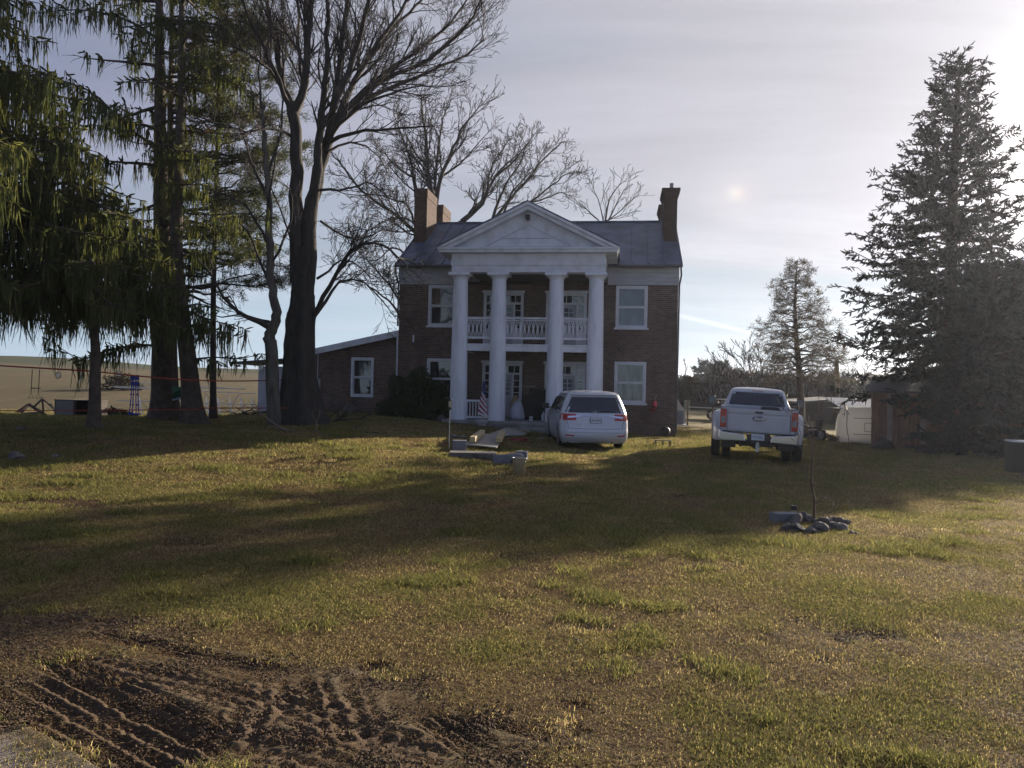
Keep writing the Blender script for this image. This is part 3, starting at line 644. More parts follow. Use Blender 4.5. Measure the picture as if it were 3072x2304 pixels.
for a, b in doors: door_unit(a, b, .56, 2.64); door_unit(a, b, 3.42, 5.50)
# portico
VP = -2.5; colu = [UC - 2.56, UC - 1.09, UC + 1.07, UC + 2.54]
for u in colu:
    m = MB(); zz = np.linspace(0, 1, 22); ent = .325 - .062 * zz ** 1.6
    m.lathe([(r_, .52 + 5.30 * z) for r_, z in zip(ent, zz)], 40, (u, VP, 0)); c = m.build('column', M_STUC, house, smooth='auto')
    m = MB(); m.lathe([(.265, 5.80), (.285, 5.82), (.285, 5.85), (.30, 5.86), (.345, 5.92), (.355, 5.935)], 40, (u, VP, 0)); m.box(u - .40, u + .40, VP - .40, VP + .40, 5.938, 6.045); m.build('capital', M_STUC, c, smooth='auto')
m = MB(); hw_ = 2.86
m.box(UC - hw_, UC + hw_, VP - .30, VP + .30, 6.05, 6.30); m.box(UC - hw_ - .03, UC + hw_ + .03, VP - .33, VP + .33, 6.302, 6.52); m.box(UC - hw_ + .0, UC + hw_, VP - .31, VP + .31, 6.522, 6.74)
for s_ in (-1, 1):
    a, b = UC + s_ * hw_, UC + s_ * (hw_ - .55); m.box(a, b, VP + .34, -.002, 6.052, 6.30); m.box(a + s_ * .03, b, VP + .34, -.002, 6.302, 6.735)
m.build('entablature', M_WHITE, house)
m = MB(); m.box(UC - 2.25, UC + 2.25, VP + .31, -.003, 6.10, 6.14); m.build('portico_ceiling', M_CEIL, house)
# cornice and pediment
CW = 3.30; ZC = 6.745; AP = 8.58
m = MB(); m.box(UC - CW, UC + CW, VP - .62, VP + .34, ZC, ZC + .10); m.box(UC - CW - .05, UC + CW + .05, VP - .68, VP + .34, ZC + .102, ZC + .17)
m.box(UC - CW, UC - hw_ + .30, VP + .342, -.05, ZC, ZC + .16); m.box(UC + hw_ - .30, UC + CW, VP + .342, -.05, ZC, ZC + .16)
m.build('cornice', M_WHITE, house)
z0_ = ZC + .172; base_ = CW + .05
def rake(off, thk, v0, v1, over=0.0):
    """two sloping boards following the gable, thk thick and off below the top edge"""
    m_ = MB(); s_ = (AP - z0_) / base_
    for sg in (-1, 1):
        a = (UC + sg * (base_ + over), z0_ - over * s_ * 0 + 0.0); top = (UC, AP)
        o_ = off * math.sqrt(1 + s_ * s_); t2 = thk * math.sqrt(1 + s_ * s_)
        pts = [(a[0] - sg * o_ / s_ * 1.0, z0_), (UC, AP - o_), (UC, AP - o_ - t2), (a[0] - sg * (o_ + t2) / s_, z0_)]
        m_.prism(pts, v0, v1)
    return m_
ped = MB(); s_ = (AP - z0_) / base_
ped.prism([(UC - base_ + .5, z0_), (UC + base_ - .5, z0_), (UC, AP - .5 * s_)], VP - .26, VP - .20)
tym = ped.build('pediment', M_WHITE, house)
rk = rake(.0, .10, VP - .70, VP - .19); rk.build('raking_cornice', M_WHITE, house)
rk = rake(.102, .13, VP - .60, VP - .19); rk.build('raking_cornice', M_WHITE, house)
# raised outlines on the pediment face
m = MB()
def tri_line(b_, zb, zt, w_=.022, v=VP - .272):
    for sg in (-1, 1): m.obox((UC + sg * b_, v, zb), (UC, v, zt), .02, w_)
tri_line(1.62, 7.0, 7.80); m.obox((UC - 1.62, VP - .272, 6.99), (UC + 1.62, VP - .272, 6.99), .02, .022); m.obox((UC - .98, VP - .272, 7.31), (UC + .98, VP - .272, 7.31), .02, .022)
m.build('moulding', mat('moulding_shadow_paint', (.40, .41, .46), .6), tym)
m = MB(); m.box(UC - .11, UC + .05, VP - .42, VP - .261, 8.02, 8.16); m.lathe([(.05, 0), (.06, .1), (.03, .14)], 10, (UC - .02, VP - .40, 7.94)); m.build('security_lamp', M_BLKP, tym)
# portico roof running back into the main roof
m = MB()
for sg in (-1, 1):
    # where the portico roof meets the main slope: z = rz(v)
    ve = (z0_ + .02 - 6.72) / sl_ - .30; vt = (AP + .02 - 6.72) / sl_ - .30
    A_ = (UC + sg * (base_ + .02), VP - .72, z0_ + .012); B_ = (UC, VP - .72, AP + .012); C_ = (UC, vt + .3, AP + .012); D_ = (UC + sg * (base_ + .02), ve + .3, z0_ + .012)
    up = np.array([0, 0, .035]); v = [np.array(q) for q in (A_, B_, C_, D_)]; v = v + [q + up for q in v]
    m.add(v, [(0, 1, 2, 3), (4, 5, 6, 7), (0, 1, 5, 4), (1, 2, 6, 5), (2, 3, 7, 6), (3, 0, 4, 7)])
m.build('portico_roof', M_ROOF, house)
# dark triangular side walls between portico roof and entablature
for sg in (-1, 1): m = MB(); m.box(UC + sg * (hw_ - .02), UC + sg * (hw_ - .12), VP + .3, -.28, 6.74, 6.90); m.build('side_board', M_FRIEZE, house)
# balcony
m = MB(); zb = 3.12
m.box(UC - 2.56, UC + 2.56, VP - .10, VP + .10, zb, zb + .22); m.box(UC - 2.60, UC + 2.60, VP - .13, VP + .13, zb + .222, zb + .27)
for sg in (-1, 1): m.box(UC + sg * 2.66, UC + sg * 2.46, VP + .12, -.003, zb + .01, zb + .215)
m.build('balcony_beam', M_WHITE, house)
m = MB()
for k in range(18): v0 = VP + .14 + k * (2.34 / 18); m.box(UC - 2.44, UC + 2.44, v0, v0 + 2.34 / 18 - .006, zb + .225, zb + .262)
for k in range(7): u = UC - 2.4 + k * .8; m.box(u - .03, u + .03, VP + .11, -.003, zb + .03, zb + .222)
m.build('balcony_floor', M_WOOD, house)
gaps = [(colu[0] + .27, colu[1] - .27), (colu[1] + .27, colu[2] - .27), (colu[2] + .27, colu[3] - .27)]
for a, b in gaps:
    m = MB(); m.box(a, b, VP - .045, VP + .045, 4.33, 4.40); m.box(a, b, VP - .03, VP + .03, 4.27, 4.30); m.box(a, b, VP - .04, VP + .04, 3.58, 3.66)
    for q in (a, b - .03): m.box(q, q + .03, VP - .02, VP + .02, 3.655, 4.335)
    r_ = m.build('railing', M_WHITE, house)
    n = max(2, int(round((b - a) / .158))); sp = (b - a) / n; m = MB(); zl, zh = 3.66, 4.27; zm = (zl + zh) / 2
    for k in range(n):
        c = a + sp * (k + .5)
        m.box(c - .010, c + .010, VP - .012, VP + .012, zl, zh)
        for sg in (-1, 1):
            m.obox((c + sg * sp * .44, VP + .013 * sg, zl), (c + sg * .012, VP + .013 * sg, zm), .018, .016); m.obox((c + sg * .012, VP + .013 * sg, zm), (c + sg * sp * .44, VP + .013 * sg, zh), .018, .016)
    m.build('balusters', M_WHITE, r_)
# porch
m = MB(); m.box(UC - 3.02, UC + 3.02, VP - .42, -.002, -.6, .40); m.box(UC - 3.08, UC + 3.08, VP - .48, -.002, .402, .52); m.build('porch_floor', M_CONC, house)
m = MB(); m.box(UC - .35, UC + .95, VP - .86, VP - .485, -.5, .28); m.box(UC - .45, UC + 1.05, VP - 1.25, VP - .862, -.5, .12); m.build('porch_step', M_CONC, house)
a, b = gaps[0]; m = MB(); m.box(a, b, VP - .05, VP + .05, 1.20, 1.28); m.box(a, b, VP - .03, VP + .03, .58, .66)
for q in (a, b - .03): m.box(q, q + .03, VP - .02, VP + .02, .655, 1.205)
r_ = m.build('railing', M_WHITE, house); m = MB()
for k in range(8): u = a + (b - a) * (k + .6) / 8.2; m.box(u - .015, u + .015, VP - .015, VP + .015, .66, 1.20)
m.build('balusters', M_WHITE, r_)
# lean-to wing on the left
WL, WR, WV = -9.95, UL - .004, .28
wh = (-7.78, -6.97, 1.30, 2.80)
def wz(u): return 3.94 + (u + 5.8) * .222
m = MB(); holed_wall(m, WL, WR, -.6, 2.95, WV, WV + .16, [wh])
m.add([(WL, WV, 2.95), (WR, WV, 2.95), (WR, WV, wz(WR)), (WL, WV, wz(WL))], [(0, 1, 2, 3)]); m.add([(WL, WV, -.6), (WL, WV, wz(WL)), (WL, 6, wz(WL)), (WL, 6, -.6)], [(0, 1, 2, 3)])
m.add([(WL, 6, -.6), (WR, 6, -.6), (WR, 6, wz(WR)), (WL, 6, wz(WL))], [(3, 2, 1, 0)]); m.build('wing_wall', M_BRICK, house)
m = MB(); m.add([(WL - .25, WV - .18, wz(WL - .25)), (WR, WV - .18, wz(WR)), (WR, 6.1, wz(WR)), (WL - .25, 6.1, wz(WL - .25))] + [(WL - .25, WV - .18, wz(WL - .25) + .09), (WR, WV - .18, wz(WR) + .09), (WR, 6.1, wz(WR) + .09), (WL - .25, 6.1, wz(WL - .25) + .09)], [(3, 2, 1, 0), (4, 5, 6, 7), (0, 1, 5, 4), (1, 2, 6, 5), (2, 3, 7, 6), (3, 0, 4, 7)])
m.build('wing_roof', M_ROOFD, house)
m = MB(); a_, b_ = WL - .25, WR; m.add([(a_, WV - .21, wz(a_) - .16), (b_, WV - .21, wz(b_) - .16), (b_, WV - .21, wz(b_) + .10), (a_, WV - .21, wz(a_) + .10), (a_, WV - .182, wz(a_) - .16), (b_, WV - .182, wz(b_) - .16), (b_, WV - .182, wz(b_) + .10), (a_, WV - .182, wz(a_) + .10)], [(0, 1, 2, 3), (7, 6, 5, 4), (0, 4, 5, 1), (2, 6, 7, 3), (1, 5, 6, 2), (0, 3, 7, 4)]); m.build('fascia', M_WHITE, house)
window(wh[0], wh[1], wh[2], wh[3], M_GLASS, M_GLASS, sill=False, vf=WV)
spout([(WL + .06, WV - .06, 2.9), (WL + .06, WV - .06, .3)], mt=M_TRIM)
m = MB(); m.box(-9.44, -9.22, WV - .14, WV - .002, 1.55, 1.98); m.lathe([(.09, 0), (.09, .06), (.05, .09)], 16); 
mm = MB(); mm.box(-9.45, -9.21, WV - .12, WV - .002, 1.50, 1.95); mm.tube([(-9.33, WV - .06, 1.95), (-9.33, WV - .06, 3.0)], .022, 6); mt_ = mm.build('electric_meter', mat('meter_grey', (.38, .39, .42), .5), house)
# small wall fittings
m = MB(); m.box(-5.15, -5.09, -.03, -.002, 3.55, 3.85); m.build('wall_thermometer', M_TRIM, house)
m = MB(); m.box(3.28, 3.38, -.05, -.002, 3.28, 3.44); m.build('wall_vent', M_BLKP, house)
# ------------------------------------------------------------------ trees
def norm(v): return v / (np.linalg.norm(v) + 1e-9)
def wander(r_, p, d, L, n, wig, up=0.0, grav=0.0):
    pts = [np.array(p, float)]; d = norm(np.array(d, float)); st = L / n
    for i in range(n):
        d = norm(d + r_.normal(0, wig, 3) + np.array([0, 0, up - grav]) ); pts.append(pts[-1] + d * st)
    return np.array(pts), d
def smooth_path(wp, n):
    """smooth curve through way points (Catmull-Rom)"""
    wp = np.array(wp, float); k = len(wp); out = []
    ext = np.vstack([2 * wp[0] - wp[1], wp, 2 * wp[-1] - wp[-2]])
    for t_ in np.linspace(0, k - 1 - 1e-6, n):
        i = int(t_); u = t_ - i; a, b, c, d = ext[i], ext[i + 1], ext[i + 2], ext[i + 3]
        out.append(.5 * ((2 * b) + (c - a) * u + (2 * a - 5 * b + 4 * c - d) * u * u + (-a + 3 * b - 3 * c + d) * u ** 3))
    return np.array(out)
def grow(mb, r_, p, d, L, rad, lvl, o):
    """bare branch with finer branches on it"""
    n = max(3, int(L / o.get('seg', .35))); n = min(n, 9)
    pts, _ = wander(r_, p, d, L, n, o['wig'] * (1 + .25 * lvl), o['up'])
    rr = rad * np.linspace(1, .38, n + 1); rr[-1] = rad * .22
    mb.tube(pts, np.maximum(rr, o['rmin']), 5 if rad > .03 else (4 if rad > .012 else 3), cap=False)
    if lvl >= o['lv'] or L < o['lmin']: return
    nc = max(2, int(round(L * o['dens'] * (1 + .35 * lvl))))
    for i in range(nc):
        t_ = .18 + .80 * (i + r_.rand()) / nc; j = min(int(t_ * n), n - 1); q = pts[j] + (pts[j + 1] - pts[j]) * (t_ * n - j); dd_ = norm(pts[j + 1] - pts[j])
        side = norm(np.cross(dd_, r_.normal(0, 1, 3))); ang = o['ang'] * (.7 + .6 * r_.rand())
        nd = norm(dd_ * math.cos(ang) + side * math.sin(ang) + np.array([0, 0, .12]))
        grow(mb, r_, q, nd, L * (o['lr'] + .25 * r_.rand()) * (1.05 - .55 * t_), max(rad * (1 - .6 * t_) * .58, o['rmin']), lvl + 1, o)
def limb(mb, r_, wp, r0, r1, o, n=None, kids=True, clen=None, sides=8, tk=.15, kd=1.0):
    wp = np.array(wp, float); L = np.sum(np.linalg.norm(np.diff(wp, axis=0), axis=1)); n = n or max(6, int(L / .4))
    pts = smooth_path(wp, n); jit = r_.normal(0, 1, pts.shape) * (.02 + .015 * L / n); jit[0] = 0; pts = pts + jit
    rr = r0 + (r1 - r0) * np.linspace(0, 1, n) ** .8
    mb.tube(pts, rr, sides, cap=False)
    if kids:
        nc = int(L * o['dens'] * 1.15 * kd); cl = clen or L * .42
        for i in range(nc):
            t_ = tk + (1 - tk) * (i + r_.rand()) / nc; j = min(int(t_ * (n - 1)), n - 2); q = pts[j] + (pts[j + 1] - pts[j]) * (t_ * (n - 1) - j); dd_ = norm(pts[j + 1] - pts[j])
            side = norm(np.cross(dd_, r_.normal(0, 1, 3))); ang = o['ang'] * (.75 + .5 * r_.rand())
            nd = norm(dd_ * math.cos(ang) + side * math.sin(ang) + np.array([0, 0, .15]))
            grow(mb, r_, q, nd, cl * (.55 + .6 * r_.rand()) * (1.05 - .45 * t_), max(rr[j] * .42, o['rmin'] * 1.5), 1, o)
        for q in range(2): grow(mb, r_, pts[-1], norm(pts[-1] - pts[-2] + r_.normal(0, .25, 3)), cl * .6, r1 * .9, 1, o)
    return pts
def Z7(x, y): return 650 + x / 1.508, y / 1.508
def wps(lst, D, dz=0.0, conv=Z7):
    """way points measured on the photo, D metres away; dz bends the limb nearer or farther along its length"""
    k = len(lst); return [P(*conv(x, y), D + dz * (i / max(k - 1, 1))) for i, (x, y) in enumerate(lst)]
# --- the big bare tree in front of the wing
r_ = np.random.RandomState(21); D = 24.0
O = dict(wig=.10, up=.03, rmin=.0062, lv=4, lmin=.22, dens=2.5, ang=.55, lr=.48, seg=.3)
T = MB(); C_ = MB()
base = P(*Z7(375, 1612), D); base[2] = gz(base[0], base[1]) - .15
fork = P(*Z7(393, 1000), D)
tp = smooth_path([base, P(*Z7(372, 1520), D), P(*Z7(385, 1400), D), P(*Z7(388, 1300), D), P(*Z7(392, 1120), D)], 24)
zz = np.linspace(0, 1, 24); tr_ = np.interp(zz, [0, .05, .12, .25, .45, .55, .7, .85, 1], [.90, .62, .47, .42, .41, .36, .32, .31, .33])
# fluted trunk
n_ = 28; a = np.arange(n_) * 2 * math.pi / n_
V = []
for i, (q, r0) in enumerate(zip(tp, tr_)):
    fl = 1 + (.10 + .16 * math.exp(-zz[i] * 9)) * np.sin(a * 5 + .4 + zz[i]) + .05 * np.sin(a * 9 + 3 * zz[i]) + .03 * r_.normal(0, 1, n_)
    V.append(np.stack([q[0] + r0 * fl * np.cos(a), q[1] + r0 * fl * np.sin(a), np.full(n_, q[2])], 1))
V = np.concatenate(V); i = np.arange(23)[:, None] * n_; j = np.arange(n_)[None]
T.addq(V, np.stack([i + j, i + (j + 1) % n_, i + n_ + (j + 1) % n_, i + n_ + j], -1).reshape(-1, 4))
top = tp[-1]
limb(T, r_, [top - [0.16, 0, 1.1], *wps([(362, 1000), (362, 850), (362, 700), (350, 560), (342, 470)], D)], .24, .16, O, kids=False, sides=14)
limb(T, r_, [top - [-.14, 0, 1.1], *wps([(420, 1000), (440, 870), (470, 740), (500, 640)], D, .3)], .24, .18, O, kids=False, sides=14)
limb(T, r_, wps([(432, 940), (455, 820), (458, 690), (470, 560), (485, 420), (500, 250), (505, 100), (500, -60)], D, -1.0), .17, .05, O, clen=1.3, sides=8, tk=.3)
br = [([(345, 490), (300, 370), (270, 200), (235, 60), (205, -80)], .14, .08, .6, 2.2), ([(352, 500), (395, 380), (412, 250), (420, 100), (432, -60), (440, -200)], .16, .11, -.8, 2.4),
      ([(340, 500), (290, 380), (225, 230), (150, 90), (95, -50)], .10, .05, -1.2, 2.0), ([(358, 520), (385, 430), (380, 300), (370, 150), (375, -50)], .10, .05, 1.8, 1.9),
      ([(342, 620), (300, 590), (230, 575), (150, 600), (60, 570)], .06, .03, -1.5, 1.6),
      ([(330, 470), (260, 330), (180, 270), (110, 230)], .06, .03, -1.5, 1.5),
      ([(498, 650), (522, 540), (545, 380), (565, 200), (585, 30), (600, -120)], .15, .09, .5, 2.4), ([(500, 640), (530, 470), (600, 300), (650, 160), (690, 20), (720, -100)], .14, .07, -1.4, 2.2),
      ([(512, 610), (570, 470), (640, 330), (740, 180), (830, 50), (900, -80)], .13, .06, 1.2, 2.1), ([(520, 600), (590, 500), (690, 400), (820, 330), (960, 260), (1080, 170), (1160, 70), (1200, 0)], .13, .04, -1.0, 1.9),
      ([(525, 590), (600, 520), (700, 440), (850, 370), (1000, 310), (1130, 250), (1210, 180)], .12, .035, 1.0, 1.8), ([(535, 560), (640, 440), (760, 330), (900, 230), (1030, 130), (1120, 20), (1150, -60)], .12, .035, 2.2, 1.9),
      ([(515, 640), (600, 610), (700, 590), (800, 585), (900, 575), (990, 570)], .085, .025, -1.6, 1.4), ([(500, 690), (560, 655), (640, 650), (720, 690), (770, 790)], .06, .02, 1.2, 1.3),
      ([(470, 860), (540, 860), (620, 850), (690, 830), (760, 880)], .055, .02, -1.8, 1.4), ([(510, 640), (560, 560), (650, 480), (760, 430), (870, 400), (980, 400)], .08, .025, -2.5, 1.6),
      ([(545, 540), (620, 380), (700, 250), (800, 130), (920, 10), (980, -60)], .11, .05, 2.6, 2.0), ([(440, 1425), (470, 1370), (510, 1290), (560, 1195), (620, 1120), (700, 1092), (770, 1120), (820, 1165)], .10, .04, -2.0, 2.0),
      ([(442, 1432), (500, 1350), (540, 1290), (610, 1268), (690, 1290), (760, 1370), (800, 1430)], .075, .02, 1.5, 1.6), ([(455, 1260), (520, 1210), (560, 1180), (640, 1200), (700, 1260)], .05, .02, -1.5, 1.3),
      ([(345, 1200), (330, 1080), (290, 950), (230, 820), (150, 700)], .05, .02, 1.8, 1.3), ([(470, 1000), (560, 1060), (640, 1090), (720, 1050), (800, 1010)], .05, .02, 1.6, 1.5)]
for lst, a_, b_, dz_, cl in br: limb(C_, r_, wps(lst, D, dz_ * 1.3), a_ * .85, b_ * .65, O, clen=cl * 1.1, sides=8, tk=.2)
tree = empty('bare_tree', base, 0, 'tallest bare tree with thick forked trunk standing before the low wing', 'tree')
def at_root(mb_, root): 
    mb_.v = [v - np.array(root) for v in mb_.v]; return mb_
at_root(T, base).build('trunk', M_BARK, tree, smooth=True); at_root(C_, base).build('crown', M_TWIG, tree, smooth=True)
# --- thinner pale-barked stem beside it
r_ = np.random.RandomState(5); T = MB(); C_ = MB(); D2 = 23.2
b2 = P(*Z7(268, 1655), D2); b2[2] = gz(b2[0], b2[1]) - .1
O2 = dict(O, dens=1.7, lv=4, rmin=.006)
limb(T, r_, [b2, *wps([(250, 1590), (236, 1530), (258, 1470), (268, 1400), (246, 1290), (240, 1130), (236, 950), (226, 760), (216, 620), (210, 480)], D2)], .21, .055, O2, kids=False, n=40, sides=12)
for lst, a_, b_, dz_, cl in [([(238, 1480), (190, 1448), (120, 1420), (50, 1370), (-20, 1270)], .10, .03, -1.0, 1.3), ([(236, 1455), (180, 1440), (110, 1425), (30, 1440)], .05, .02, .8, 1.0), ([(240, 1280), (190, 1180), (150, 1080), (100, 1010)], .05, .02, .8, 1.3),
                           ([(238, 1120), (180, 1000), (120, 920), (40, 880)], .05, .02, -1, 1.4), ([(232, 900), (170, 760), (120, 620), (90, 520)], .06, .02, 1, 1.6), ([(228, 800), (280, 650), (300, 520), (290, 400)], .05, .02, 1, 1.5), ([(240, 1200), (300, 1100), (340, 960), (330, 850)], .05, .02, -.8, 1.3),
                           ([(216, 600), (200, 450), (190, 330), (200, 200)], .05, .02, .5, 1.5), ([(236, 1000), (250, 850), (270, 700)], .05, .02, -1.2, 1.2)]:
    limb(C_, r_, wps(lst, D2, dz_), a_, b_, O2, clen=cl, sides=6)
tree = empty('bare_tree', b2, 0, 'slender pale barked tree leaning against the left of the forked trunk', 'tree')
at_root(T, b2).build('trunk', M_BARK2, tree, smooth=True); at_root(C_, b2).build('crown', M_TWIG, tree, smooth=True)

def simple_bare(name_label, D, basepx, wlist, r0, seed, opt, mat_t=M_BARK, mat_c=M_TWIG, conv=Z7, cat='tree', name='bare_tree', group=None, zbase=None):
    r_ = np.random.RandomState(seed); T = MB(); C_ = MB()
    x0 = P(basepx[0], basepx[1], D); b = np.array([x0[0], x0[1], (gz(x0[0], x0[1]) if zbase is None else zbase) - .1])
    first = wlist[0]; pts0 = [b] + wps(first[0], D, 0, conv); limb(T, r_, pts0, r0, first[1], opt, kids=False, sides=8)
    for lst, a_, b_, dz_, cl in wlist[1:]: limb(C_, r_, wps(lst, D, dz_, conv), a_ * .8, b_ * .5, opt, clen=cl, sides=5, tk=.1)
    t = empty(name, b, 0, name_label, cat, group)
    at_root(T, b).build('trunk', mat_t, t, smooth=True); at_root(C_, b).build('crown', mat_c, t, smooth=True)
# --- broad bare tree behind the left chimneys
O3 = dict(O, dens=2.0, lv=4, rmin=.011, wig=.15, lmin=.32, lr=.47)
simple_bare('gnarled wide bare tree rising behind the two left chimneys', 44, (1300, 1200),
    [([(975, 1200), (985, 1050), (990, 960)], .34), ([(990, 960), (968, 850), (955, 740), (945, 620), (930, 500), (925, 430)], .26, .06, 0, 2.6), ([(990, 960), (1005, 830), (1050, 720), (1090, 620), (1140, 540), (1190, 480)], .2, .05, -2, 2.6),
     ([(985, 1000), (900, 860), (882, 740), (840, 620), (800, 520)], .2, .05, 2, 2.6), ([(980, 900), (1000, 700), (1020, 560), (1060, 450)], .14, .04, 3, 2.4), ([(955, 760), (880, 660), (840, 560)], .1, .04, -3, 2.2),
     ([(1010, 800), (1100, 740), (1180, 650), (1240, 590)], .1, .03, 2, 2.2), ([(975, 1090), (900, 1050), (800, 965), (700, 900), (620, 820), (560, 740), (520, 700)], .2, .04, -3, 2.4), ([(900, 1020), (860, 930), (760, 890), (660, 870), (580, 860)], .1, .03, 3, 2.2),
     ([(960, 1080), (880, 1000), (780, 990), (690, 1040), (600, 1010)], .1, .03, -4, 2.4), ([(890, 800), (820, 760), (760, 700), (700, 660)], .1, .03, 3, 2.2), ([(840, 1460), (800, 1380), (720, 1320), (640, 1260), (560, 1230)], .12, .03, 2, 2.3),
     ([(850, 1420), (790, 1300), (700, 1200), (640, 1140)], .1, .03, -3, 2.3), ([(880, 1180), (800, 1120), (720, 1180), (640, 1160)], .09, .03, 3, 2.2)], .5, 31, O3)
simple_bare('bare tree with crooked limb behind the portico gable', 47, (1420, 1200),
    [([(1090, 1200), (1080, 1080), (1110, 1005)], .28), ([(1110, 1005), (1150, 970), (1200, 920), (1225, 860), (1262, 800), (1310, 740), (1360, 700)], .24, .06, 0, 2.6), ([(1225, 860), (1240, 760), (1290, 680), (1330, 620)], .1, .04, 2, 2.2),
     ([(1262, 800), (1340, 730), (1400, 660), (1430, 610)], .1, .03, -2, 2.2)], .3, 32, O3)
simple_bare('bare spreading tree showing directly over the portico gable', 50, (1540, 1200),
    [([(1330, 1200), (1270, 1080), (1245, 1010)], .2), ([(1245, 1010), (1270, 920), (1310, 830), (1370, 740), (1400, 660)], .16, .05, 0, 2.4), ([(1250, 1000), (1330, 900), (1400, 820), (1470, 730), (1540, 660), (1575, 640)], .15, .05, 2, 2.4),
     ([(1330, 1010), (1400, 930), (1500, 850), (1580, 790), (1640, 780)], .12, .04, -2, 2.4), ([(1300, 960), (1350, 850), (1440, 760), (1480, 700)], .1, .04, 3, 2.2), ([(1400, 920), (1480, 900), (1560, 870), (1620, 900)], .09, .03, 2, 2.0)], .3, 33, O3)
Z1 = lambda x, y: (1150 + x / 1.843, 500 + y / 1.843)
O4 = dict(O3, dens=1.5, lv=3, rmin=.012, wig=.1, ang=.45)
simple_bare('small bare tree with scattered buds peeping over the right roof ridge', 52, (1812, 1200),
    [([(1222, 700), (1222, 500), (1225, 320)], .12), ([(1225, 320), (1235, 230), (1262, 160), (1300, 110), (1330, 80)], .1, .03, 0, 2.0), ([(1228, 320), (1280, 230), (1320, 150), (1360, 90)], .08, .02, 1, 1.8), ([(1222, 330), (1200, 220), (1170, 140), (1150, 90)], .07, .02, -1, 1.8),
     ([(1230, 310), (1300, 250), (1370, 190), (1415, 160)], .07, .02, 2, 1.6), ([(1215, 330), (1150, 260), (1100, 220), (1060, 180)], .07, .02, 1, 1.7), ([(1232, 300), (1290, 280), (1350, 260), (1375, 250)], .05, .02, -1, 1.5)], .15, 34, O4, conv=Z1)
Z4 = lambda x, y: (2000 + x * .31646, 1050 + y * .31646)
simple_bare('little crooked bare tree by the house corner far behind', 70, (2050, 1230), [([(165, 520), (160, 400), (180, 300)], .09), ([(180, 300), (165, 250), (185, 200), (178, 165)], .08, .03, 0, 1.2), ([(178, 320), (140, 290), (130, 240)], .05, .02, 1, 1.2), ([(165, 400), (230, 370), (280, 330)], .06, .02, 1, 1.6), ([(160, 420), (110, 380), (80, 330)], .06, .02, 1, 1.6)], .12, 35, dict(O4, rmin=.018), conv=Z4)
simple_bare('bare multi-stemmed tree directly behind the white pickup cab', 52, (2258, 1220),
    [([(818, 560), (815, 450), (815, 360)], .13), ([(815, 400), (760, 250), (700, 130), (660, 70)], .09, .02, 1, 2.2), ([(815, 400), (800, 230), (770, 110), (760, 40)], .08, .02, -1, 2.2), ([(810, 400), (700, 300), (600, 200), (520, 140)], .09, .02, 1, 2.2), ([(800, 420), (640, 340), (560, 290), (490, 270)], .07, .02, -1, 1.9),
     ([(818, 400), (870, 280), (900, 180), (890, 80)], .08, .02, 1, 2.0), ([(818, 420), (920, 330), (960, 250), (980, 180)], .07, .02, -1, 1.9)], .2, 36, dict(O4, rmin=.014, dens=1.7), conv=Z4)
simple_bare('faint bare tree on the skyline above the white hoop house', 75, (2585, 1200), [([(1850, 560), (1850, 450), (1850, 400)], .1), ([(1850, 400), (1840, 340), (1850, 290), (1860, 270)], .08, .03, 0, 2.0), ([(1850, 410), (1800, 350), (1780, 320)], .07, .03, 1, 1.8), ([(1850, 410), (1900, 350), (1930, 310)], .07, .03, 1, 1.8)], .14, 37, dict(O4, rmin=.022), conv=Z4)

# --- foliage pieces -------------------------------------------------------------
def rot_to(d):
    d = norm(np.asarray(d, float)); up = np.array([0, 0, 1.]) if abs(d[2]) < .95 else np.array([1., 0, 0]); r = norm(np.cross(d, up)); return np.stack([r, np.cross(r, d), d], 1)
def strands(mb, pos, ln, wd, r_, sway=.12):
    """hanging needle curtains: ragged narrow ribbons, two crossed blades each"""
    n = len(pos); pos = np.asarray(pos); K = 6; th = r_.rand(n) * math.pi
    sw = r_.normal(0, sway, (n, 2)); t_ = np.linspace(0, 1, K)
    ctr = pos[:, None, :] + np.stack([sw[:, 0:1] * t_ ** 2 * ln[:, None], sw[:, 1:2] * t_ ** 2 * ln[:, None], -t_ * ln[:, None]], -1)
    prof = np.array([.6, 1.0, .95, .85, .65, .15]) * (1 + .65 * r_.normal(0, 1, (n, K)).clip(-1, 1.3)); wv = wd[:, None] * prof
    for q in (0, 1):
        a = th + q * math.pi / 2; dx = np.cos(a)[:, None] * wv; dy = np.sin(a)[:, None] * wv
        off = np.stack([dx, dy, r_.normal(0, .3, (n, K)) * wv], -1); v = np.stack([ctr - off, ctr + off], 2).reshape(-1, 3)
        i = (np.arange(n)[:, None] * K * 2 + np.arange(K - 1)[None] * 2).reshape(-1, 1); mb.addq(v, np.hstack([i, i + 1, i + 3, i + 2]))
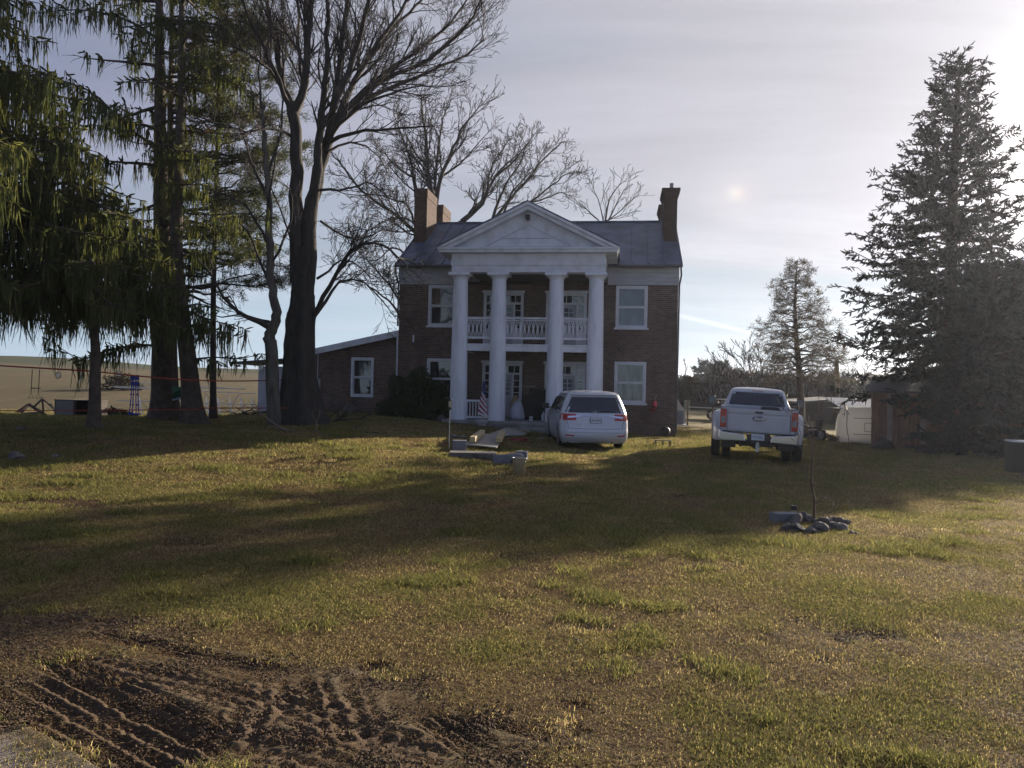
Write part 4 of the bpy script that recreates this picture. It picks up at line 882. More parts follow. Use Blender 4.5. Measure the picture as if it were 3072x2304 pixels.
def sprigs(mb, pos, dr, ln, wd, r_, K=4, jag=.5):
    """bushy needle twigs: three crossed ragged blades along dr"""
    n = len(pos); pos = np.asarray(pos, float); dr = dr / (np.linalg.norm(dr, axis=1, keepdims=True) + 1e-9); t_ = np.linspace(0, 1, K)
    up = np.where(np.abs(dr[:, 2:3]) > .9, np.array([[1., 0, 0]]), np.array([[0, 0, 1.]])); r = np.cross(dr, up); r /= np.linalg.norm(r, axis=1, keepdims=True) + 1e-9; u = np.cross(r, dr)
    prof = np.interp(t_, [0, .25, .75, 1], [.5, 1, .8, .2])
    ctr = pos[:, None] + dr[:, None] * (t_[None, :, None] * ln[:, None, None])
    for q in range(3):
        a = q * math.pi / 3 + r_.rand(n) * .5; s_ = (np.cos(a)[:, None] * r + np.sin(a)[:, None] * u)
        w1 = wd[:, None] * prof * (1 + jag * (r_.rand(n, K) - .5) * 2); w2 = wd[:, None] * prof * (1 + jag * (r_.rand(n, K) - .5) * 2)
        v = np.stack([ctr - s_[:, None] * w1[..., None], ctr + s_[:, None] * w2[..., None]], 2).reshape(-1, 3)
        i = (np.arange(n)[:, None] * K * 2 + np.arange(K - 1)[None] * 2).reshape(-1, 1); mb.addq(v, np.hstack([i, i + 1, i + 3, i + 2]))
def needles(mb, pos, dr, ln, wd):
    """single narrow blades"""
    n = len(pos); r_ = np.random.RandomState(n); s_ = np.cross(dr, r_.normal(0, 1, (n, 3))); s_ /= np.linalg.norm(s_, axis=1, keepdims=True) + 1e-9
    v = np.stack([pos - s_ * wd[:, None], pos + s_ * wd[:, None], pos + dr * ln[:, None]], 1).reshape(-1, 3); i = np.arange(n)[:, None] * 3; mb.addq(v, np.hstack([i, i + 1, i + 2]))

def weeping_spruce(root, trunk_pts, tr0, prof, nb, seed, label, zlo, zhi, hang=.75, dens=1.0, droop=.25, azim=None, mt=L_WEEP, bare=0.0, up0=.05, extra=(), extend=None):
    """boughs sweeping down, each with a fringe of hanging curtains"""
    r_ = np.random.RandomState(seed); T = MB(); Fo = MB(); root = np.array(root, float)
    tp = smooth_path(trunk_pts, 40); zt = tp[:, 2]; trad = tr0 * np.interp(np.linspace(0, 1, 40), [0, .04, .1, 1], [1.9, 1.25, 1.0, .16]); T.tube(tp, trad, 14, cap=False)
    boughs = []
    for k in range(nb):
        z = zlo + (zhi - zlo) * ((k + r_.rand()) / nb); c = np.array([np.interp(z, zt, tp[:, 0]), np.interp(z, zt, tp[:, 1]), z]); az = k * 2.4 + r_.normal(0, .3)
        if azim is not None: az = azim[0] + (azim[1] - azim[0]) * r_.rand()
        L = prof((z - zlo) / (zhi - zlo)) * (.72 + .5 * r_.rand()); boughs.append((c, az, L, r_.rand() < bare))
    P_, Ln, Wd = [], [], []; SP, SD, SL, SW = [], [], [], []
    paths = []
    for c, az, L, br_ in boughs:
        n = 9; s_ = np.linspace(0, 1, n); rr = L * s_; zz_ = L * (up0 * s_ - droop * (s_ ** 1.5) * 1.3 + .22 * droop * s_ ** 4 * 2)
        wob = r_.normal(0, .05 * L, n).cumsum() * .25; pts = c + np.stack([rr * math.cos(az) - wob * math.sin(az), rr * math.sin(az) + wob * math.cos(az), zz_], 1); paths.append((pts, L, br_, .035 + .018 * L))
    for wp, L in extra: paths.append((smooth_path(wp, 12), L, False, .02 + .012 * L))
    for pts, L, br_, rb in paths:
        n = len(pts); T.tube(pts, np.linspace(rb * .8, .008, n), 5, cap=False)
        seglen = np.linalg.norm(np.diff(pts, axis=0), axis=1).sum(); d0 = norm(pts[-1] - pts[0]); side = norm(np.cross(d0, [0, 0, 1]))
        m_ = int(seglen * 4.2)
        for q in range(m_):
            t_ = .10 + .9 * (q + r_.rand()) / m_; j = min(int(t_ * (n - 1)), n - 2); p = pts[j] + (pts[j + 1] - pts[j]) * (t_ * (n - 1) - j)
            sg = 1 if r_.rand() < .5 else -1; bl = (.25 + .28 * L * (1 - t_ * .75)) * (.6 + .7 * r_.rand()); dirn = norm(d0 * .6 + side * sg * (.5 + .6 * r_.rand()) + np.array([0, 0, -.12 + .2 * r_.rand()]))
            bp, _ = wander(r_, p, dirn, bl, 4, .14, -.07); T.tube(bp, [.012, .010, .008, .006, .004], 3, cap=False)
            if br_ and r_.rand() < .8: continue
            ns = int(bl * 30 * dens) + 1; tt = r_.rand(ns) * 4; jj = np.minimum(tt.astype(int), 3); q_ = bp[jj] + (bp[jj + 1] - bp[jj]) * (tt - jj)[:, None]
            P_.append(q_); hl = hang * (.25 + .95 * r_.rand(ns) ** 1.3) * (.7 + .6 * r_.rand()); Ln.append(hl); Wd.append(.006 + .008 * r_.rand(ns))
            k2 = int(bl * 10 * dens) + 1; tt = r_.rand(k2) * 4; jj = np.minimum(tt.astype(int), 3); q2 = bp[jj] + (bp[jj + 1] - bp[jj]) * (tt - jj)[:, None]
            SP.append(q2); SD.append(np.tile(dirn, (k2, 1)) + r_.normal(0, .55, (k2, 3))); SL.append(.12 + .16 * r_.rand(k2)); SW.append(.018 + .012 * r_.rand(k2))
    strands(Fo, np.concatenate(P_), np.concatenate(Ln), np.concatenate(Wd), r_); sprigs(Fo, np.concatenate(SP), np.concatenate(SD), np.concatenate(SL), np.concatenate(SW), r_)
    t = empty('weeping_spruce', root, 0, label, 'tree'); at_root(T, root).build('trunk', M_BARKS, t, smooth=True); at_root(Fo, root).build('crown', mt, t); return t
def col(px, py, D, topz, dx=0, lean=()):
    p = P(px, py, D); b = np.array([p[0], p[1], gz(p[0], p[1]) - .1]); return b
# spruce B: dense young one at the left, its foot seen under the curtain
D = 20.0; b = col(283, 1255, D, 0); apex = P(150, 330, D)
weeping_spruce(b, [b, P(285, 1150, D), P(283, 1000, D), P(240, 700, D), P(190, 480, D), apex], .15, lambda t: 3.3 * (1 - t) ** .75 * (1 if t > .12 else .85) + .25, 62, 41, 'dense weeping spruce at far left with narrow bare foot', 3.9, apex[2] - .1, hang=.8, dens=.95, droop=.42)
# spruce A: big, trunk beyond the left edge, boughs reach across the top left
D = 18.5; p = P(-330, 1250, D); b = np.array([p[0], p[1], gz(p[0], p[1]) - .1]); t_ = b + [.4, 0, 15]
weeping_spruce(b, [b, b + [0, 0, 5], b + [.2, 0, 10], t_], .32, lambda t: 5.4 * (1 - t) ** .6 + .6, 40, 42, 'huge weeping spruce whose dark boughs enter from the left edge', 4.4, 13.5, hang=.85, dens=1.1, droop=.30, azim=(-1.5, 1.3))
# spruce C: buttressed trunk left of the pair
D = 24.5; b = col(495, 1256, D, 0)
ex = [([P(490, 1040, D), P(420, 1035, D - 1), P(330, 1050, D - 1.6), P(240, 1075, D - 2), P(130, 1010, D - 2.4)], 3.0), ([P(485, 450, D), P(380, 380, D - 1), P(280, 280, D - 1.5), P(150, 230, D - 2), P(0, 180, D - 2)], 4.0), ([P(480, 120, D), P(380, 60, D - .6), P(250, 30, D - 1.2), P(100, 40, D - 1.6)], 3.6),
      ([P(482, 300, D), P(600, 210, D - .7), P(700, 250, D - 1), P(760, 300, D - 1)], 2.6)]
weeping_spruce(b, [b, P(488, 1100, D), P(490, 900, D), P(483, 600, D), P(480, 300, D), P(478, 0, D), P(478, -300, D)], .36, lambda t: 3.3 * (1 - .45 * t), 34, 43, 'weeping spruce with buttressed foot, left one of the close pair of trunks', 3.6, 17, hang=.7, dens=.85, droop=.22, bare=.25, extra=ex)
# spruce D: the right one of the pair, mostly twiggy with thin needles; one low weeping bough to the right
D = 23.5; b = col(582, 1252, D, 0)
ex = [([P(560, 1080, D), P(640, 1072, D - .3), P(720, 1075, D - .5), P(790, 1060, D - .7)], 1.6), ([P(540, 920, D), P(600, 912, D), P(650, 925, D - .2)], .8), ([P(560, 640, D), P(640, 645, D - .4), P(720, 640, D - .6), P(800, 650, D - .7)], 1.8)]
weeping_spruce(b, [b, P(566, 1100, D), P(548, 950, D), P(530, 780, D), P(535, 500, D), P(545, 250, D), P(545, 0, D), P(548, -250, D)], .27, lambda t: 1.3 + .8 * t, 28, 44, 'thin leaning spruce, right one of the close pair, with low fringed bough', 4.2, 15, hang=.5, dens=.7, droop=.18, bare=.4, extra=ex)

def pine(root, trunk_pts, tr0, prof, nb, seed, label, zlo, zhi, name='pine_tree', rise=.25, droop=.0, nd=1.0, nl=.10, nw=.007, mt=L_PINE, azr=None, tw=3, cluster=26, csize=.22, barein=.35, barkm=M_BARKS, sub=3.2, top_mt=None):
    """open conifer: visible limbs with tufts of fine needles towards their ends"""
    r_ = np.random.RandomState(seed); T = MB(); Fo = MB(); root = np.array(root, float); tp = smooth_path(trunk_pts, 40)
    T.tube(tp, tr0 * np.interp(np.linspace(0, 1, 40), [0, .05, 1], [1.5, 1.0, .12]), 12, cap=False); NP = []; ND = []
    for k in range(nb):
        f_ = (k + r_.rand()) / nb; z = zlo + (zhi - zlo) * f_; c = np.array([np.interp(z, tp[:, 2], tp[:, 0]), np.interp(z, tp[:, 2], tp[:, 1]), z]); az = k * 2.4 + r_.normal(0, .3)
        if azr: az = azr[0] + (azr[1] - azr[0]) * r_.rand()
        L = prof(f_) * (.65 + .5 * r_.rand()); n = 8; s_ = np.linspace(0, 1, n)
        pts = c + np.stack([L * s_ * math.cos(az), L * s_ * math.sin(az), L * (rise * s_ - droop * s_ ** 2 * 1.6 + (.18 if droop else 0) * s_ ** 4)], 1) + np.concatenate([[[0, 0, 0]], r_.normal(0, .035 * L, (n - 1, 3))])
        T.tube(pts, np.linspace(.018 + .012 * L, .008, n), 5, cap=False); d0 = norm(pts[-1] - pts[0]); side = norm(np.cross(d0, [0, 0, 1.]))
        for q in range(int(L * sub) + 2):
            t_ = barein * .6 + (1 - barein * .6) * r_.rand(); j = min(int(t_ * (n - 1)), n - 2); p = pts[j] + (pts[j + 1] - pts[j]) * (t_ * (n - 1) - j); sg = 1 if r_.rand() < .5 else -1
            bl = (.25 + .32 * L * (1 - .7 * t_)) * (.6 + .7 * r_.rand()); dn = norm(d0 * .75 + side * sg * (.4 + .5 * r_.rand()) + np.array([0, 0, .1 + .15 * r_.normal()]))
            bp, e = wander(r_, p, dn, bl, 4, .16, .03); T.tube(bp, [.011, .009, .008, .006, .004], 3, cap=False)
            for g in range(tw):
                jj = r_.randint(1, 5) if g else 4; e2, _ = wander(r_, bp[jj], norm(e + r_.normal(0, .5, 3)), .12 + .3 * r_.rand() * min(L, 2) * .5, 3, .15, .04); T.tube(e2, [.006, .005, .004, .003], 3, cap=False)
                if t_ < barein and r_.rand() < .6: continue
                m_ = int(cluster * nd * (.5 + r_.rand())); tt = r_.rand(m_) * 3; ji = np.minimum(tt.astype(int), 2); pp = e2[ji] + (e2[ji + 1] - e2[ji]) * (tt - ji)[:, None] + r_.normal(0, csize * .18, (m_, 3))
                NP.append(pp); ND.append(norm(e2[-1] - e2[0]) * .8 + r_.normal(0, .7, (m_, 3)))
    NP = np.concatenate(NP); ND = np.concatenate(ND); ND /= np.linalg.norm(ND, axis=1, keepdims=True); needles(Fo, NP, ND, nl * (.6 + .8 * r_.rand(len(NP))), np.full(len(NP), nw))
    t = empty(name, root, 0, label, 'tree'); at_root(T, root).build('trunk', barkm, t, smooth=True); at_root(Fo, root).build('crown', mt, t); return t
# pine E behind the pair: long limbs reaching right over to the big bare tree, pinkish dead top
D = 26.0; b = col(520, 1250, D, 0)
pine(b, [b, P(512, 900, D), P(510, 500, D), P(515, 100, D), P(520, -400, D)], .20, lambda t: 4.0 - 1.2 * abs(t - .35), 84, 51, 'tall open pine behind the close pair, long thin limbs to the right', 4.6, 18, rise=.12, nd=1.25, nl=.13, nw=.010, azr=(-1.0, 1.1), cluster=30, csize=.35, sub=3.6)
D = 26.5; b = col(640, 1250, D, 0)
pine(b, [b, P(640, 900, D), P(650, 500, D), P(660, 100, D), P(665, -300, D)], .11, lambda t: 2.0 - .8 * abs(t - .3), 30, 52, 'thin russet tree with withered leaves between pine and forked trunk', 8.0, 17, name='withered_tree', rise=.35, nd=1.0, nl=.09, nw=.016, mt=L_DEAD, cluster=20, csize=.5, sub=3.2, barkm=M_TWIG)
# big spruce right
def brush_spruce(root, tpts, tr0, prof, nb, seed, label, zlo, zhi, gaps=.12, size=1.0, tail=.5, name='spruce_tree', mt=L_SPR, extra=(), azk=2.4, flat=1.0, twd=1.0, sub=3.4, asym=0.0):
    r_ = np.random.RandomState(seed); T = MB(); Fo = MB(); root = np.array(root, float); tp = smooth_path(tpts, 40)
    T.tube(tp, tr0 * np.interp(np.linspace(0, 1, 40), [0, .05, 1], [1.4, 1.0, .10]), 14, cap=False); SP, SD, SL, SW = [], [], [], []
    lst = []
    for k in range(nb):
        f_ = (k + r_.rand()) / nb; z = zlo + (zhi - zlo) * f_; c = np.array([np.interp(z, tp[:, 2], tp[:, 0]), np.interp(z, tp[:, 2], tp[:, 1]), z]); lst.append((c, k * azk + r_.normal(0, .35), prof(f_) * (.62 + .55 * r_.rand()), f_))
    for e in extra: lst.append(e)
    for c, az, L, f_ in lst:
        L = L * (1 - asym * max(0, math.cos(az)))
        n = 9; s_ = np.linspace(0, 1, n); up = .55 * f_ - .18
        pts = c + np.stack([L * s_ * math.cos(az), L * s_ * math.sin(az), L * (up * s_ - .42 * (1 - f_) * s_ ** 1.6 + .30 * s_ ** 3.5)], 1) + np.concatenate([[[0, 0, 0]], r_.normal(0, .03 * L, (n - 1, 3))])
        T.tube(pts, np.linspace(.02 + .013 * L, .010, n), 5, cap=False); d0 = norm(pts[-1] - pts[0]); side = norm(np.cross(d0, [0, 0, 1.]))
        m_ = int(L * sub) + 3
        for q in range(m_):
            t_ = .15 + .85 * (q + r_.rand()) / m_; j = min(int(t_ * (n - 1)), n - 2); p = pts[j] + (pts[j + 1] - pts[j]) * (t_ * (n - 1) - j); sg = 1 if q % 2 else -1
            if r_.rand() < (gaps if f_ < .86 else 0): continue
            bl = (.30 + .30 * L * (1 - .8 * t_)) * (.6 + .7 * r_.rand()) * size; dn = norm(d0 * .8 + side * sg * (.35 + .7 * r_.rand()) * flat + np.array([0, 0, .02 - .25 * r_.rand() * tail]))
            bp, e = wander(r_, p, dn, bl, 4, .16, -.02); T.tube(bp, [.012, .010, .008, .006, .005], 3, cap=False)
            ns = int(bl * 19) + 2; tt = (.15 + .85 * r_.rand(ns)) * 4; jj = np.minimum(tt.astype(int), 3); q2 = bp[jj] + (bp[jj + 1] - bp[jj]) * (tt - jj)[:, None]
            SP.append(q2); dd_ = np.tile(e, (ns, 1)) * .8 + r_.normal(0, .62, (ns, 3)); dd_[:, 2] -= .25 * tail; SD.append(dd_); SL.append((.14 + .16 * r_.rand(ns)) * size); SW.append((.020 + .011 * r_.rand(ns)) * size * twd)
            SP.append(bp[-1:]); SD.append(e[None] + r_.normal(0, .1, (1, 3)) + [[0, 0, .15]]); SL.append(np.array([.24 * size])); SW.append(np.array([.028 * size * twd]))
    sprigs(Fo, np.concatenate(SP), np.concatenate(SD), np.concatenate(SL), np.concatenate(SW), r_, K=4, jag=.7)
    t = empty(name, root, 0, label, 'tree'); at_root(T, root).build('trunk', M_BARKS, t, smooth=True); at_root(Fo, root).build('crown', mt, t); return t
D = 32.5; p = P(2850, 1345, D); b = np.array([p[0], p[1], gz(p[0], p[1]) - .1]); apex = P(2878, 205, D)
prof = lambda t: np.interp(t, [0, .1, .25, .33, .51, .65, .76, .84, .90, .96, 1], [3.8, 4.1, 4.4, 3.9, 3.3, 2.6, 1.9, 1.2, 1.25, 1.2, .9])
brush_spruce(b, [b, P(2850, 1000, D), P(2858, 600, D), P(2870, 350, D), apex], .34, prof, 190, 61, 'tall dark spruce right of the shed with dense rounded tip', 2.7, apex[2] - .12, gaps=.07, size=.92, sub=3.9, asym=.20)
# darker evergreens at the right edge
D = 44.0; p = P(3215, 1300, D); b = np.array([p[0], p[1], gz(p[0], p[1]) - .1])
brush_spruce(b, [b, b + [0, 0, 6], b + [.1, 0, 12.5]], .36, lambda t: 3.9 * (1 - t) ** .7 + .6, 110, 62, 'tall evergreen cut off by the right edge of the view', .5, 12.2, gaps=.05, size=1.3, sub=2.6)
D = 29.0; p = P(2975, 1350, D); b = np.array([p[0], p[1], gz(p[0], p[1]) - .1])
brush_spruce(b, [b, b + [0, 0, 3], b + [0, 0, 6.6]], .2, lambda t: 3.0 * (1 - t) ** .5 + .4, 150, 63, 'low wide evergreen filling the gap behind the tall dark spruce', .2, 6.4, gaps=.0, twd=1.3)
# open cedar over the pickup
D = 46.0; p = P(2405, 1225, D); b = np.array([p[0], p[1], gz(p[0], p[1]) - .1]); apex = P(2392, 780, D)
pine(b, [b, P(2400, 1150, D), P(2388, 1000, D), P(2385, 900, D), apex], .24, lambda t: np.interp(t, [0, .15, .4, .7, .9, 1], [2.7, 3.0, 2.35, 1.45, .8, .25]), 95, 53, 'airy conical conifer standing over the right side of the white pickup', 2.3, apex[2] - .05, name='cedar_tree', rise=.42, droop=.42, nl=.20, nw=.014, mt=L_CEDAR, cluster=11, csize=.4, sub=3.8, barein=.25)
# bushes
def bush(loc, rx, ry, rz_, n, seed, label, mt=L_BUSH, name='bush', leaf=.05, stems=M_TWIG, group=None):
    r_ = np.random.RandomState(seed); d = r_.normal(0, 1, (n, 3)); d /= np.linalg.norm(d, axis=1, keepdims=True); d[:, 2] = np.abs(d[:, 2]) * 1.0 - .12
    lob = 1 + .16 * np.sin(d[:, 0] * 5 + 1) * np.cos(d[:, 1] * 4 + seed) + .12 * np.sin(d[:, 2] * 9 + d[:, 0] * 7)
    rad = (.55 + .47 * r_.rand(n) ** .45) * lob; pos = d * rad[:, None] * [rx, ry, rz_]; pos[:, 2] = np.maximum(pos[:, 2], .02)
    Fo = MB(); dd_ = d * .6 + r_.normal(0, .6, (n, 3)); sprigs(Fo, pos, dd_, leaf * (1.2 + 1.6 * r_.rand(n)), leaf * (.35 + .3 * r_.rand(n)), r_, K=3)
    T = MB()
    for k in range(14): a = r_.rand() * 6.28; pts, _ = wander(r_, [.1 * math.cos(a), .1 * math.sin(a), -.05], [math.cos(a) * .8, math.sin(a) * .8, 1], rz_ * .9, 4, .15); T.tube(pts, [.03, .022, .016, .01, .005], 4, cap=False)
    t = empty(name, loc, 0, label, 'bush', group); Fo.build('foliage', mt, t); T.build('stem', stems, t); return t
q = hw(-4.55, -1.35); bush((q[0], q[1], gz(q[0], q[1])), 1.45, 1.0, 2.0, 9000, 71, 'big rounded dark evergreen bush against the house left of the columns')
q = P(2062, 1290, 62); bush((q[0], q[1], -1.2), 1.9, 1.9, 4.4, 5000, 72, 'tall rounded brown shrub beyond the right corner of the house', L_DBUSH, leaf=.12)
for k, (px, sz, sd_) in enumerate([(2120, 2.3, 1), (2150, 2.9, 2), (2183, 2.6, 3)]):
    q = P(px, 1180, 95); r0 = np.array([q[0], q[1], gz(q[0], q[1]) - .1])
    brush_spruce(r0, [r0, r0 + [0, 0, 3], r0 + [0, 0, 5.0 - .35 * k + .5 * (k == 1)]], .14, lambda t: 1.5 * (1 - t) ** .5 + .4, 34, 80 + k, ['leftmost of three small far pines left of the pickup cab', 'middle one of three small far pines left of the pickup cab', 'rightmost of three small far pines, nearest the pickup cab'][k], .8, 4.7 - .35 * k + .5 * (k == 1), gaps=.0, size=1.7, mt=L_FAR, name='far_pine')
# sapling in a stone ring
r_ = np.random.RandomState(9); g = on_ground(2442, 1572); Ds = g[1]; T = MB(); C_ = MB()
O5 = dict(O, dens=3.0, lv=2, rmin=.0045, lmin=.12, seg=.08, wig=.10)
cz = lambda x, y: (x, y)
limb(T, r_, [g - [0, 0, .05]] + [P(x, y, Ds) for x, y in ((2443, 1500), (2440, 1440), (2443, 1390), (2440, 1340), (2442, 1300))], .018, .009, O5, kids=False, sides=8)
for lst in ([(2442, 1345), (2420, 1300), (2385, 1260), (2350, 1225)], [(2442, 1330), (2430, 1290), (2400, 1230)], [(2442, 1330), (2470, 1280), (2500, 1240), (2540, 1205)], [(2441, 1380), (2410, 1350), (2390, 1320)], [(2443, 1400), (2470, 1370), (2490, 1340)], [(2442, 1310), (2448, 1260), (2455, 1200), (2452, 1150)], [(2441, 1460), (2425, 1440), (2415, 1432)], [(2443, 1510), (2465, 1500), (2485, 1500), (2500, 1515)]):
    limb(C_, r_, [P(x, y, Ds + r_.normal(0, .12) * (i > 0)) for i, (x, y) in enumerate(lst)], .008, .003, O5, clen=.28, sides=5, n=8)
t = empty('sapling', g, 0, 'thin leafless sapling with reddish stem in a ring of stones', 'tree'); at_root(T, g).build('trunk', M_REDTW, t, smooth=True); at_root(C_, g).build('crown', M_TWIGR, t)
# far woods on the skyline right of the house
r_ = np.random.RandomState(3); W = MB(); n = 26000
y = r_.uniform(150, 230, n); x = y * r_.uniform(.13, .85, n); hgt = 3.0 + 2.0 * fbm(x, y, .05, 3) + .8 * r_.rand(n)
top = hgt * r_.rand(n) ** .5; pos = np.stack([x, y, G(x, y) - 3.0 + top], 1); dd_ = r_.normal(0, .6, (n, 3)); dd_[:, 2] = np.abs(dd_[:, 2]) + .6; dd_ /= np.linalg.norm(dd_, axis=1, keepdims=True)
needles(W, pos, dd_, r_.uniform(.7, 2.0, n), r_.uniform(.12, .4, n)); o = W.build('woods', M_HILLT); tag(o, 'grey far-off leafless woods along the skyline to the right', 'woods', kind='stuff')

r_ = np.random.RandomState(4); W = MB(); n = 15000
y = r_.uniform(58, 74, n); x = y * r_.uniform(.235, .70, n); hgt = 2.0 + 1.3 * fbm(x, y, .18, 3) + .4 * r_.rand(n); hgt = hgt * ss(.22, .27, x / y)
pos = np.stack([x, y, G(x, y) - .2 + hgt * r_.rand(n) ** .7], 1); dd_ = r_.normal(0, .7, (n, 3)); dd_[:, 2] = np.abs(dd_[:, 2]) + .5; dd_ /= np.linalg.norm(dd_, axis=1, keepdims=True)
needles(W, pos, dd_, r_.uniform(.3, 1.0, n), r_.uniform(.02, .11, n)); o = W.build('thicket', mat('thicket_twigs', (.075, .062, .052), 1.0, noise=.4, nscale=.6)); tag(o, 'dark brown leafless thicket behind the conifer and hoop house', 'thicket', kind='stuff')
# ------------------------------------------------------------------ vehicles (x forward, y to the left, z up, origin under the tail)
class Shell:
    """car body as a stack of rounded outlines"""
    def __init__(s, z, xr, xf, w, rr, rf, bow): s.z, s.xr, s.xf, s.w, s.rr, s.rf, s.bow = [np.array(q, float) for q in (z, xr, xf, w, rr, rf, bow)]
    def at(s, z): return [float(np.interp(z, s.z, q)) for q in (s.xr, s.xf, s.w, s.rr, s.rf, s.bow)]
    def rear(s, y, z, off=0.0):
        xr, xf, w, rr, rf, bow = s.at(z); a = abs(y); x = xr - bow * (1 - min(1, (y / w)) ** 2)
        if a > w - rr: q = min(1.0, (a - (w - rr)) / rr); x = x + rr - math.sqrt(max(0, rr * rr * (1 - q * q)))
        return np.array([x - off, y, z])
    def side(s, x, z, sg, off=0.0):
        xr, xf, w, rr, rf, bow = s.at(z); return np.array([x, sg * (w + off), z])
    def loop(s, z, nc=7, nr=10, ns=14):
        xr, xf, w, rr, rf, bow = s.at(z); pts = []
        for y in np.linspace(w - rr, -(w - rr), nr): pts.append((xr - bow * (1 - (y / w) ** 2), y))
        for k in range(1, nc): a = k / nc * math.pi / 2; pts.append((xr + rr - rr * math.cos(a) - bow * (1 - ((w - rr + rr * math.sin(a)) / w) ** 2), -(w - rr) - rr * math.sin(a)))
        for x in np.linspace(xr + rr, xf - rf, ns): pts.append((x, -w))
        for k in range(1, nc): a = k / nc * math.pi / 2; pts.append((xf - rf + rf * math.sin(a), -(w - rf) - rf * math.cos(a)))
        for y in np.linspace(-(w - rf), (w - rf), nr): pts.append((xf + .06 * (1 - (y / w) ** 2), y))
        for k in range(1, nc): a = k / nc * math.pi / 2; pts.append((xf - rf + rf * math.cos(a), (w - rf) + rf * math.sin(a)))
        for x in np.linspace(xf - rf, xr + rr, ns): pts.append((x, w))
        for k in range(1, nc): a = k / nc * math.pi / 2; pts.append((xr + rr - rr * math.sin(a) - bow * (1 - ((w - rr + rr * math.cos(a)) / w) ** 2), (w - rr) + rr * math.cos(a)))
        return np.array([(x, y, z) for x, y in pts])
    def body(s, zs, crown=.04):
        m = MB(); L = [s.loop(z) for z in zs]; n = len(L[0]); V = np.concatenate(L); f = [(i * n + j, i * n + (j + 1) % n, (i + 1) * n + (j + 1) % n, (i + 1) * n + j) for i in range(len(zs) - 1) for j in range(n)]
        # crowned roof
        last = L[-1]; c = last.mean(0); V = [V]; k0 = (len(zs) - 1) * n
        for q, h in ((.75, .5), (.45, .85)): V.append(c + (last - c) * [q, q, 1] + [0, 0, crown * h])
        V.append((c + [0, 0, crown])[None]); V = np.concatenate(V)
        for a in range(2):
            b0 = k0 + a * n; f += [(b0 + j, b0 + (j + 1) % n, b0 + n + (j + 1) % n, b0 + n + j) for j in range(n)]
        b0 = k0 + 2 * n; f += [(b0 + j, b0 + (j + 1) % n, b0 + n) for j in range(n)]; f.append(tuple(range(n))[::-1]); m.add(V, f); return m
def patch(fn, us, vs, name, mt, parent, thick=.012, inward=(1, 0, 0)):
    """thin curved piece lying on a surface: fn(u, v) gives points"""
    m = MB(); A = np.array([[fn(u, v) for u in us] for v in vs]); nv, nu = A.shape[:2]; B = A + np.array(inward) * thick; V = np.concatenate([A.reshape(-1, 3), B.reshape(-1, 3)]); o = nu * nv
    f = [(r * nu + c, r * nu + c + 1, (r + 1) * nu + c + 1, (r + 1) * nu + c) for r in range(nv - 1) for c in range(nu - 1)]; f += [tuple(o + q for q in x[::-1]) for x in f]
    ed = [c for c in range(nu)] + [r * nu + nu - 1 for r in range(1, nv)] + [(nv - 1) * nu + c for c in range(nu - 2, -1, -1)] + [r * nu for r in range(nv - 2, 0, -1)]
    f += [(ed[i], ed[(i + 1) % len(ed)], o + ed[(i + 1) % len(ed)], o + ed[i]) for i in range(len(ed))]; m.add(V, f); return m.build(name, mt, parent, smooth='auto')
def cut(o, cutters):
    for (x, y0, y1, z, r) in cutters:
        m = MB(); m.cyl((x, y0, z), (x, y1, z), r, 32); c = m.build('cutter', None); c.parent = o.parent; c.matrix_parent_inverse = Matrix.Identity(4)
        md = o.modifiers.new('c', 'BOOLEAN'); md.operation = 'DIFFERENCE'; md.object = c; md.solver = 'EXACT'
    bpy.context.view_layer.update(); dg_ = bpy.context.evaluated_depsgraph_get(); me = bpy.data.meshes.new_from_object(o.evaluated_get(dg_))
    cs = [md.object for md in o.modifiers]; o.modifiers.clear(); o.data = me
    for c in cs: bpy.data.objects.remove(c)
def wheel(parent, x, y, r, wd, name='wheel', rim=M_RIM, spokes=8):
    m = MB(); pr = [(r * .62, -wd / 2), (r * .9, -wd / 2), (r * .985, -wd * .42), (r, -wd * .3), (r, -wd * .02), (r * .985, -.0), (r, wd * .02), (r, wd * .3), (r * .985, wd * .42), (r * .9, wd / 2), (r * .62, wd / 2)]
    a = np.arange(28) * 2 * math.pi / 28; V = np.array([[(q * math.cos(t_), z, q * math.sin(t_)) for t_ in a] for q, z in pr]).reshape(-1, 3); n = 28; k = len(pr)
    f = [(i * n + j, i * n + (j + 1) % n, ((i + 1) % k) * n + (j + 1) % n, ((i + 1) % k) * n + j) for i in range(k) for j in range(n)]; m.add(V, f)
    t_ = m.build('tyre', M_TYRE, None, smooth='auto'); t_.name = name; t_.parent = parent; t_.location = (x, y, r)
    m = MB(); sg = 1 if y > 0 else -1; m.cyl((0, -wd * .30, 0), (0, wd * .30, 0), r * .60, 24); m.cyl((0, sg * wd * .30, 0), (0, sg * wd * .47, 0), r * .14, 12)
    for q in range(spokes): b = q * 2 * math.pi / spokes; m.obox((0, sg * wd * .40, 0), (r * .6 * math.cos(b), sg * wd * .44, r * .6 * math.sin(b)), .05, .03)
    m.build('rim', rim, t_); return t_
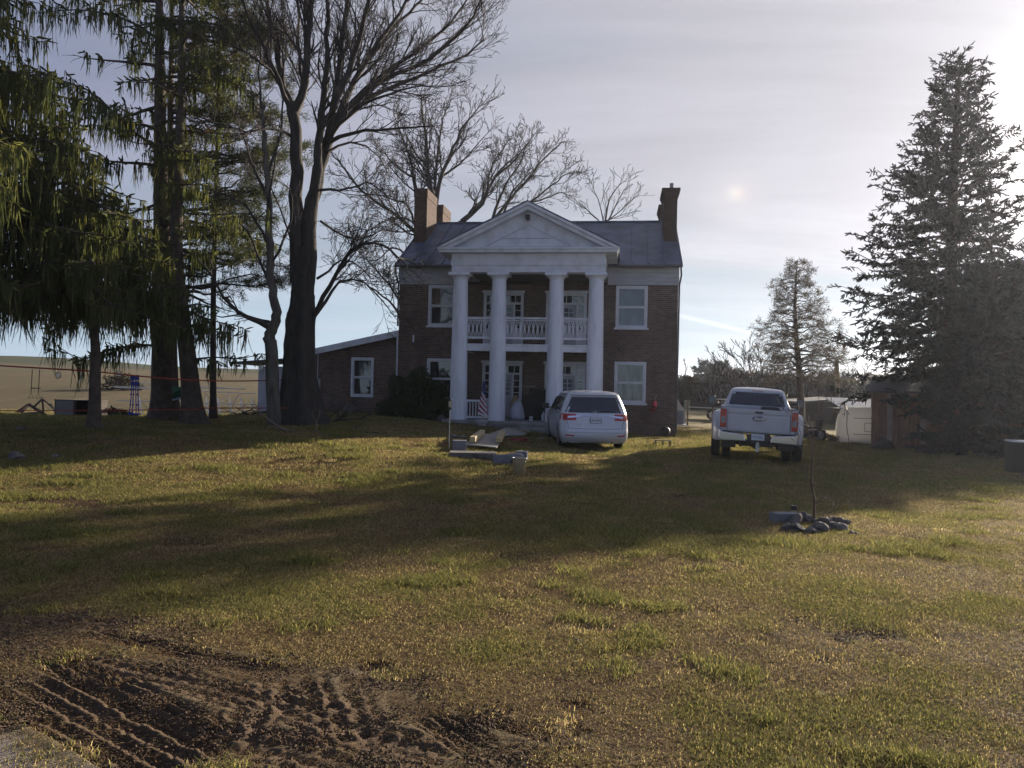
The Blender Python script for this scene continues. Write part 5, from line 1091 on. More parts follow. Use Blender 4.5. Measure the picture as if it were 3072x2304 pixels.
# ---- minivan
vp = P(1785, 1345, 22.4); vz = .035
van = empty('minivan', (vp[0], vp[1], vz), R(90 + 2.5), 'white minivan parked tail towards us in front of the right-hand columns', 'van')
S = Shell([.20, .30, .40, .55, .62, .80, .98, 1.06, 1.20, 1.40, 1.55, 1.63, 1.68], [.16, .05, .0, .0, .03, .06, .09, .13, .19, .29, .37, .43, .58], [5.0, 5.1, 5.15, 5.15, 5.12, 5.0, 4.75, 4.35, 3.95, 3.5, 3.15, 2.95, 2.6], [.92, .965, .985, .995, .995, .995, .985, .965, .92, .85, .79, .75, .66], [.22, .24, .26, .26, .26, .26, .26, .26, .25, .24, .23, .22, .2], [.35, .4, .45, .45, .45, .45, .5, .5, .45, .35, .3, .3, .3], [.08, .10, .11, .11, .10, .09, .085, .08, .07, .06, .05, .05, .05])
b = S.body([.20, .26, .32, .40, .48, .55, .60, .68, .76, .84, .92, .98, 1.02, 1.06, 1.13, 1.20, 1.28, 1.36, 1.44, 1.52, 1.58, 1.63, 1.66, 1.68], .05).build('body', M_WPAINT, van, smooth='auto')
cut(b, [(1.05, -1.2, -.60, .34, .40), (1.05, .60, 1.2, .34, .40), (4.05, -1.2, -.60, .34, .40), (4.05, .60, 1.2, .34, .40)])
for x in (1.05, 4.05):
    for y in (-.86, .86): wheel(van, x, y, .34, .23)
ys_ = np.linspace(-1, 1, 15)
patch(lambda u, v: S.rear(u * (.86 - .20 * (v - 1.10) / .44), v, .006), ys_, np.linspace(1.08, 1.53, 7), 'rear_window', M_CARGL, van)
patch(lambda u, v: S.rear(u * .70, v, .10 - .0), ys_, (1.60, 1.645), 'spoiler', M_WPAINT, van, thick=.10)
patch(lambda u, v: S.rear(u, v, .009), np.linspace(-.40, .40, 9), (.985, 1.02), 'chrome_bar', M_CHROME, van)
for sg in (-1, 1):
    nm = 'tail_light'
    tl = patch(lambda u, v: S.rear(sg * (.56 + u * (.425 - .02 * (v < .9))), v, .012), np.linspace(0, 1, 8), np.linspace(.86 + .0, 1.045, 5), nm, M_REDL, van)
    patch(lambda u, v: S.rear(sg * (.42 + u * .38), v - .03 * u, .020), np.linspace(0, 1, 6), (.955, 1.01), 'clear_lens', M_CHROME, tl)
    patch(lambda u, v: np.array(S.side(.24 + u * .30, v - .02 * u, sg, .006)), np.linspace(0, 1, 4), np.linspace(.89, 1.04, 4), 'side_lens', M_REDL, tl, inward=(0, -sg, 0))
    patch(lambda u, v: S.rear(sg * (.62 + u * .24), v + .01 * u, .008), np.linspace(0, 1, 5), (.405, .44), 'reflector', M_REDL, van)
    # side glass
    patch(lambda u, v: np.array(S.side(u + (.10 if v > 1.3 else 0) * 0, v, sg, .004)), np.linspace(.72, 1.50, 5), np.linspace(1.12, 1.50, 5), 'side_window', M_CARGL, van, inward=(0, -sg, 0))
    patch(lambda u, v: np.array(S.side(u, v, sg, .004)), np.linspace(1.56, 2.62, 5), np.linspace(1.10, 1.52, 5), 'side_window', M_CARGL, van, inward=(0, -sg, 0))
    patch(lambda u, v: np.array(S.side(2.68 + u * (1.02 - 1.0 * (v - 1.10) / .9), v, sg, .004)), np.linspace(0, 1, 5), np.linspace(1.10, 1.50, 5), 'side_window', M_CARGL, van, inward=(0, -sg, 0))
    m = MB(); m.box(3.62, 3.78, sg * 1.02, sg * 1.22, 1.08, 1.26); m.box(3.66, 3.72, sg * .94, sg * 1.02, 1.10, 1.14); bevel(m.build('wing_mirror', M_BLKP, van), .03)
    m = MB(); m.tube([S.side(.6, 1.03, sg, .012), S.side(2.0, 1.05, sg, .012), S.side(3.6, 1.06, sg, .012)], .012, 6); m.build('belt_trim', M_CHROME, van)
    m = MB(); m.box(2.5, 2.68, sg * 1.0, sg * 1.025, .90, .93); m.build('handle', M_WPAINT, van)
patch(lambda u, v: S.rear(u, v, .016), (-.165, .165), (.78, .94), 'plate_frame', M_BLKP, van)
pl_ = patch(lambda u, v: S.rear(u * .99, v, .026), (-.150, .150), (.79, .93), 'number_plate', M_PLATE, van)
text_obj('UEX-9943', .092, M_INK, pl_, loc=(.052 - .085 - .022, 0, .86), sx=.72)
# seams: tailgate outline and bumper line
m = MB(); 
def rl(pts, r_=.006, o=.003): m.tube([S.rear(y, z, o) for y, z in pts], r_, 5)
rl([(y, .62 + .02 * abs(y) ** 2) for y in np.linspace(-.78, .78, 15)]); rl([(-.78, .63), (-.80, .75), (-.84, .86)]); rl([(.78, .63), (.80, .75), (.84, .86)])
rl([(y, .515) for y in np.linspace(-.85, .85, 15)], .005); m.build('panel_gap', M_BLKP, van)
m = MB()
for y in (-.045, .045): m.obox(S.rear(y * .9, 1.035, .02), S.rear(y * .75, 1.125, .02) * [1, 1, 1], .018, .018)
m.obox(S.rear(-.036, 1.08, .022), S.rear(.036, 1.08, .022), .016, .016); m.tube([S.rear(.075 * math.cos(q), 1.08 + .062 * math.sin(q), .018) for q in np.linspace(0, 2 * math.pi, 17)], .006, 5); m.build('badge', M_CHROME, van)
m = MB(); m.tube([S.rear(.02, 1.10, .03), S.rear(-.20, 1.13, .03), S.rear(-.44, 1.14, .03)], .010, 5); m.build('wiper', M_BLKP, van)
text_obj('ODYSSEY', .045, M_CHROME, van, loc=(S.rear(.48, .74, .008)[0], .52, .735), name='model_lettering'); text_obj('EX-L', .045, M_CHROME, van, loc=(S.rear(.5, .735, .008)[0], -.55, .735), name='model_lettering')
m = MB(); m.box(.12, 5.0, -.80, .80, .19, .24); m.cyl((.05, -.5, .22), (.4, -.5, .22), .035, 8); m.build('underbody', M_BLKP, van)
m = MB(); m.add([(.75, -.02, 1.71), (1.0, -.025, 1.73), (1.0, .025, 1.73), (.75, .02, 1.71), (.78, 0, 1.80)], [(0, 1, 4), (1, 2, 4), (2, 3, 4), (3, 0, 4), (0, 3, 2, 1)]); m.build('aerial', M_WPAINT, van)
# ---- pickup
tp_ = P(2269, 1370, 20.6); tz = -.045
truck = empty('pickup_truck', (tp_[0], tp_[1], tz), R(90 - 16), 'white dual-wheel pickup seen from behind with blue oval badge on tailgate', 'pickup truck')
truck.rotation_euler = (R(2.0), 0, R(90 - 16))
BW = .99; zt = 1.42; zbm = .72
m = MB(); # tailgate
m.box(.06, .12, -.80, .80, zbm + .06, zt - .02); m.box(.035, .10, -.80, .80, zt - .14, zt - .015); m.box(.045, .10, -.79, .79, zbm + .10, zt - .19)
tg = m.build('tailgate', M_WPAINT2, truck); bevel(tg, .014)
m = MB(); m.tube([(.02, .17 * math.cos(q), 1.16 + .068 * math.sin(q)) for q in np.linspace(0, 2 * math.pi, 33)[:-1]], .008, 6, closed=True); m.build('badge_rim', M_CHROME, tg)
m = MB(); m.prism([(.165 * math.cos(q), 1.16 + .064 * math.sin(q)) for q in np.linspace(0, 2 * math.pi, 33)[:-1]], .022, .048, axis='x'); m.build('badge', M_BADGE, tg)
text_obj('Ford', .105, M_CHROME, tg, loc=(.018, 0, 1.158), shear=.35, sx=1.15, name='badge_lettering')
m = MB(); m.box(.028, .040, -.10, .10, zt - .12, zt - .07); m.build('handle', M_BLKP, tg)
m = MB()
for sg in (-1, 1):
    m.box(.02, 2.42, sg * .92, sg * BW, .80, zt); m.box(.02, 2.42, sg * .86, sg * BW, zt, zt + .035); m.box(.02, .12, sg * .81, sg * BW, .80, zt)
m.box(.12, 2.42, -.91, .91, .80, .84); m.box(2.36, 2.42, -.91, .91, .84, zt); bd = m.build('bed', M_WPAINT2, truck); bevel(bd, .012)
# flared rear arches
for sg in (-1, 1):
    L = []; 
    for q in np.linspace(0, 1, 15):
        x = .42 + 1.72 * q; e = math.sin(math.pi * min(1, max(0, q))) ** .42; top = .60 + .72 * e; out = .985 + .245 * e
        prof = [(BW - .02, top + .0), (.5 * (BW + out), top - .01 * e), (out - .05 * e, top - .05 * e), (out, top - .16 * e), (out, min(.60, top)), (out - .02, .50), (BW - .02, .50)]
        L.append([(x, sg * y, z) for y, z in prof])
    m = MB(); V = np.array(L); nq, n = V.shape[:2]; f = [(i * n + j, i * n + (j + 1) % n, (i + 1) * n + (j + 1) % n, (i + 1) * n + j) for i in range(nq - 1) for j in range(n)] + [tuple(range(n)), tuple(range((nq - 1) * n, nq * n))]
    m.add(V.reshape(-1, 3), f); fl_ = m.build('rear_fender', M_WPAINT2, truck, smooth='auto'); cut(fl_, [(1.28, sg * .5, sg * 1.4, .41, .47)] if sg > 0 else [(1.28, -1.4, -.5, .41, .47)])
    m = MB(); m.box(.005, .10, sg * .825, sg * BW, 1.30 - .42, 1.375); tl = m.build('tail_light', M_REDL, truck); bevel(tl, .015)
    m = MB(); m.box(-.004, .012, sg * .850, sg * .955, 1.00, 1.17); m.build('clear_lens', M_WLENS, tl)
    wheel(truck, 1.28, sg * 1.09, .41, .235, rim=M_STEEL); wheel(truck, 1.28, sg * .80, .41, .235, rim=M_STEEL); wheel(truck, 5.35, sg * .86, .41, .24, rim=M_STEEL)
    # step bumper halves
    m = MB(); m.prism([(sg * .30, .56), (sg * .36, .74), (sg * .92, .78), (sg * 1.0, .84), (sg * 1.0, .60), (sg * .93, .54)], -.20, -.02, axis='x'); bb = m.build('bumper', M_CHROME, truck); bevel(bb, .02)
    m = MB(); m.box(-.15, -.03, sg * .38, sg * .88, .784, .80); m.build('step_pad', M_BLKP, bb)
    # towing mirrors
    m = MB(); m.box(4.05, 4.13, sg * 1.22, sg * 1.44, 1.36, 1.68); mr = m.build('wing_mirror', M_BLKP, truck); bevel(mr, .04)
    m = MB(); m.box(4.035, 4.048, sg * 1.245, sg * 1.415, 1.47, 1.65); m.box(4.035, 4.048, sg * 1.245, sg * 1.415, 1.375, 1.45); m.build('mirror_glass', M_CARGL, mr)
    m = MB(); m.cyl((4.12, sg * .92, 1.40), (4.10, sg * 1.24, 1.40), .018, 8); m.cyl((4.12, sg * .92, 1.52), (4.10, sg * 1.24, 1.54), .018, 8); m.build('mirror_arm', M_BLKP, truck)
m = MB(); m.prism([(-.30, .74), (.30, .74), (.24, .50), (-.24, .50)], -.14, .02, axis='x'); m.build('bumper_centre', M_BLKP, truck)
m = MB(); m.box(-.165, -.148, -.165, .165, .60, .765); npl = m.build('number_plate', M_PLATE, truck); text_obj('TX1-8345', .085, mat('plate_ink', (.10, .13, .22), .5), npl, loc=(-.168, 0, .675), sx=.72)
m = MB(); m.box(-.16, .3, -.035, .035, .36, .43); m.box(-.20, -.14, -.045, .045, .30, .52); m.cyl((-.24, 0, .50), (-.24, 0, .56), .026, 12); m.build('tow_hitch', M_STEEL, truck)
m = MB(); m.box(.1, 5.6, -.42, -.34, .46, .60); m.box(.1, 5.6, .34, .42, .46, .60); m.cyl((1.28, -.7, .42), (1.28, .7, .42), .06, 12); m.lathe([(.02, -.16), (.17, -.08), (.17, .08), (.02, .16)], 16, (1.28, 0, .42)); m.box(.30, .42, -.40, .40, .40, .58); m.cyl((.6, .42, .40), (3, .42, .40), .05, 8); m.box(.4, .44, -.95, -.55, .33, .56); m.box(.4, .44, .55, .95, .33, .56); m.build('chassis', M_BLKP, truck)
C2 = Shell([.62, .80, 1.10, 1.38, 1.44, 1.60, 1.80, 1.90, 1.96], [2.46, 2.46, 2.46, 2.47, 2.50, 2.58, 2.68, 2.76, 2.95], [6.15, 6.25, 6.25, 6.15, 5.3, 4.95, 4.55, 4.35, 4.1], [.98, 1.0, 1.0, .98, .95, .88, .80, .76, .68], [.06, .06, .06, .08, .10, .12, .14, .14, .14], [.2, .2, .2, .25, .3, .3, .3, .3, .3], [.0, .0, .0, .0, .01, .015, .02, .02, .02])
cb = C2.body([.62, .80, 1.10, 1.30, 1.38, 1.44, 1.52, 1.60, 1.70, 1.80, 1.86, 1.90, 1.94, 1.96], .04).build('cab', M_WPAINT2, truck, smooth='auto')
cut(cb, [(5.35, -1.2, -.6, .41, .47), (5.35, .6, 1.2, .41, .47)])
patch(lambda u, v: C2.rear(u * (.80 - .10 * (v - 1.46) / .38), v, .006), ys_, np.linspace(1.46, 1.84, 6), 'rear_window', M_CARGL, truck)
patch(lambda u, v: C2.rear(u, v, .012), (-.16, .16), (1.885, 1.915), 'high_brake_light', M_REDL, truck)
for sg in (-1, 1):
    for a, b_ in ((2.95, 3.65), (3.74, 4.55)): patch(lambda u, v: np.array(C2.side(a + u * (b_ - a - (.35 * (v - 1.45) / .4 if b_ > 4 else 0)), v, sg, .004)), np.linspace(0, 1, 5), np.linspace(1.46, 1.82, 4), 'side_window', M_CARGL, truck, inward=(0, -sg, 0))
m = MB(); m.box(.9, 1.6, -.55, .55, .85, 1.30); m.box(1.7, 2.2, -.60, -.1, .85, 1.46); bevel(m.build('bed_load', M_BLKP, truck), .05)
# ------------------------------------------------------------------ things on the lawn and porch
def tag_obj(o, label, cat, group=None): return tag(o, label, cat, group)
FZ = .522
def hp(u, v, z=FZ): q = hw(u, v, z); return [float(x) for x in q]
# solar lantern on a slim pole
g = on_ground(1347, 1352); e = empty('garden_lantern', g, 0, 'solar lantern on a slim metal pole beside the plank walkway', 'lantern')
m = MB(); m.cyl((0, 0, -.1), (0, 0, .98), .011, 8); m.build('pole', M_STEEL, e)
m = MB(); m.lathe([(.0, .98), (.035, .99), (.05, 1.03), (.02, 1.05)], 12); m.build('lamp_base', M_BLKP, e, smooth='auto')
m = MB(); m.box(-.055, .055, -.055, .055, 1.20, 1.23); m.box(-.02, .02, -.02, .02, 1.23, 1.26); 
for x, y in ((-.05, -.05), (.05, -.05), (.05, .05), (-.05, .05)): m.obox((x, y, 1.2), (x * .6, y * .6, 1.04), .008, .008)
m.build('lamp_frame', M_BLKP, e); m = MB(); m.lathe([(.032, 1.05), (.046, 1.195)], 12); m.build('lamp_glass', M_STEEL, e)
# walkway of boards lying on the lawn
def flat_sheet(name, corners_px, th, mt, label, cat, lift=.03, group=None):
    pts = [on_ground(*c) for c in corners_px]; c = np.mean(pts, 0); e = [p - c for p in pts]; up = np.array([0, 0, 1.])
    m = MB(); v = [q + up * lift for q in e] + [q + up * (lift + th) for q in e]; m.add(v, [(3, 2, 1, 0), (4, 5, 6, 7), (0, 1, 5, 4), (1, 2, 6, 5), (2, 3, 7, 6), (3, 0, 4, 7)])
    o = m.build(name, mt, None, loc=c); tag(o, label, cat, group); return o
flat_sheet('plywood_sheet', [(1452, 1318), (1568, 1314), (1612, 1292), (1518, 1290)], .035, M_PLY, 'large grey plywood sheet lying from the lawn up to the porch', 'plywood', .06)
flat_sheet('plywood_sheet', [(1395, 1352), (1490, 1362), (1512, 1322), (1440, 1318)], .03, M_PLY, 'worn board panel under the two timbers at the near walkway end', 'plywood', .14)
def beam(a, b, w_, h_, mt, name, label, cat, z=.2, group=None):
    A = on_ground(*a); B = on_ground(*b); e = empty(name, A, 0); bpy.data.objects.remove(e); m = MB(); m.obox((0, 0, z), B - A + np.array([0, 0, z]), w_, h_); o = m.build(name, mt, None, loc=A, bevel=.006); tag(o, label, cat, group); return o
beam((1417, 1352), (1447, 1326), .14, .14, M_LUM, 'timber', 'left one of two yellowish timbers lying on the board panel', 'timber', .27, 'timbers on the walkway')
beam((1496, 1352), (1508, 1324), .16, .12, M_LUM, 'timber', 'right one of two yellowish timbers, with notched near end', 'timber', .27, 'timbers on the walkway')
beam((1437, 1322), (1545, 1316), .05, .03, M_WHITE, 'board', 'thin pale strip lying across the plywood walkway', 'board', .13)
beam((1612, 1317), (1643, 1315), .10, .03, M_WHITE, 'board', 'short pale board on the grass beside the minivan wheel', 'board', .02)
def concrete(name, c_px, sx, sy, sz, rzz, label, cat, mt=M_CBLOCK, holes=False, z=0, g_=None):
    g = on_ground(*c_px); m = MB(); m.box(-sx / 2, sx / 2, -sy / 2, sy / 2, -.03, sz)
    if holes:
        e = empty(name, (g[0], g[1], g[2] + z), rzz, label, cat, g_); m = MB(); w_ = .035; m.box(-sx / 2, sx / 2, -sy / 2, -sy / 2 + w_, 0, sz); m.box(-sx / 2, sx / 2, sy / 2 - w_, sy / 2, 0, sz)
        for x in (-sx / 2 + w_ / 2, 0, sx / 2 - w_ / 2): m.box(x - w_ / 2, x + w_ / 2, -sy / 2 + w_ + .001, sy / 2 - w_ - .001, 0.001, sz - .001)
        o = m.build('block_body', mt, e); return e
    o = m.build(name, mt, None, loc=(g[0], g[1], g[2] + z), bevel=.015); o.rotation_euler = (0, 0, rzz); tag(o, label, cat, g_); return o
concrete('concrete_slab', (1418, 1374), 1.05, .55, .14, .05, 'dark low concrete slab at the near end of the board walkway', 'slab', M_STONE)
concrete('concrete_block', (1378, 1357), .34, .22, .24, .1, 'pale concrete block standing on the left end of the dark slab', 'block', z=.05, g_='concrete blocks on the lawn')
concrete('concrete_block', (1503, 1392), .36, .2, .20, .2, 'grey concrete block with an opening, left of the lumpy sack', 'block', holes=True, g_='concrete blocks on the lawn')
concrete('concrete_block', (1565, 1382), .26, .2, .22, -.15, 'purplish block just behind the metal bucket', 'block', g_='concrete blocks on the lawn')
def lump(name, loc, rx, ry, rz_, seed, mt, label, cat, group=None, amp=.22, parent=None, sub=3, jag=0.0):
    r_ = np.random.RandomState(seed); bm = bmesh.new(); bmesh.ops.create_icosphere(bm, subdivisions=sub, radius=1.0); k = r_.normal(0, 1, (5, 3)); ph = r_.rand(5) * 6
    for v in bm.verts:
        d = np.array(v.co); s_ = 1 + amp * sum(math.sin(2.2 * float(d @ k[i]) + ph[i]) for i in range(5)) / 2.4; s_ += jag * (sum(math.sin(9 * float(d @ k[i]) + 3 * ph[i]) for i in range(5)) / 2 + .5 * abs(math.sin(5 * float(d @ k[0])))); v.co = Vector((d[0] * s_ * rx, d[1] * s_ * ry, max(d[2] * s_, -.55) * rz_))
    me = bpy.data.meshes.new(name); bm.to_mesh(me); bm.free(); me.materials.append(mt); me.polygons.foreach_set('use_smooth', np.ones(len(me.polygons), bool))
    o = bpy.data.objects.new(name, me); link(o, parent); o.location = [float(q) for q in loc]; o.rotation_euler = (0, 0, r_.rand() * 3)
    if label: tag(o, label, cat, group)
    return o
g = on_ground(1535, 1392); lump('sack', g + [0, 0, .10], .26, .15, .15, 4, M_CBLOCK, 'lumpy pale grey sack between the concrete block and the bucket', 'sack')
g = on_ground(1548, 1326); lump('red_cloth', g + [0, 0, .03], .40, .18, .06, 8, M_RED, 'crumpled red cloth on the grass beside the plywood', 'cloth', amp=.5); 
# bucket
g = on_ground(1558, 1424); e = empty('bucket', g, 0, 'tin bucket standing open on the lawn in low sunlight', 'bucket'); m = MB(); m.lathe([(.0, .01), (.105, .01), (.14, .335), (.143, .335), (.109, 0), (0, 0)], 28, cap=False); m.build('body', M_BUCK, e, smooth='auto')
m = MB(); m.tube([(.142 * math.cos(q), .142 * math.sin(q), .337) for q in np.linspace(0, 2 * math.pi, 29)[:-1]], .006, 6, closed=True); m.tube([(.134 * math.cos(q), .134 * math.sin(q), .27) for q in np.linspace(0, 2 * math.pi, 29)[:-1]], .004, 5, closed=True); m.build('rim', M_STEEL, e)
m = MB(); m.tube([(.14 * math.cos(q), -.10 * math.sin(q), .33 - .02 * math.sin(q)) for q in np.linspace(0, math.pi, 15)], .003, 5); m.build('handle', M_STEEL, e)
# low stool and round pot at the house corner
g = on_ground(1988, 1340); e = empty('low_stool', g, R(-5), 'small weathered wooden stool on sunlit grass between van and pickup', 'stool'); m = MB(); m.box(-.26, .26, -.11, .11, .19, .22); m.build('seat', M_WOOD, e)
for x in (-.23, .0, .23): m = MB(); m.box(x - .02, x + .02, -.10, .10, -.02, .19); m.build('leg', M_WOOD, e)
g = on_ground(1995, 1318); e = empty('kettle_grill', g, 0, 'round dark kettle-like grill near the right house corner', 'grill')
m = MB(); m.lathe([(.0, .10), (.12, .13), (.18, .22), (.19, .30), (.17, .40), (.10, .47), (0, .49)], 20, cap=False); m.build('bowl', M_BLKP, e, smooth='auto')
for q in range(3): m = MB(); a = q * 2.1 + .5; m.cyl((.08 * math.cos(a), .08 * math.sin(a), .16), (.17 * math.cos(a), .17 * math.sin(a), -.02), .010, 6); m.build('leg', M_BLKP, e)
# red bell ornament on the brick wall
e = empty('red_ornament', hp(4.78, -.03, 1.10), -TH, 'shiny red ornament with tiny bulbs hanging on the right brick wall', 'ornament')
m = MB(); m.lathe([(.0, .27), (.05, .26), (.085, .22), (.095, .12), (.085, .03), (.03, .0), (.0, .0)], 16, cap=False); m.build('bell', M_REDG, e, smooth='auto', loc=(0, -.09, 0)); m = MB(); m.tube([(0, -.09, .30), (.02, -.05, .42), (0, -.002, .46)], .006, 5); m.build('hanger', M_STEEL, e)
for x, z in ((.16, .18), (.20, .08), (.05, .46)): m = MB(); m.lathe([(0, -.03), (.028, 0), (0, .03)], 10, (x, -.04, z), cap=False); m.build('bulb', M_STEEL, e, smooth='auto')
lump('red_ribbon', hp(4.70, -.10, .98), .13, .05, .07, 12, M_RED, 'small red ribbon bunched below the shiny red ornament', 'ribbon', amp=.4)
# things on the porch
e = empty('porch_flag', hp(-1.66, -2.62, FZ), -TH + .1, 'small striped national flag furled on its staff, leaning by the second column', 'flag'); e.scale = (.8, .8, .85)
m = MB(); m.cyl((0, .05, -.10), (-.02, .0, 1.95), .012, 8); m.build('staff', M_LUM, e)
for k in range(9):
    m = MB(); z1, z0 = 1.30 - k * .115, 1.02 - k * .115; xw = .10 + .02 * k; zl = max(z1, .16)
    m.add([(-xw, -.05, max(z1 + .00, .14)), (xw, -.09 + .01 * (k % 2), max(z0 - .10, .12)), (xw, -.09 + .01 * (k % 2), max(z0 - .215, .10)), (-xw, -.05, max(z1 - .115, .10))], [(0, 1, 2, 3)])
    V = m.v[0]; m.add(V + np.array([0, .02, 0]), [(3, 2, 1, 0), (0, 1, -3, -4)][:1]); m.build('stripe', M_RFLAG if k % 2 else M_WFLAG, e)
m = MB(); m.add([(-.07, -.06, 1.72), (.08, -.07, 1.70), (.12, -.085, 1.02), (-.09, -.055, 1.25)] , [(0, 1, 2, 3)]); m.add(m.v[0] + np.array([0, .03, 0]), [(3, 2, 1, 0)]); cn = m.build('canton', M_BFLAG, e)
r_ = np.random.RandomState(2)
for k in range(12): x, z = -.06 + .05 * (k % 3) + .01 * (k // 3), 1.64 - .12 * (k // 3); m = MB(); m.prism([(x + (.017 if q % 2 else .007) * math.sin(q * math.pi / 5), z + (.017 if q % 2 else .007) * math.cos(q * math.pi / 5)) for q in range(10)], -.088, -.080); m.build('star', M_WFLAG, cn)
e = empty('planter', hp(-1.62, -3.10, .12), -TH, 'pale classical flower pot standing before the porch railing', 'planter'); m = MB(); m.lathe([(.10, 0), (.13, .04), (.11, .10), (.17, .30), (.20, .33), (.20, .38), (.235, .39), (.235, .43), (.20, .43), (.17, .35), (0, .35)], 24, cap=False); m.build('pot', M_POT, e, smooth='auto')
lump('plastic_bag', hp(-.52, -1.55, FZ + .26), .30, .26, .46, 15, M_BAG, 'full crumpled white plastic bag on the porch behind second column', 'bag', amp=.25)
lump('cardboard_box', hp(-.66, -1.2, FZ + .34), .22, .2, .60, 16, M_CARD, 'brown bundle standing behind the white plastic bag', 'bundle', amp=.12)
e = empty('covered_grill', hp(.28, -1.1, FZ), -TH, 'large grill under a black cover on the porch between middle columns', 'grill'); m = MB(); m.box(-.62, .62, -.30, .30, 0, .98); m.box(-.40, .40, -.27, .27, .98, 1.22); o = m.build('cover', M_BLACKC, e); bevel(o, .08, 3)
m = MB(); m.tube([(-.62, -.36, 1.30), (-.10, -.36, 1.30)], .012, 6); m.tube([(.28, -.36, 1.30), (.80, -.36, 1.30)], .012, 6); m.build('rail', M_STEEL, e)
e = empty('small_box', hp(.08, -2.05, FZ), -TH, 'tiny white carton with dark print on the porch floor', 'box'); m = MB(); m.box(-.06, .06, -.04, .04, 0, .16); m.build('carton', M_PLATE, e, bevel=.005); m = MB(); m.box(-.035, .035, -.043, -.041, .06, .10); m.build('print', M_BLKP, e)
e = empty('jug', hp(.55, -2.05, FZ), 0, 'white plastic jug standing on the porch floor right of the carton', 'jug'); m = MB(); m.lathe([(0, 0), (.085, .01), (.09, .20), (.05, .30), (.025, .33), (.025, .37), (0, .37)], 18, cap=False); m.build('body', M_BAG, e, smooth='auto'); m = MB(); m.tube([(.05, 0, .30), (.09, 0, .30), (.085, 0, .20)], .010, 6); m.build('handle', M_BAG, e); m = MB(); m.lathe([(.03, .371), (.03, .40)], 12); m.build('cap', M_BADGE, e)
m = MB(); m.cyl((0, 0, 0), (.06, .25, 1.35), .014, 8); e = empty('broom', hp(-2.06, -.35, FZ), -TH, 'yellow-handled broom leaning on the wall behind the porch railing', 'broom'); m.build('handle', M_YEL, e); m = MB(); m.box(-.15, .15, -.03, .03, -.0, .14); m.build('brush', M_BLKP, e)
lump('flower_pot', hp(-3.22, -2.75, .50), .17, .17, .20, 18, M_BLKP, 'round black pot tucked against the foot of the leftmost column', 'pot', amp=.05)
m = MB(); m.box(-.20, .20, -.015, .015, -.25, .25)
# air-conditioning unit on the right gable wall
e = empty('air_conditioner', hp(5.62, .8, .0), -TH, 'cream air conditioner with louvred side at the right house wall', 'air conditioner'); m = MB()
m.prism([(.06, .45), (.06, 1.42), (.12, 1.42), (.24, 1.20), (.42, .98), (.44, .60), (.44, .45)], 0, .85); bd = m.build('casing', M_CREAM if 'M_CREAM' in globals() else mat('cream_metal', (.55, .53, .45), .5), e)
m = MB(); m.box(.08, .36, -.012, -.002, .42, .96); gr_ = m.build('grille', M_BLKP, e); m = MB()
for k in range(12): m.box(.08, .36, -.03, -.014, .44 + k * .044, .456 + k * .044)
m.build('louvre', M_TRIM, gr_); m = MB(); m.box(.06, .50, -.02, .9, .36, .40); m.build('bracket', M_TRIM, e)
# stones round the sapling and strays
stg = 'stones ringed round the sapling'
sp = [(2392, 1572, .17, .13, .14), (2420, 1570, .15, .12, .15), (2365, 1592, .14, .10, .09), (2398, 1597, .16, .12, .11), (2447, 1594, .17, .13, .13), (2470, 1577, .15, .12, .11), (2488, 1570, .16, .12, .12), (2510, 1590, .20, .13, .12), (2530, 1576, .14, .12, .10), (2430, 1603, .13, .09, .08), (2560, 1604, .08, .06, .05)]
sl = ['stone at the back left of the sapling ring', 'tall stone just left of the sapling foot', 'outermost left stone of the sapling ring', 'rounded stone at front left of the sapling ring', 'dark blocky stone right in front of the sapling stem', 'stone just right of the sapling foot', 'brown stone at the back right of the sapling ring', 'largest long stone at front right of the sapling ring', 'outermost stone at the back right of the ring', 'low stone at the front edge of the sapling ring', 'tiny stray stone lying right of the sapling ring']
for k, ((px, py, a, b_, c_), lb) in enumerate(zip(sp, sl)): g = on_ground(px, py); lump('stone', g + [0, 0, c_ * .22], a * .66, b_ * .66, c_ * .62, 100 + k, M_STONE, lb, 'stone', stg, amp=.42, sub=4, jag=.07)
o = concrete('concrete_block', (2357, 1566), .40, .2, .13, .15, 'long bluish-grey block left behind the sapling stones', 'block'); 
g = on_ground(2382, 1556); m = MB(); m.lathe([(0, .0), (.05, 0), (.05, .06), (0, .06)], 12, cap=False); o = m.build('black_knob', M_BLKP, None, loc=g + [0, 0, .13]); tag(o, 'small black round cap lying on top of the long bluish block', 'cap')
for k, (px, py, s_, lb) in enumerate([(50, 1378, .16, 'pale stone in the shaded grass at far left, lowest one'), (62, 1290, .11, 'pale stone on the shaded bank at the upper far left'), (170, 1374, .07, 'small pale stone right of the far-left stone'), (1390, 1318, .10, 'pale rubble lump beside the lantern pole'), (1362, 1316, .13, 'tan rubble lump just left of the lantern pole'), (1731, 1931, .024, 'single fist-sized stone out in the sunlit lawn')]):
    g = on_ground(px, py); lump('stone', g + [0, 0, s_ * .25], s_, s_ * .8, s_ * .6, 130 + k, M_STONE, lb, 'stone', None, amp=.4, sub=4, jag=.07)
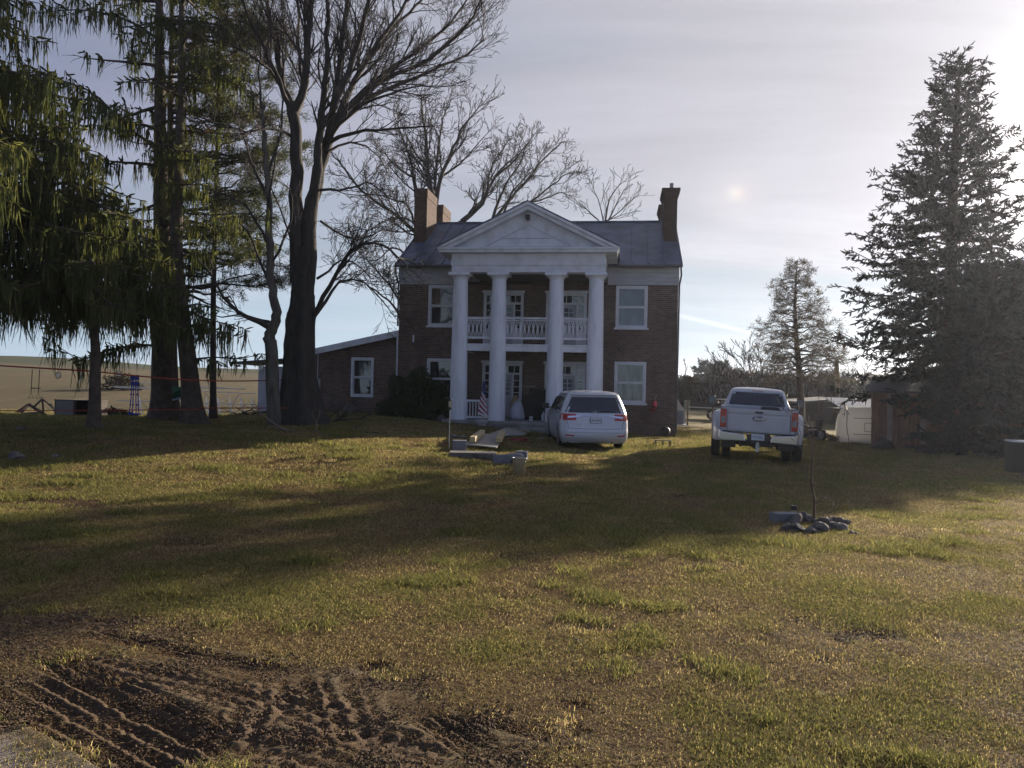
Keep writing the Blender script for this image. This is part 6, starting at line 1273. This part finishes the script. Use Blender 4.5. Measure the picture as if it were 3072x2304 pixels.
# brush heap and fallen branches before the wing
r_ = np.random.RandomState(77)
def fallen(px, py, L, n, seed, label, hgt=.25, pale=False, name='fallen_branch'):
    r2 = np.random.RandomState(seed); g = on_ground(px, py); m = MB()
    for k in range(n):
        a = r2.rand() * 6.28; s0 = [r2.normal(0, L * .25), r2.normal(0, L * .2), .02 + hgt * .3 * r2.rand()]
        grow(m, r2, s0, [math.cos(a), math.sin(a) * .6, .15 * r2.normal() + .18], L * (.5 + .5 * r2.rand()), .018 + .012 * r2.rand(), 1, dict(O, lv=3, rmin=.004, dens=2.2, up=-.01, lmin=.15, seg=.15))
    for k in range(len(m.v)): m.v[k][:, 2] = np.maximum(m.v[k][:, 2], .0)
    o = m.build(name, M_TWIGR if pale else M_TWIG, None, loc=g); tag(o, label, 'branch'); return o
fallen(950, 1268, 1.5, 9, 1, 'tangled heap of cut twigs at the foot of the forked tree', .4, name='brush_heap'); fallen(1030, 1262, 1.1, 5, 2, 'fallen twigs leaning in a point before the wing window'); fallen(930, 1300, 1.6, 3, 3, 'long pale fallen branch lying in shade below the forked tree', .1, True)
fallen(1080, 1300, .9, 3, 4, 'small scattered twigs on the shaded lawn before the bush', .1); fallen(690, 1240, 1.4, 6, 5, 'dark dead branches lying right of the pair of spruce trunks', .3); fallen(740, 1247, 1.0, 8, 6, 'low evergreen cuttings piled near the white outbuilding', .35)
q = hw(-6.9, -.9); lump('burlap_heap', [q[0] - .55, q[1], gz(q[0], q[1]) + .18], .32, .25, .26, 21, mat('burlap', (.15, .135, .12), .95, noise=.4), 'greyish heap of leaves between the wing wall and bush', 'heap', amp=.35)
# white outbuilding behind the forked tree
D = 37.0; a = P(772, 1262, D); b_ = P(930, 1262, D); wz_ = gz((a[0] + b_[0]) / 2, D) - .1; Wd_ = b_[0] - a[0]; hh = P(772, 1098, D)[2] - wz_
e = empty('outbuilding', (a[0], a[1], wz_), 0, 'small white outbuilding with dark overhanging roof behind forked tree', 'shed'); m = MB(); m.box(0, Wd_, 0, 3, 0, hh); m.build('wall', M_PALE, e)
m = MB(); m.add([(-1.1, -.6, hh + .06), (Wd_ + .5, -.6, hh + .42), (Wd_ + .5, 3.5, hh + .42), (-1.1, 3.5, hh + .06), (-1.1, -.6, hh + .16), (Wd_ + .5, -.6, hh + .52), (Wd_ + .5, 3.5, hh + .52), (-1.1, 3.5, hh + .16)], [(3, 2, 1, 0), (4, 5, 6, 7), (0, 1, 5, 4), (1, 2, 6, 5), (2, 3, 7, 6), (3, 0, 4, 7)]); m.build('roof', M_ROOFD, e)
m = MB(); m.box(.45, .80, -.03, -.002, hh - .85, hh - .45); m.build('notice', M_CARD, e)
# ---- play line between the trees
def line(name, p0, p1, r_, mt, label, cat, sag=.1):
    p0, p1 = np.array(p0), np.array(p1); n = 14; s_ = np.linspace(0, 1, n); pts = p0 + (p1 - p0) * s_[:, None]; pts[:, 2] -= sag * np.sin(s_ * math.pi); m = MB(); m.tube(pts - p0, r_, 6); o = m.build(name, mt, None, loc=p0); tag(o, label, cat); return o
b_l = P(283, 1180, 20.0); 
line('strap', P(-150, 1088, 21), P(283, 1114, 20.0), .022, M_REDST, 'upper red strap from the left edge to the narrow spruce foot', 'strap', 0.0)
line('strap', P(283, 1114, 20.0), P(850, 1140, 24.0), .020, M_REDST, 'upper red strap from the narrow spruce foot to the forked tree', 'strap', .12)
line('strap', P(-150, 1232, 21), P(283, 1231, 20.0), .012, M_REDST, 'lower strap left of the narrow spruce foot', 'strap', .0)
line('strap', P(283, 1231, 20.0), P(600, 1228, 23.3), .014, M_REDST, 'lower red strap from the narrow spruce foot to the paired trunks', 'strap', .0)
line('strap', P(600, 1224, 23.3), P(862, 1224, 23.4), .018, M_REDST, 'lower red strap from the paired trunks to the forked tree', 'strap', .0)
def ZL(x, y): return (x * .20344, 1050 + y * .20344)
e0_ = P(97, 1108, 20.8); e = empty('trapeze_swing', e0_, 0, 'trapeze with two triangular rings hanging from the upper red strap', 'trapeze'); q = 20.8 / F
for x in (97, 119): m = MB(); dx = (x - 97) * q; m.cyl((dx, 0, 0), (dx - .02, 0, -.62), .010, 6); m.build('rope', M_WOOD, e); m = MB(); z0 = -.64; m.tube([(dx - .02, 0, z0), (dx + .045, 0, z0 - .13), (dx - .085, 0, z0 - .13)], .010, 6, closed=True); m.build('ring', M_WOOD, e)
m = MB(); m.cyl((-.03, 0, -.50), (22 * q + .03, 0, -.50), .013, 8); m.build('bar', M_WOOD, e)
e = empty('gym_rings', P(243, 1113, 20.3), 0, 'pair of thin hooks hanging from the strap beside the spruce foot', 'rings')
for x in (0, .20): m = MB(); m.cyl((x, 0, 0), (x, 0, -.22), .005, 5); m.tube([(x + .055 * math.cos(t_), 0, -.27 + .055 * math.sin(t_)) for t_ in np.linspace(-3.1, 1.6, 14)], .006, 5); m.build('ring', M_STEEL, e)
for (x, y, lb) in ((175, 1126, 'clear disc with dark clip hanging from the strap at left'), (357, 1121, 'clear disc hanging right of the narrow spruce foot'), (784, 1104, 'clear round disc hanging before the white outbuilding')):
    D_ = 21.5 if x < 700 else 22.8; e = empty('hanging_disc', P(x, y, D_), 0, lb, 'disc', 'clear discs on the play line'); m = MB(); m.tube([(.075 * math.cos(t_), 0, .085 * math.sin(t_)) for t_ in np.linspace(0, 2 * math.pi, 19)[:-1]], .010, 6, closed=True); m.build('rim', M_WLENS, e); m = MB(); m.tube([(.0, 0, .09), (0, 0, .19)], .006, 5); m.build('clip', M_BLKP, e); m = MB(); m.cyl((0, -.004, 0), (0, .004, 0), .065, 18); m.build('disc', mat('clear_plastic', (.6, .6, .6), .1, trans=.8), e)
# blue climbing net
D_ = 22.5; e = empty('climbing_net', P(405, 1125, D_), 0, 'blue rope climbing net with blue top plate hanging from strap', 'climbing net'); q = D_ / F
m = MB(); m.box(-.11, .11, -.03, .03, -.14, 0); m.box(-.10, .10, -.035, .035, -.30, -.20); m.build('top_plate', M_TARP, e)
for x0, x1 in ((-.09, -.14), (-.04, -.05), (.03, .06), (.09, .13)): m = MB(); m.tube([(x0, 0, -.10), (x0 * 1.1, .01, -.6), (x1, 0, -1.12)], .014, 6); m.build('rope', M_BLUE, e)
for z in (-.56, -.86): 
    for x in (-.11, -.03, .08): m = MB(); m.lathe([(0, -.03), (.035, 0), (0, .03)], 10, (x, 0, z), cap=False); m.build('knot', M_BLUE, e)
m = MB(); m.tube([(.17 * math.cos(t_), .10 * math.sin(t_), -1.13) for t_ in np.linspace(0, 2 * math.pi, 17)[:-1]], .022, 6, closed=True); m.build('ring', M_BLUE, e)
# log pile, crates
e = empty('stick_frame', P(95, 1243, 30), 0, 'broken frame of crossed weathered poles at far left in the field', 'wood pile'); q = 30 / F
for (x0, y0, x1, y1, r_2) in [(45, 1240, 85, 1212, .04), (85, 1212, 140, 1248, .06), (100, 1222, 128, 1196, .04), (127, 1192, 130, 1240, .035), (127, 1196, 160, 1225, .03), (50, 1243, 120, 1238, .05), (75, 1246, 135, 1248, .06), (152, 1212, 165, 1235, .03), (60, 1238, 92, 1218, .05)]:
    m = MB(); w0 = P(x0, y0, 30) - P(95, 1243, 30); w1 = P(x1, y1, 30 + r_.normal(0, .3)) - P(95, 1243, 30); m.cyl(w0, w1, r_2, 7); m.build('pole', M_WOOD, e)
D_ = 29.0
def crate(px0, px1, py0, py1, label, openf, mt):
    a = P(px0, py1, D_); b_ = P(px1, py0, D_); W_ = b_[0] - a[0]; H_ = b_[2] - a[2]; e = empty('crate', a, 0, label, 'crate', 'crates by the play line'); t_ = .04
    m = MB(); m.box(0, W_, .75, .79, 0, H_); m.box(0, t_, 0, .748, 0, H_); m.box(W_ - t_, W_, 0, .748, 0, H_); m.box(t_, W_ - t_, 0, .748, 0, t_); m.box(-.02, W_ + .02, -.02, .80, H_ + .001, H_ + t_); m.build('case', mt, e)
    if not openf: m = MB(); m.box(t_ + .002, W_ - t_ - .002, .01, .04, t_, H_ - .002); m.build('front_panel', mat('grey_board', (.22, .20, .20), .9, noise=.3), e)
crate(163, 222, 1202, 1249, 'grey-fronted wooden crate, left of the pair in the field', False, M_WOOD); crate(224, 290, 1204, 1248, 'dark open-fronted wooden crate, right of the pair in the field', True, M_BARN)
# white pipe frame
e = empty('pipe_frame', P(420, 1245, 33), 0, 'long low frame of white pipes standing in the tan field', 'pipe frame'); o0 = P(420, 1245, 33)
def pp(x, y, D__): return P(x, y, D__) - o0
for i, (x0, x1, y0, y1, D__) in enumerate([(338, 735, 1160, 1167, 36), (345, 768, 1162, 1181, 34), (350, 768, 1201, 1214, 33), (420, 736, 1148, 1168, 37)]): m = MB(); m.cyl(pp(x0, y0, D__), pp(x1, y1, D__), .020, 6); m.build('long_pipe', M_PVC, e)
for k, x in enumerate([420, 466, 546, 620, 655, 690, 723, 757]): m = MB(); m.tube([pp(x - 2, 1194, 34.5), pp(x + 1, 1215, 33.2), pp(x + 6, 1242, 32.6)], .024, 6); m.build('upright_pipe', M_PVC, e)
for x0, y0, x1, y1 in ((424, 1205, 445, 1228), (618, 1212, 648, 1182), (655, 1212, 690, 1180), (690, 1212, 722, 1182), (600, 1165, 640, 1205)): m = MB(); m.cyl(pp(x0, y0, 33), pp(x1, y1, 35), .012, 5); m.build('brace_pipe', M_PVC, e)
# hammock with pale end
e = empty('hammock', P(520, 1180, 24), 0, 'green canvas hammock slung between the paired trunks', 'hammock'); o0 = P(520, 1180, 24); m = MB(); m.add([pp(515, 1160, 24), pp(560, 1162, 24), pp(585, 1184, 24), pp(552, 1192, 24.1), pp(520, 1199, 24), pp(516, 1180, 23.8)], [(0, 1, 2, 3, 4, 5)]); V = m.v[0]; m.add(V + np.array([0, .03, 0]), [(5, 4, 3, 2, 1, 0)]); m.build('canvas', M_GREEN, e); m = MB(); m.tube([pp(518, 1200, 24), pp(560, 1190, 23.8), pp(583, 1184, 23.6)], .03, 6); m.build('edge', mat('pale_blue_cloth', (.30, .36, .48), .8), e)
r0 = P(365, 1225, 31); 
for k, (px, py, D__, s_, lb) in enumerate([(340, 1222, 31, .65, 'tawny dry weed clump left of the blue climbing net'), (372, 1240, 30.5, .45, 'low weed clump at the foot of the blue climbing net'), (365, 1150, 60, 1.5, 'round brown bush on the tan hillside behind the blue net')]): q_ = P(px, py, D__); bush((q_[0], q_[1], gz(q_[0], q_[1])), s_, s_ * .8, s_ * .8, 900, 90 + k, lb, mat_w if False else L_DBUSH, leaf=.05 + .02 * k, name='weed_clump' if k < 2 else 'field_bush')
# ---- right side: shed, hoop house, barn, mower, pole, fence, parked trailer
D = 31.5; a = P(2614, 1330, D); zb = gz(a[0], a[1]) - .1; zt_ = P(2614, 1190, D)[2]; e = empty('wooden_shed', (a[0], a[1], zb), R(-24), 'brown board shed partly hidden behind the tall dark spruce', 'shed'); W_ = 6.2; H_ = zt_ - zb + .15
m = MB(); m.box(0, W_, 0, 3.2, 0, H_); m.build('wall', M_SHED, e)
m = MB(); m.add([(-.25, -.35, H_ + .02), (W_ + .3, -.35, H_ + .02), (W_ + .3, 3.5, H_ + .75), (-.25, 3.5, H_ + .75), (-.25, -.35, H_ + .1), (W_ + .3, -.35, H_ + .1), (W_ + .3, 3.5, H_ + .83), (-.25, 3.5, H_ + .83)], [(3, 2, 1, 0), (4, 5, 6, 7), (0, 1, 5, 4), (1, 2, 6, 5), (2, 3, 7, 6), (3, 0, 4, 7)]); m.build('roof', M_ROOFD, e)
m = MB(); m.box(.55, .75, -.04, -.002, 0, H_); m.build('corner_post', M_SHEDP, e); m = MB(); m.box(1.75, 1.95, -.04, -.002, 0, H_); m.build('corner_post', M_SHEDP, e); m = MB(); m.box(.78, 1.72, -.03, -.003, 0, H_ - .3); m.build('door', M_SHED, e)
q_ = P(2650, 1335, 29.5); r_3 = lump('firewood_heap', [q_[0], q_[1], gz(q_[0], q_[1]) + .12], .5, .3, .3, 23, M_BARN, 'dark low heap against the front of the board shed', 'heap', amp=.4)
for k in range(7):
    px = [2535, 2560, 2590, 2675, 2700, 2480, 2735][k]; py = [1330, 1326, 1334, 1341, 1343, 1322, 1340][k]; q_ = on_ground(px, py); bush((q_[0], q_[1], q_[2]), .5, .35, .30, 420, 200 + k, ['low weeds before the left part of the hoop house', 'low weeds before the middle of the hoop house', 'low weeds at the left corner of the board shed', 'low weeds under the shed door', 'low weeds right of the shed door', 'low weeds beside the mower', 'low weeds at the foot of the tall dark spruce'][k], L_DBUSH, leaf=.045, name='weed_clump', group='weed clumps along the sheds')
# hoop house of milky film
M_FILM = mat('milky_film', (.82, .82, .80), .5, noise=.12, nscale=1.4); nt = M_FILM.node_tree; pr_ = [n for n in nt.nodes if n.type == 'BSDF_PRINCIPLED'][0]; out = [n for n in nt.nodes if n.type == 'OUTPUT_MATERIAL'][0]
tr_n = nt.nodes.new('ShaderNodeBsdfTranslucent'); tr_n.inputs[0].default_value = (.80, .80, .76, 1); mx = nt.nodes.new('ShaderNodeMixShader'); mx.inputs[0].default_value = .6; nt.links.new(pr_.outputs[0], mx.inputs[1]); nt.links.new(tr_n.outputs[0], mx.inputs[2]); nt.links.new(mx.outputs[0], out.inputs[0])
D = 33.0; a = P(2512, 1322, D); zb = gz(a[0] + 2, a[1]) - .02; e = empty('hoop_house', (a[0], a[1], zb), R(-21), 'milky white plastic hoop house left of the board shed', 'greenhouse'); Hh = P(2560, 1222, D)[2] - zb; Lh = 3.6
# tunnel axis runs left-right; side wall with rounded shoulder faces us
prof = [(0.0, 0.0), (.02, Hh * .45), (.08, Hh * .72), (.25, Hh * .90), (.55, Hh * .98), (1.0, Hh), (1.6, Hh * .99), (2.1, Hh * .85), (2.3, Hh * .5), (2.35, 0)]
m = MB(); V = []; 
for x, k_ in ((0.0, 0), (.07, .18), (.20, .34), (.36, .40), (Lh, .40)):
    f_ = [0.0, .0, 0, 0, 0]; inset = {0: .0, .18: 0, .34: 0, .40: 0}[k_]
    sh = {0.0: (.62, .30), .07: (.82, .16), .20: (.95, .05), .36: (1, 0), Lh: (1, 0)}[x]
    V.append([(x, y * 1.0 + sh[1], z * sh[0]) for y, z in prof])
V = np.array(V); nq, n = V.shape[:2]; m.add(V.reshape(-1, 3), [(i * n + j, i * n + j + 1, (i + 1) * n + j + 1, (i + 1) * n + j) for i in range(nq - 1) for j in range(n - 1)] + [tuple(range(n)), tuple(range((nq - 1) * n, nq * n))]); m.build('film', M_FILM, e, smooth='auto')
for x in (.36, 1.75): m = MB(); m.tube([(x + (.12 if z < .2 else 0), y - .02, z + .01) for y, z in prof], .016, 5); m.build('hoop', M_GUTTER, e)
m = MB(); m.cyl((.62, .03, Hh * .72), (Lh, .03, Hh * .72), .012, 5); m.cyl((.62, -.03, Hh * .30), (Lh, -.03, Hh * .30), .012, 5); m.build('rail', M_GUTTER, e)
m = MB(); x0, x1, z0, z1 = 1.05, 1.62, Hh * .38, Hh * .60
for s_, t_ in (((x0, z0), (x1, z0)), ((x1, z0), (x1, z1)), ((x1, z1), (x0, z1)), ((x0, z1), (x0, z0))): m.cyl((s_[0], -.03, s_[1]), (t_[0], -.03, t_[1]), .010, 5)
m.build('vent_frame', M_GUTTER, e)
# grey roofed building and dark barn beyond
D = 46; a = P(2530, 1250, D); e = empty('grey_roofed_building', (a[0], a[1], gz(a[0], a[1]) - .3), 0, 'low building with pale grey roof seen over the hoop house', 'building'); zr0 = P(2530, 1226, D)[2] - gz(a[0], a[1]) + .3; zr1 = P(2530, 1199, D)[2] - gz(a[0], a[1]) + .3
m = MB(); m.box(0, 5, .3, 4, 0, zr0); m.build('wall', M_BARN, e); m = MB(); m.add([(-.2, 0, zr0), (5.2, 0, zr0), (5.2, 2.2, zr1), (-.2, 2.2, zr1), (-.2, 0, zr0 + .08), (5.2, 0, zr0 + .08), (5.2, 2.2, zr1 + .08), (-.2, 2.2, zr1 + .08)], [(3, 2, 1, 0), (4, 5, 6, 7), (0, 1, 5, 4), (1, 2, 6, 5), (2, 3, 7, 6), (3, 0, 4, 7)]); m.build('roof', M_METROOF, e)
D = 50; a = P(2400, 1260, D); zg = gz(a[0], a[1]) - .3; e = empty('dark_barn', (a[0], a[1], zg), 0, 'long low dark barn behind the cedar and hoop house', 'barn'); zr = P(2400, 1204, D)[2] - zg
m = MB(); m.box(0, 2.9, 0, 5, 0, zr); m.build('wall', M_BARN, e); m = MB(); m.add([(-.2, -.2, zr - .12), (3.1, -.2, zr + .18), (3.1, 5.2, zr + .18), (-.2, 5.2, zr - .12), (-.2, -.2, zr - .02), (3.1, -.2, zr + .28), (3.1, 5.2, zr + .28), (-.2, 5.2, zr - .02)], [(3, 2, 1, 0), (4, 5, 6, 7), (0, 1, 5, 4), (1, 2, 6, 5), (2, 3, 7, 6), (3, 0, 4, 7)]); m.build('roof', M_ROOFD, e)
# utility pole and wire
D = 55; a = P(2517, 1200, D); b_ = P(2510, 1078, D); zg = gz(a[0], a[1]); m = MB(); m.tube([(0, 0, -.3), (b_[0] - a[0], 0, b_[2] - zg)], [.17, .13], 10); o = m.build('utility_pole', M_WOOD, None, loc=(a[0], a[1], zg)); tag(o, 'plain wooden utility pole standing behind the airy conifer', 'pole')
line('power_line', P(2046, 1147, 60), P(2512, 1128, 55), .022, M_BLKP, 'thin power line crossing the sky right of the house', 'wire', .35)
# ride-on mower
g = on_ground(2475, 1333); e = empty('ride_on_mower', g + [0, 2.2, 0], R(10), 'dark ride-on mower parked just left of the hoop house', 'mower')
m = MB(); m.box(-.75, .05, -.28, .28, .30, .68); m.box(-.80, -.5, -.25, .25, .30, .60); o = m.build('hood', mat('dark_red_paint', (.06, .02, .02), .4), e); bevel(o, .07, 3)
m = MB(); m.box(.02, .80, -.36, .36, .28, .46); o = m.build('fender', M_BLKP, e); bevel(o, .05); m = MB(); m.box(.28, .68, -.22, .22, .50, .60); m.box(.60, .72, -.22, .22, .60, .92); o = m.build('seat', M_BLKP, e); bevel(o, .04)
m = MB(); m.cyl((.0, 0, .6), (.12, 0, .92), .02, 6); m.tube([(.12 + .05 * math.cos(t_), .16 * math.sin(t_), .93 + .10 * math.cos(t_)) for t_ in np.linspace(0, 6.28, 15)[:-1]], .014, 6, closed=True); m.build('steering_wheel', M_BLKP, e)
m = MB(); m.box(-.45, .35, -.55, .55, .12, .24); o = m.build('cutting_deck', M_BLKP, e); bevel(o, .04)
for x, y, r1 in ((-.55, .30, .19), (-.55, -.30, .19), (.50, .38, .26), (.50, -.38, .26)): wheel(e, x, y, r1, .16, rim=M_STEEL, spokes=5)
# fence posts and rails behind, trailer
e = empty('wire_fence', P(2062, 1296, 42), 0, 'pale wire fence with posts behind the right house corner', 'fence'); o0 = P(2062, 1296, 42); zg = gz(o0[0], o0[1]); e.location[2] = zg
for x in (0, 1.35, 2.7, 4.05): m = MB(); m.cyl((x, 0, -.1), (x, 0, 1.35 if x == 0 else 1.0), .05, 7); m.build('post', M_WOOD, e)
m = MB(); m.tube([(0, 0, 1.02), (1.35, 0, .98), (2.7, 0, .98), (4.05, 0, .96)], .018, 5); m.tube([(-.6, 0, .42), (4.05, 0, .42)], .008, 4); m.tube([(-.6, 0, .7), (4.05, 0, .7)], .008, 4); m.build('rail', M_PVC, e)
D = 48; a = P(2070, 1282, D); e = empty('utility_trailer', (a[0], a[1], gz(a[0], a[1])), 0, 'dark flatbed trailer parked behind the wire fence', 'trailer'); m = MB(); m.box(0, 3.4, 0, 1.8, .55, .68); m.box(0, .06, 0, 1.8, .68, 1.15); m.box(3.34, 3.4, 0, 1.8, .68, 1.30); m.box(.06, 3.34, 0, .05, .68, 1.05); m.build('bed', M_BLKP, e); m = MB(); m.cyl((1.5, -.02, 1.28), (3.5, -.02, 1.30), .03, 6); m.build('pipe_load', M_PVC, e)
for x in (1.3, 2.1): wheel(e, x, -.1, .32, .2, rim=M_STEEL, spokes=5)
D = 85; a = P(2090, 1190, D); zg = gz(a[0], a[1]) - .5; e = empty('distant_house', (a[0], a[1], zg), 0, 'distant grey-roofed house between brown shrub and far pines', 'house'); zr = P(2090, 1183, D)[2] - zg; m = MB(); m.box(0, 6, 0, 6, 0, zr - .6); m.build('wall', mat('grey_brown_render', (.20, .17, .16), .9), e); m = MB(); m.prism([(-.4, zr - .6), (3, zr + .1), (6.4, zr - .6)], -.3, 6.3); m.build('roof', M_METROOF, e)
# white boat-like edge of a parked car hood at the far right
a = P(3075, 1360, 20.5); e = empty('hood_edge', (a[0], a[1], gz(a[0], a[1])), R(-12), 'dark box for a parked car hood with a pale edge board cut off at right', 'trailer'); zq = P(3030, 1322, 20.5)[2] - gz(a[0], a[1]); m = MB(); m.box(-.30, 1.6, 0, .5, .12, zq - .04); m.build('deck', M_BLACKC, e); m = MB(); m.box(-.32, 1.6, -.03, .5, zq - .038, zq); m.build('edge_board', M_WHITE, e)
for x in (0.0, 1.0): m = MB(); m.box(x, x + .1, .1, .2, -.05, .12); m.build('leg', M_BLKP, e)
# ------------------------------------------------------------------ added volume that washes out the view like lens glare
HZ = True
if HZ:
    m = MB(); m.box(-1650, 1650, -45, 2420, -60, 24)
    M_VEIL = bpy.data.materials.new('air'); M_VEIL.use_nodes = True; t = NT(M_VEIL.node_tree)
    v = t.n('ShaderNodeVolumePrincipled'); v.inputs['Color'].default_value = (.80, .86, 1, 1); v.inputs['Density'].default_value = .00034; v.inputs['Anisotropy'].default_value = .62
    o_ = t.n('ShaderNodeOutputMaterial'); t.t.links.new(v.outputs[0], o_.inputs['Volume'])
    tag(m.build('veil', M_VEIL), 'thin bright volume added to imitate glare haze', 'veil', kind='stuff')
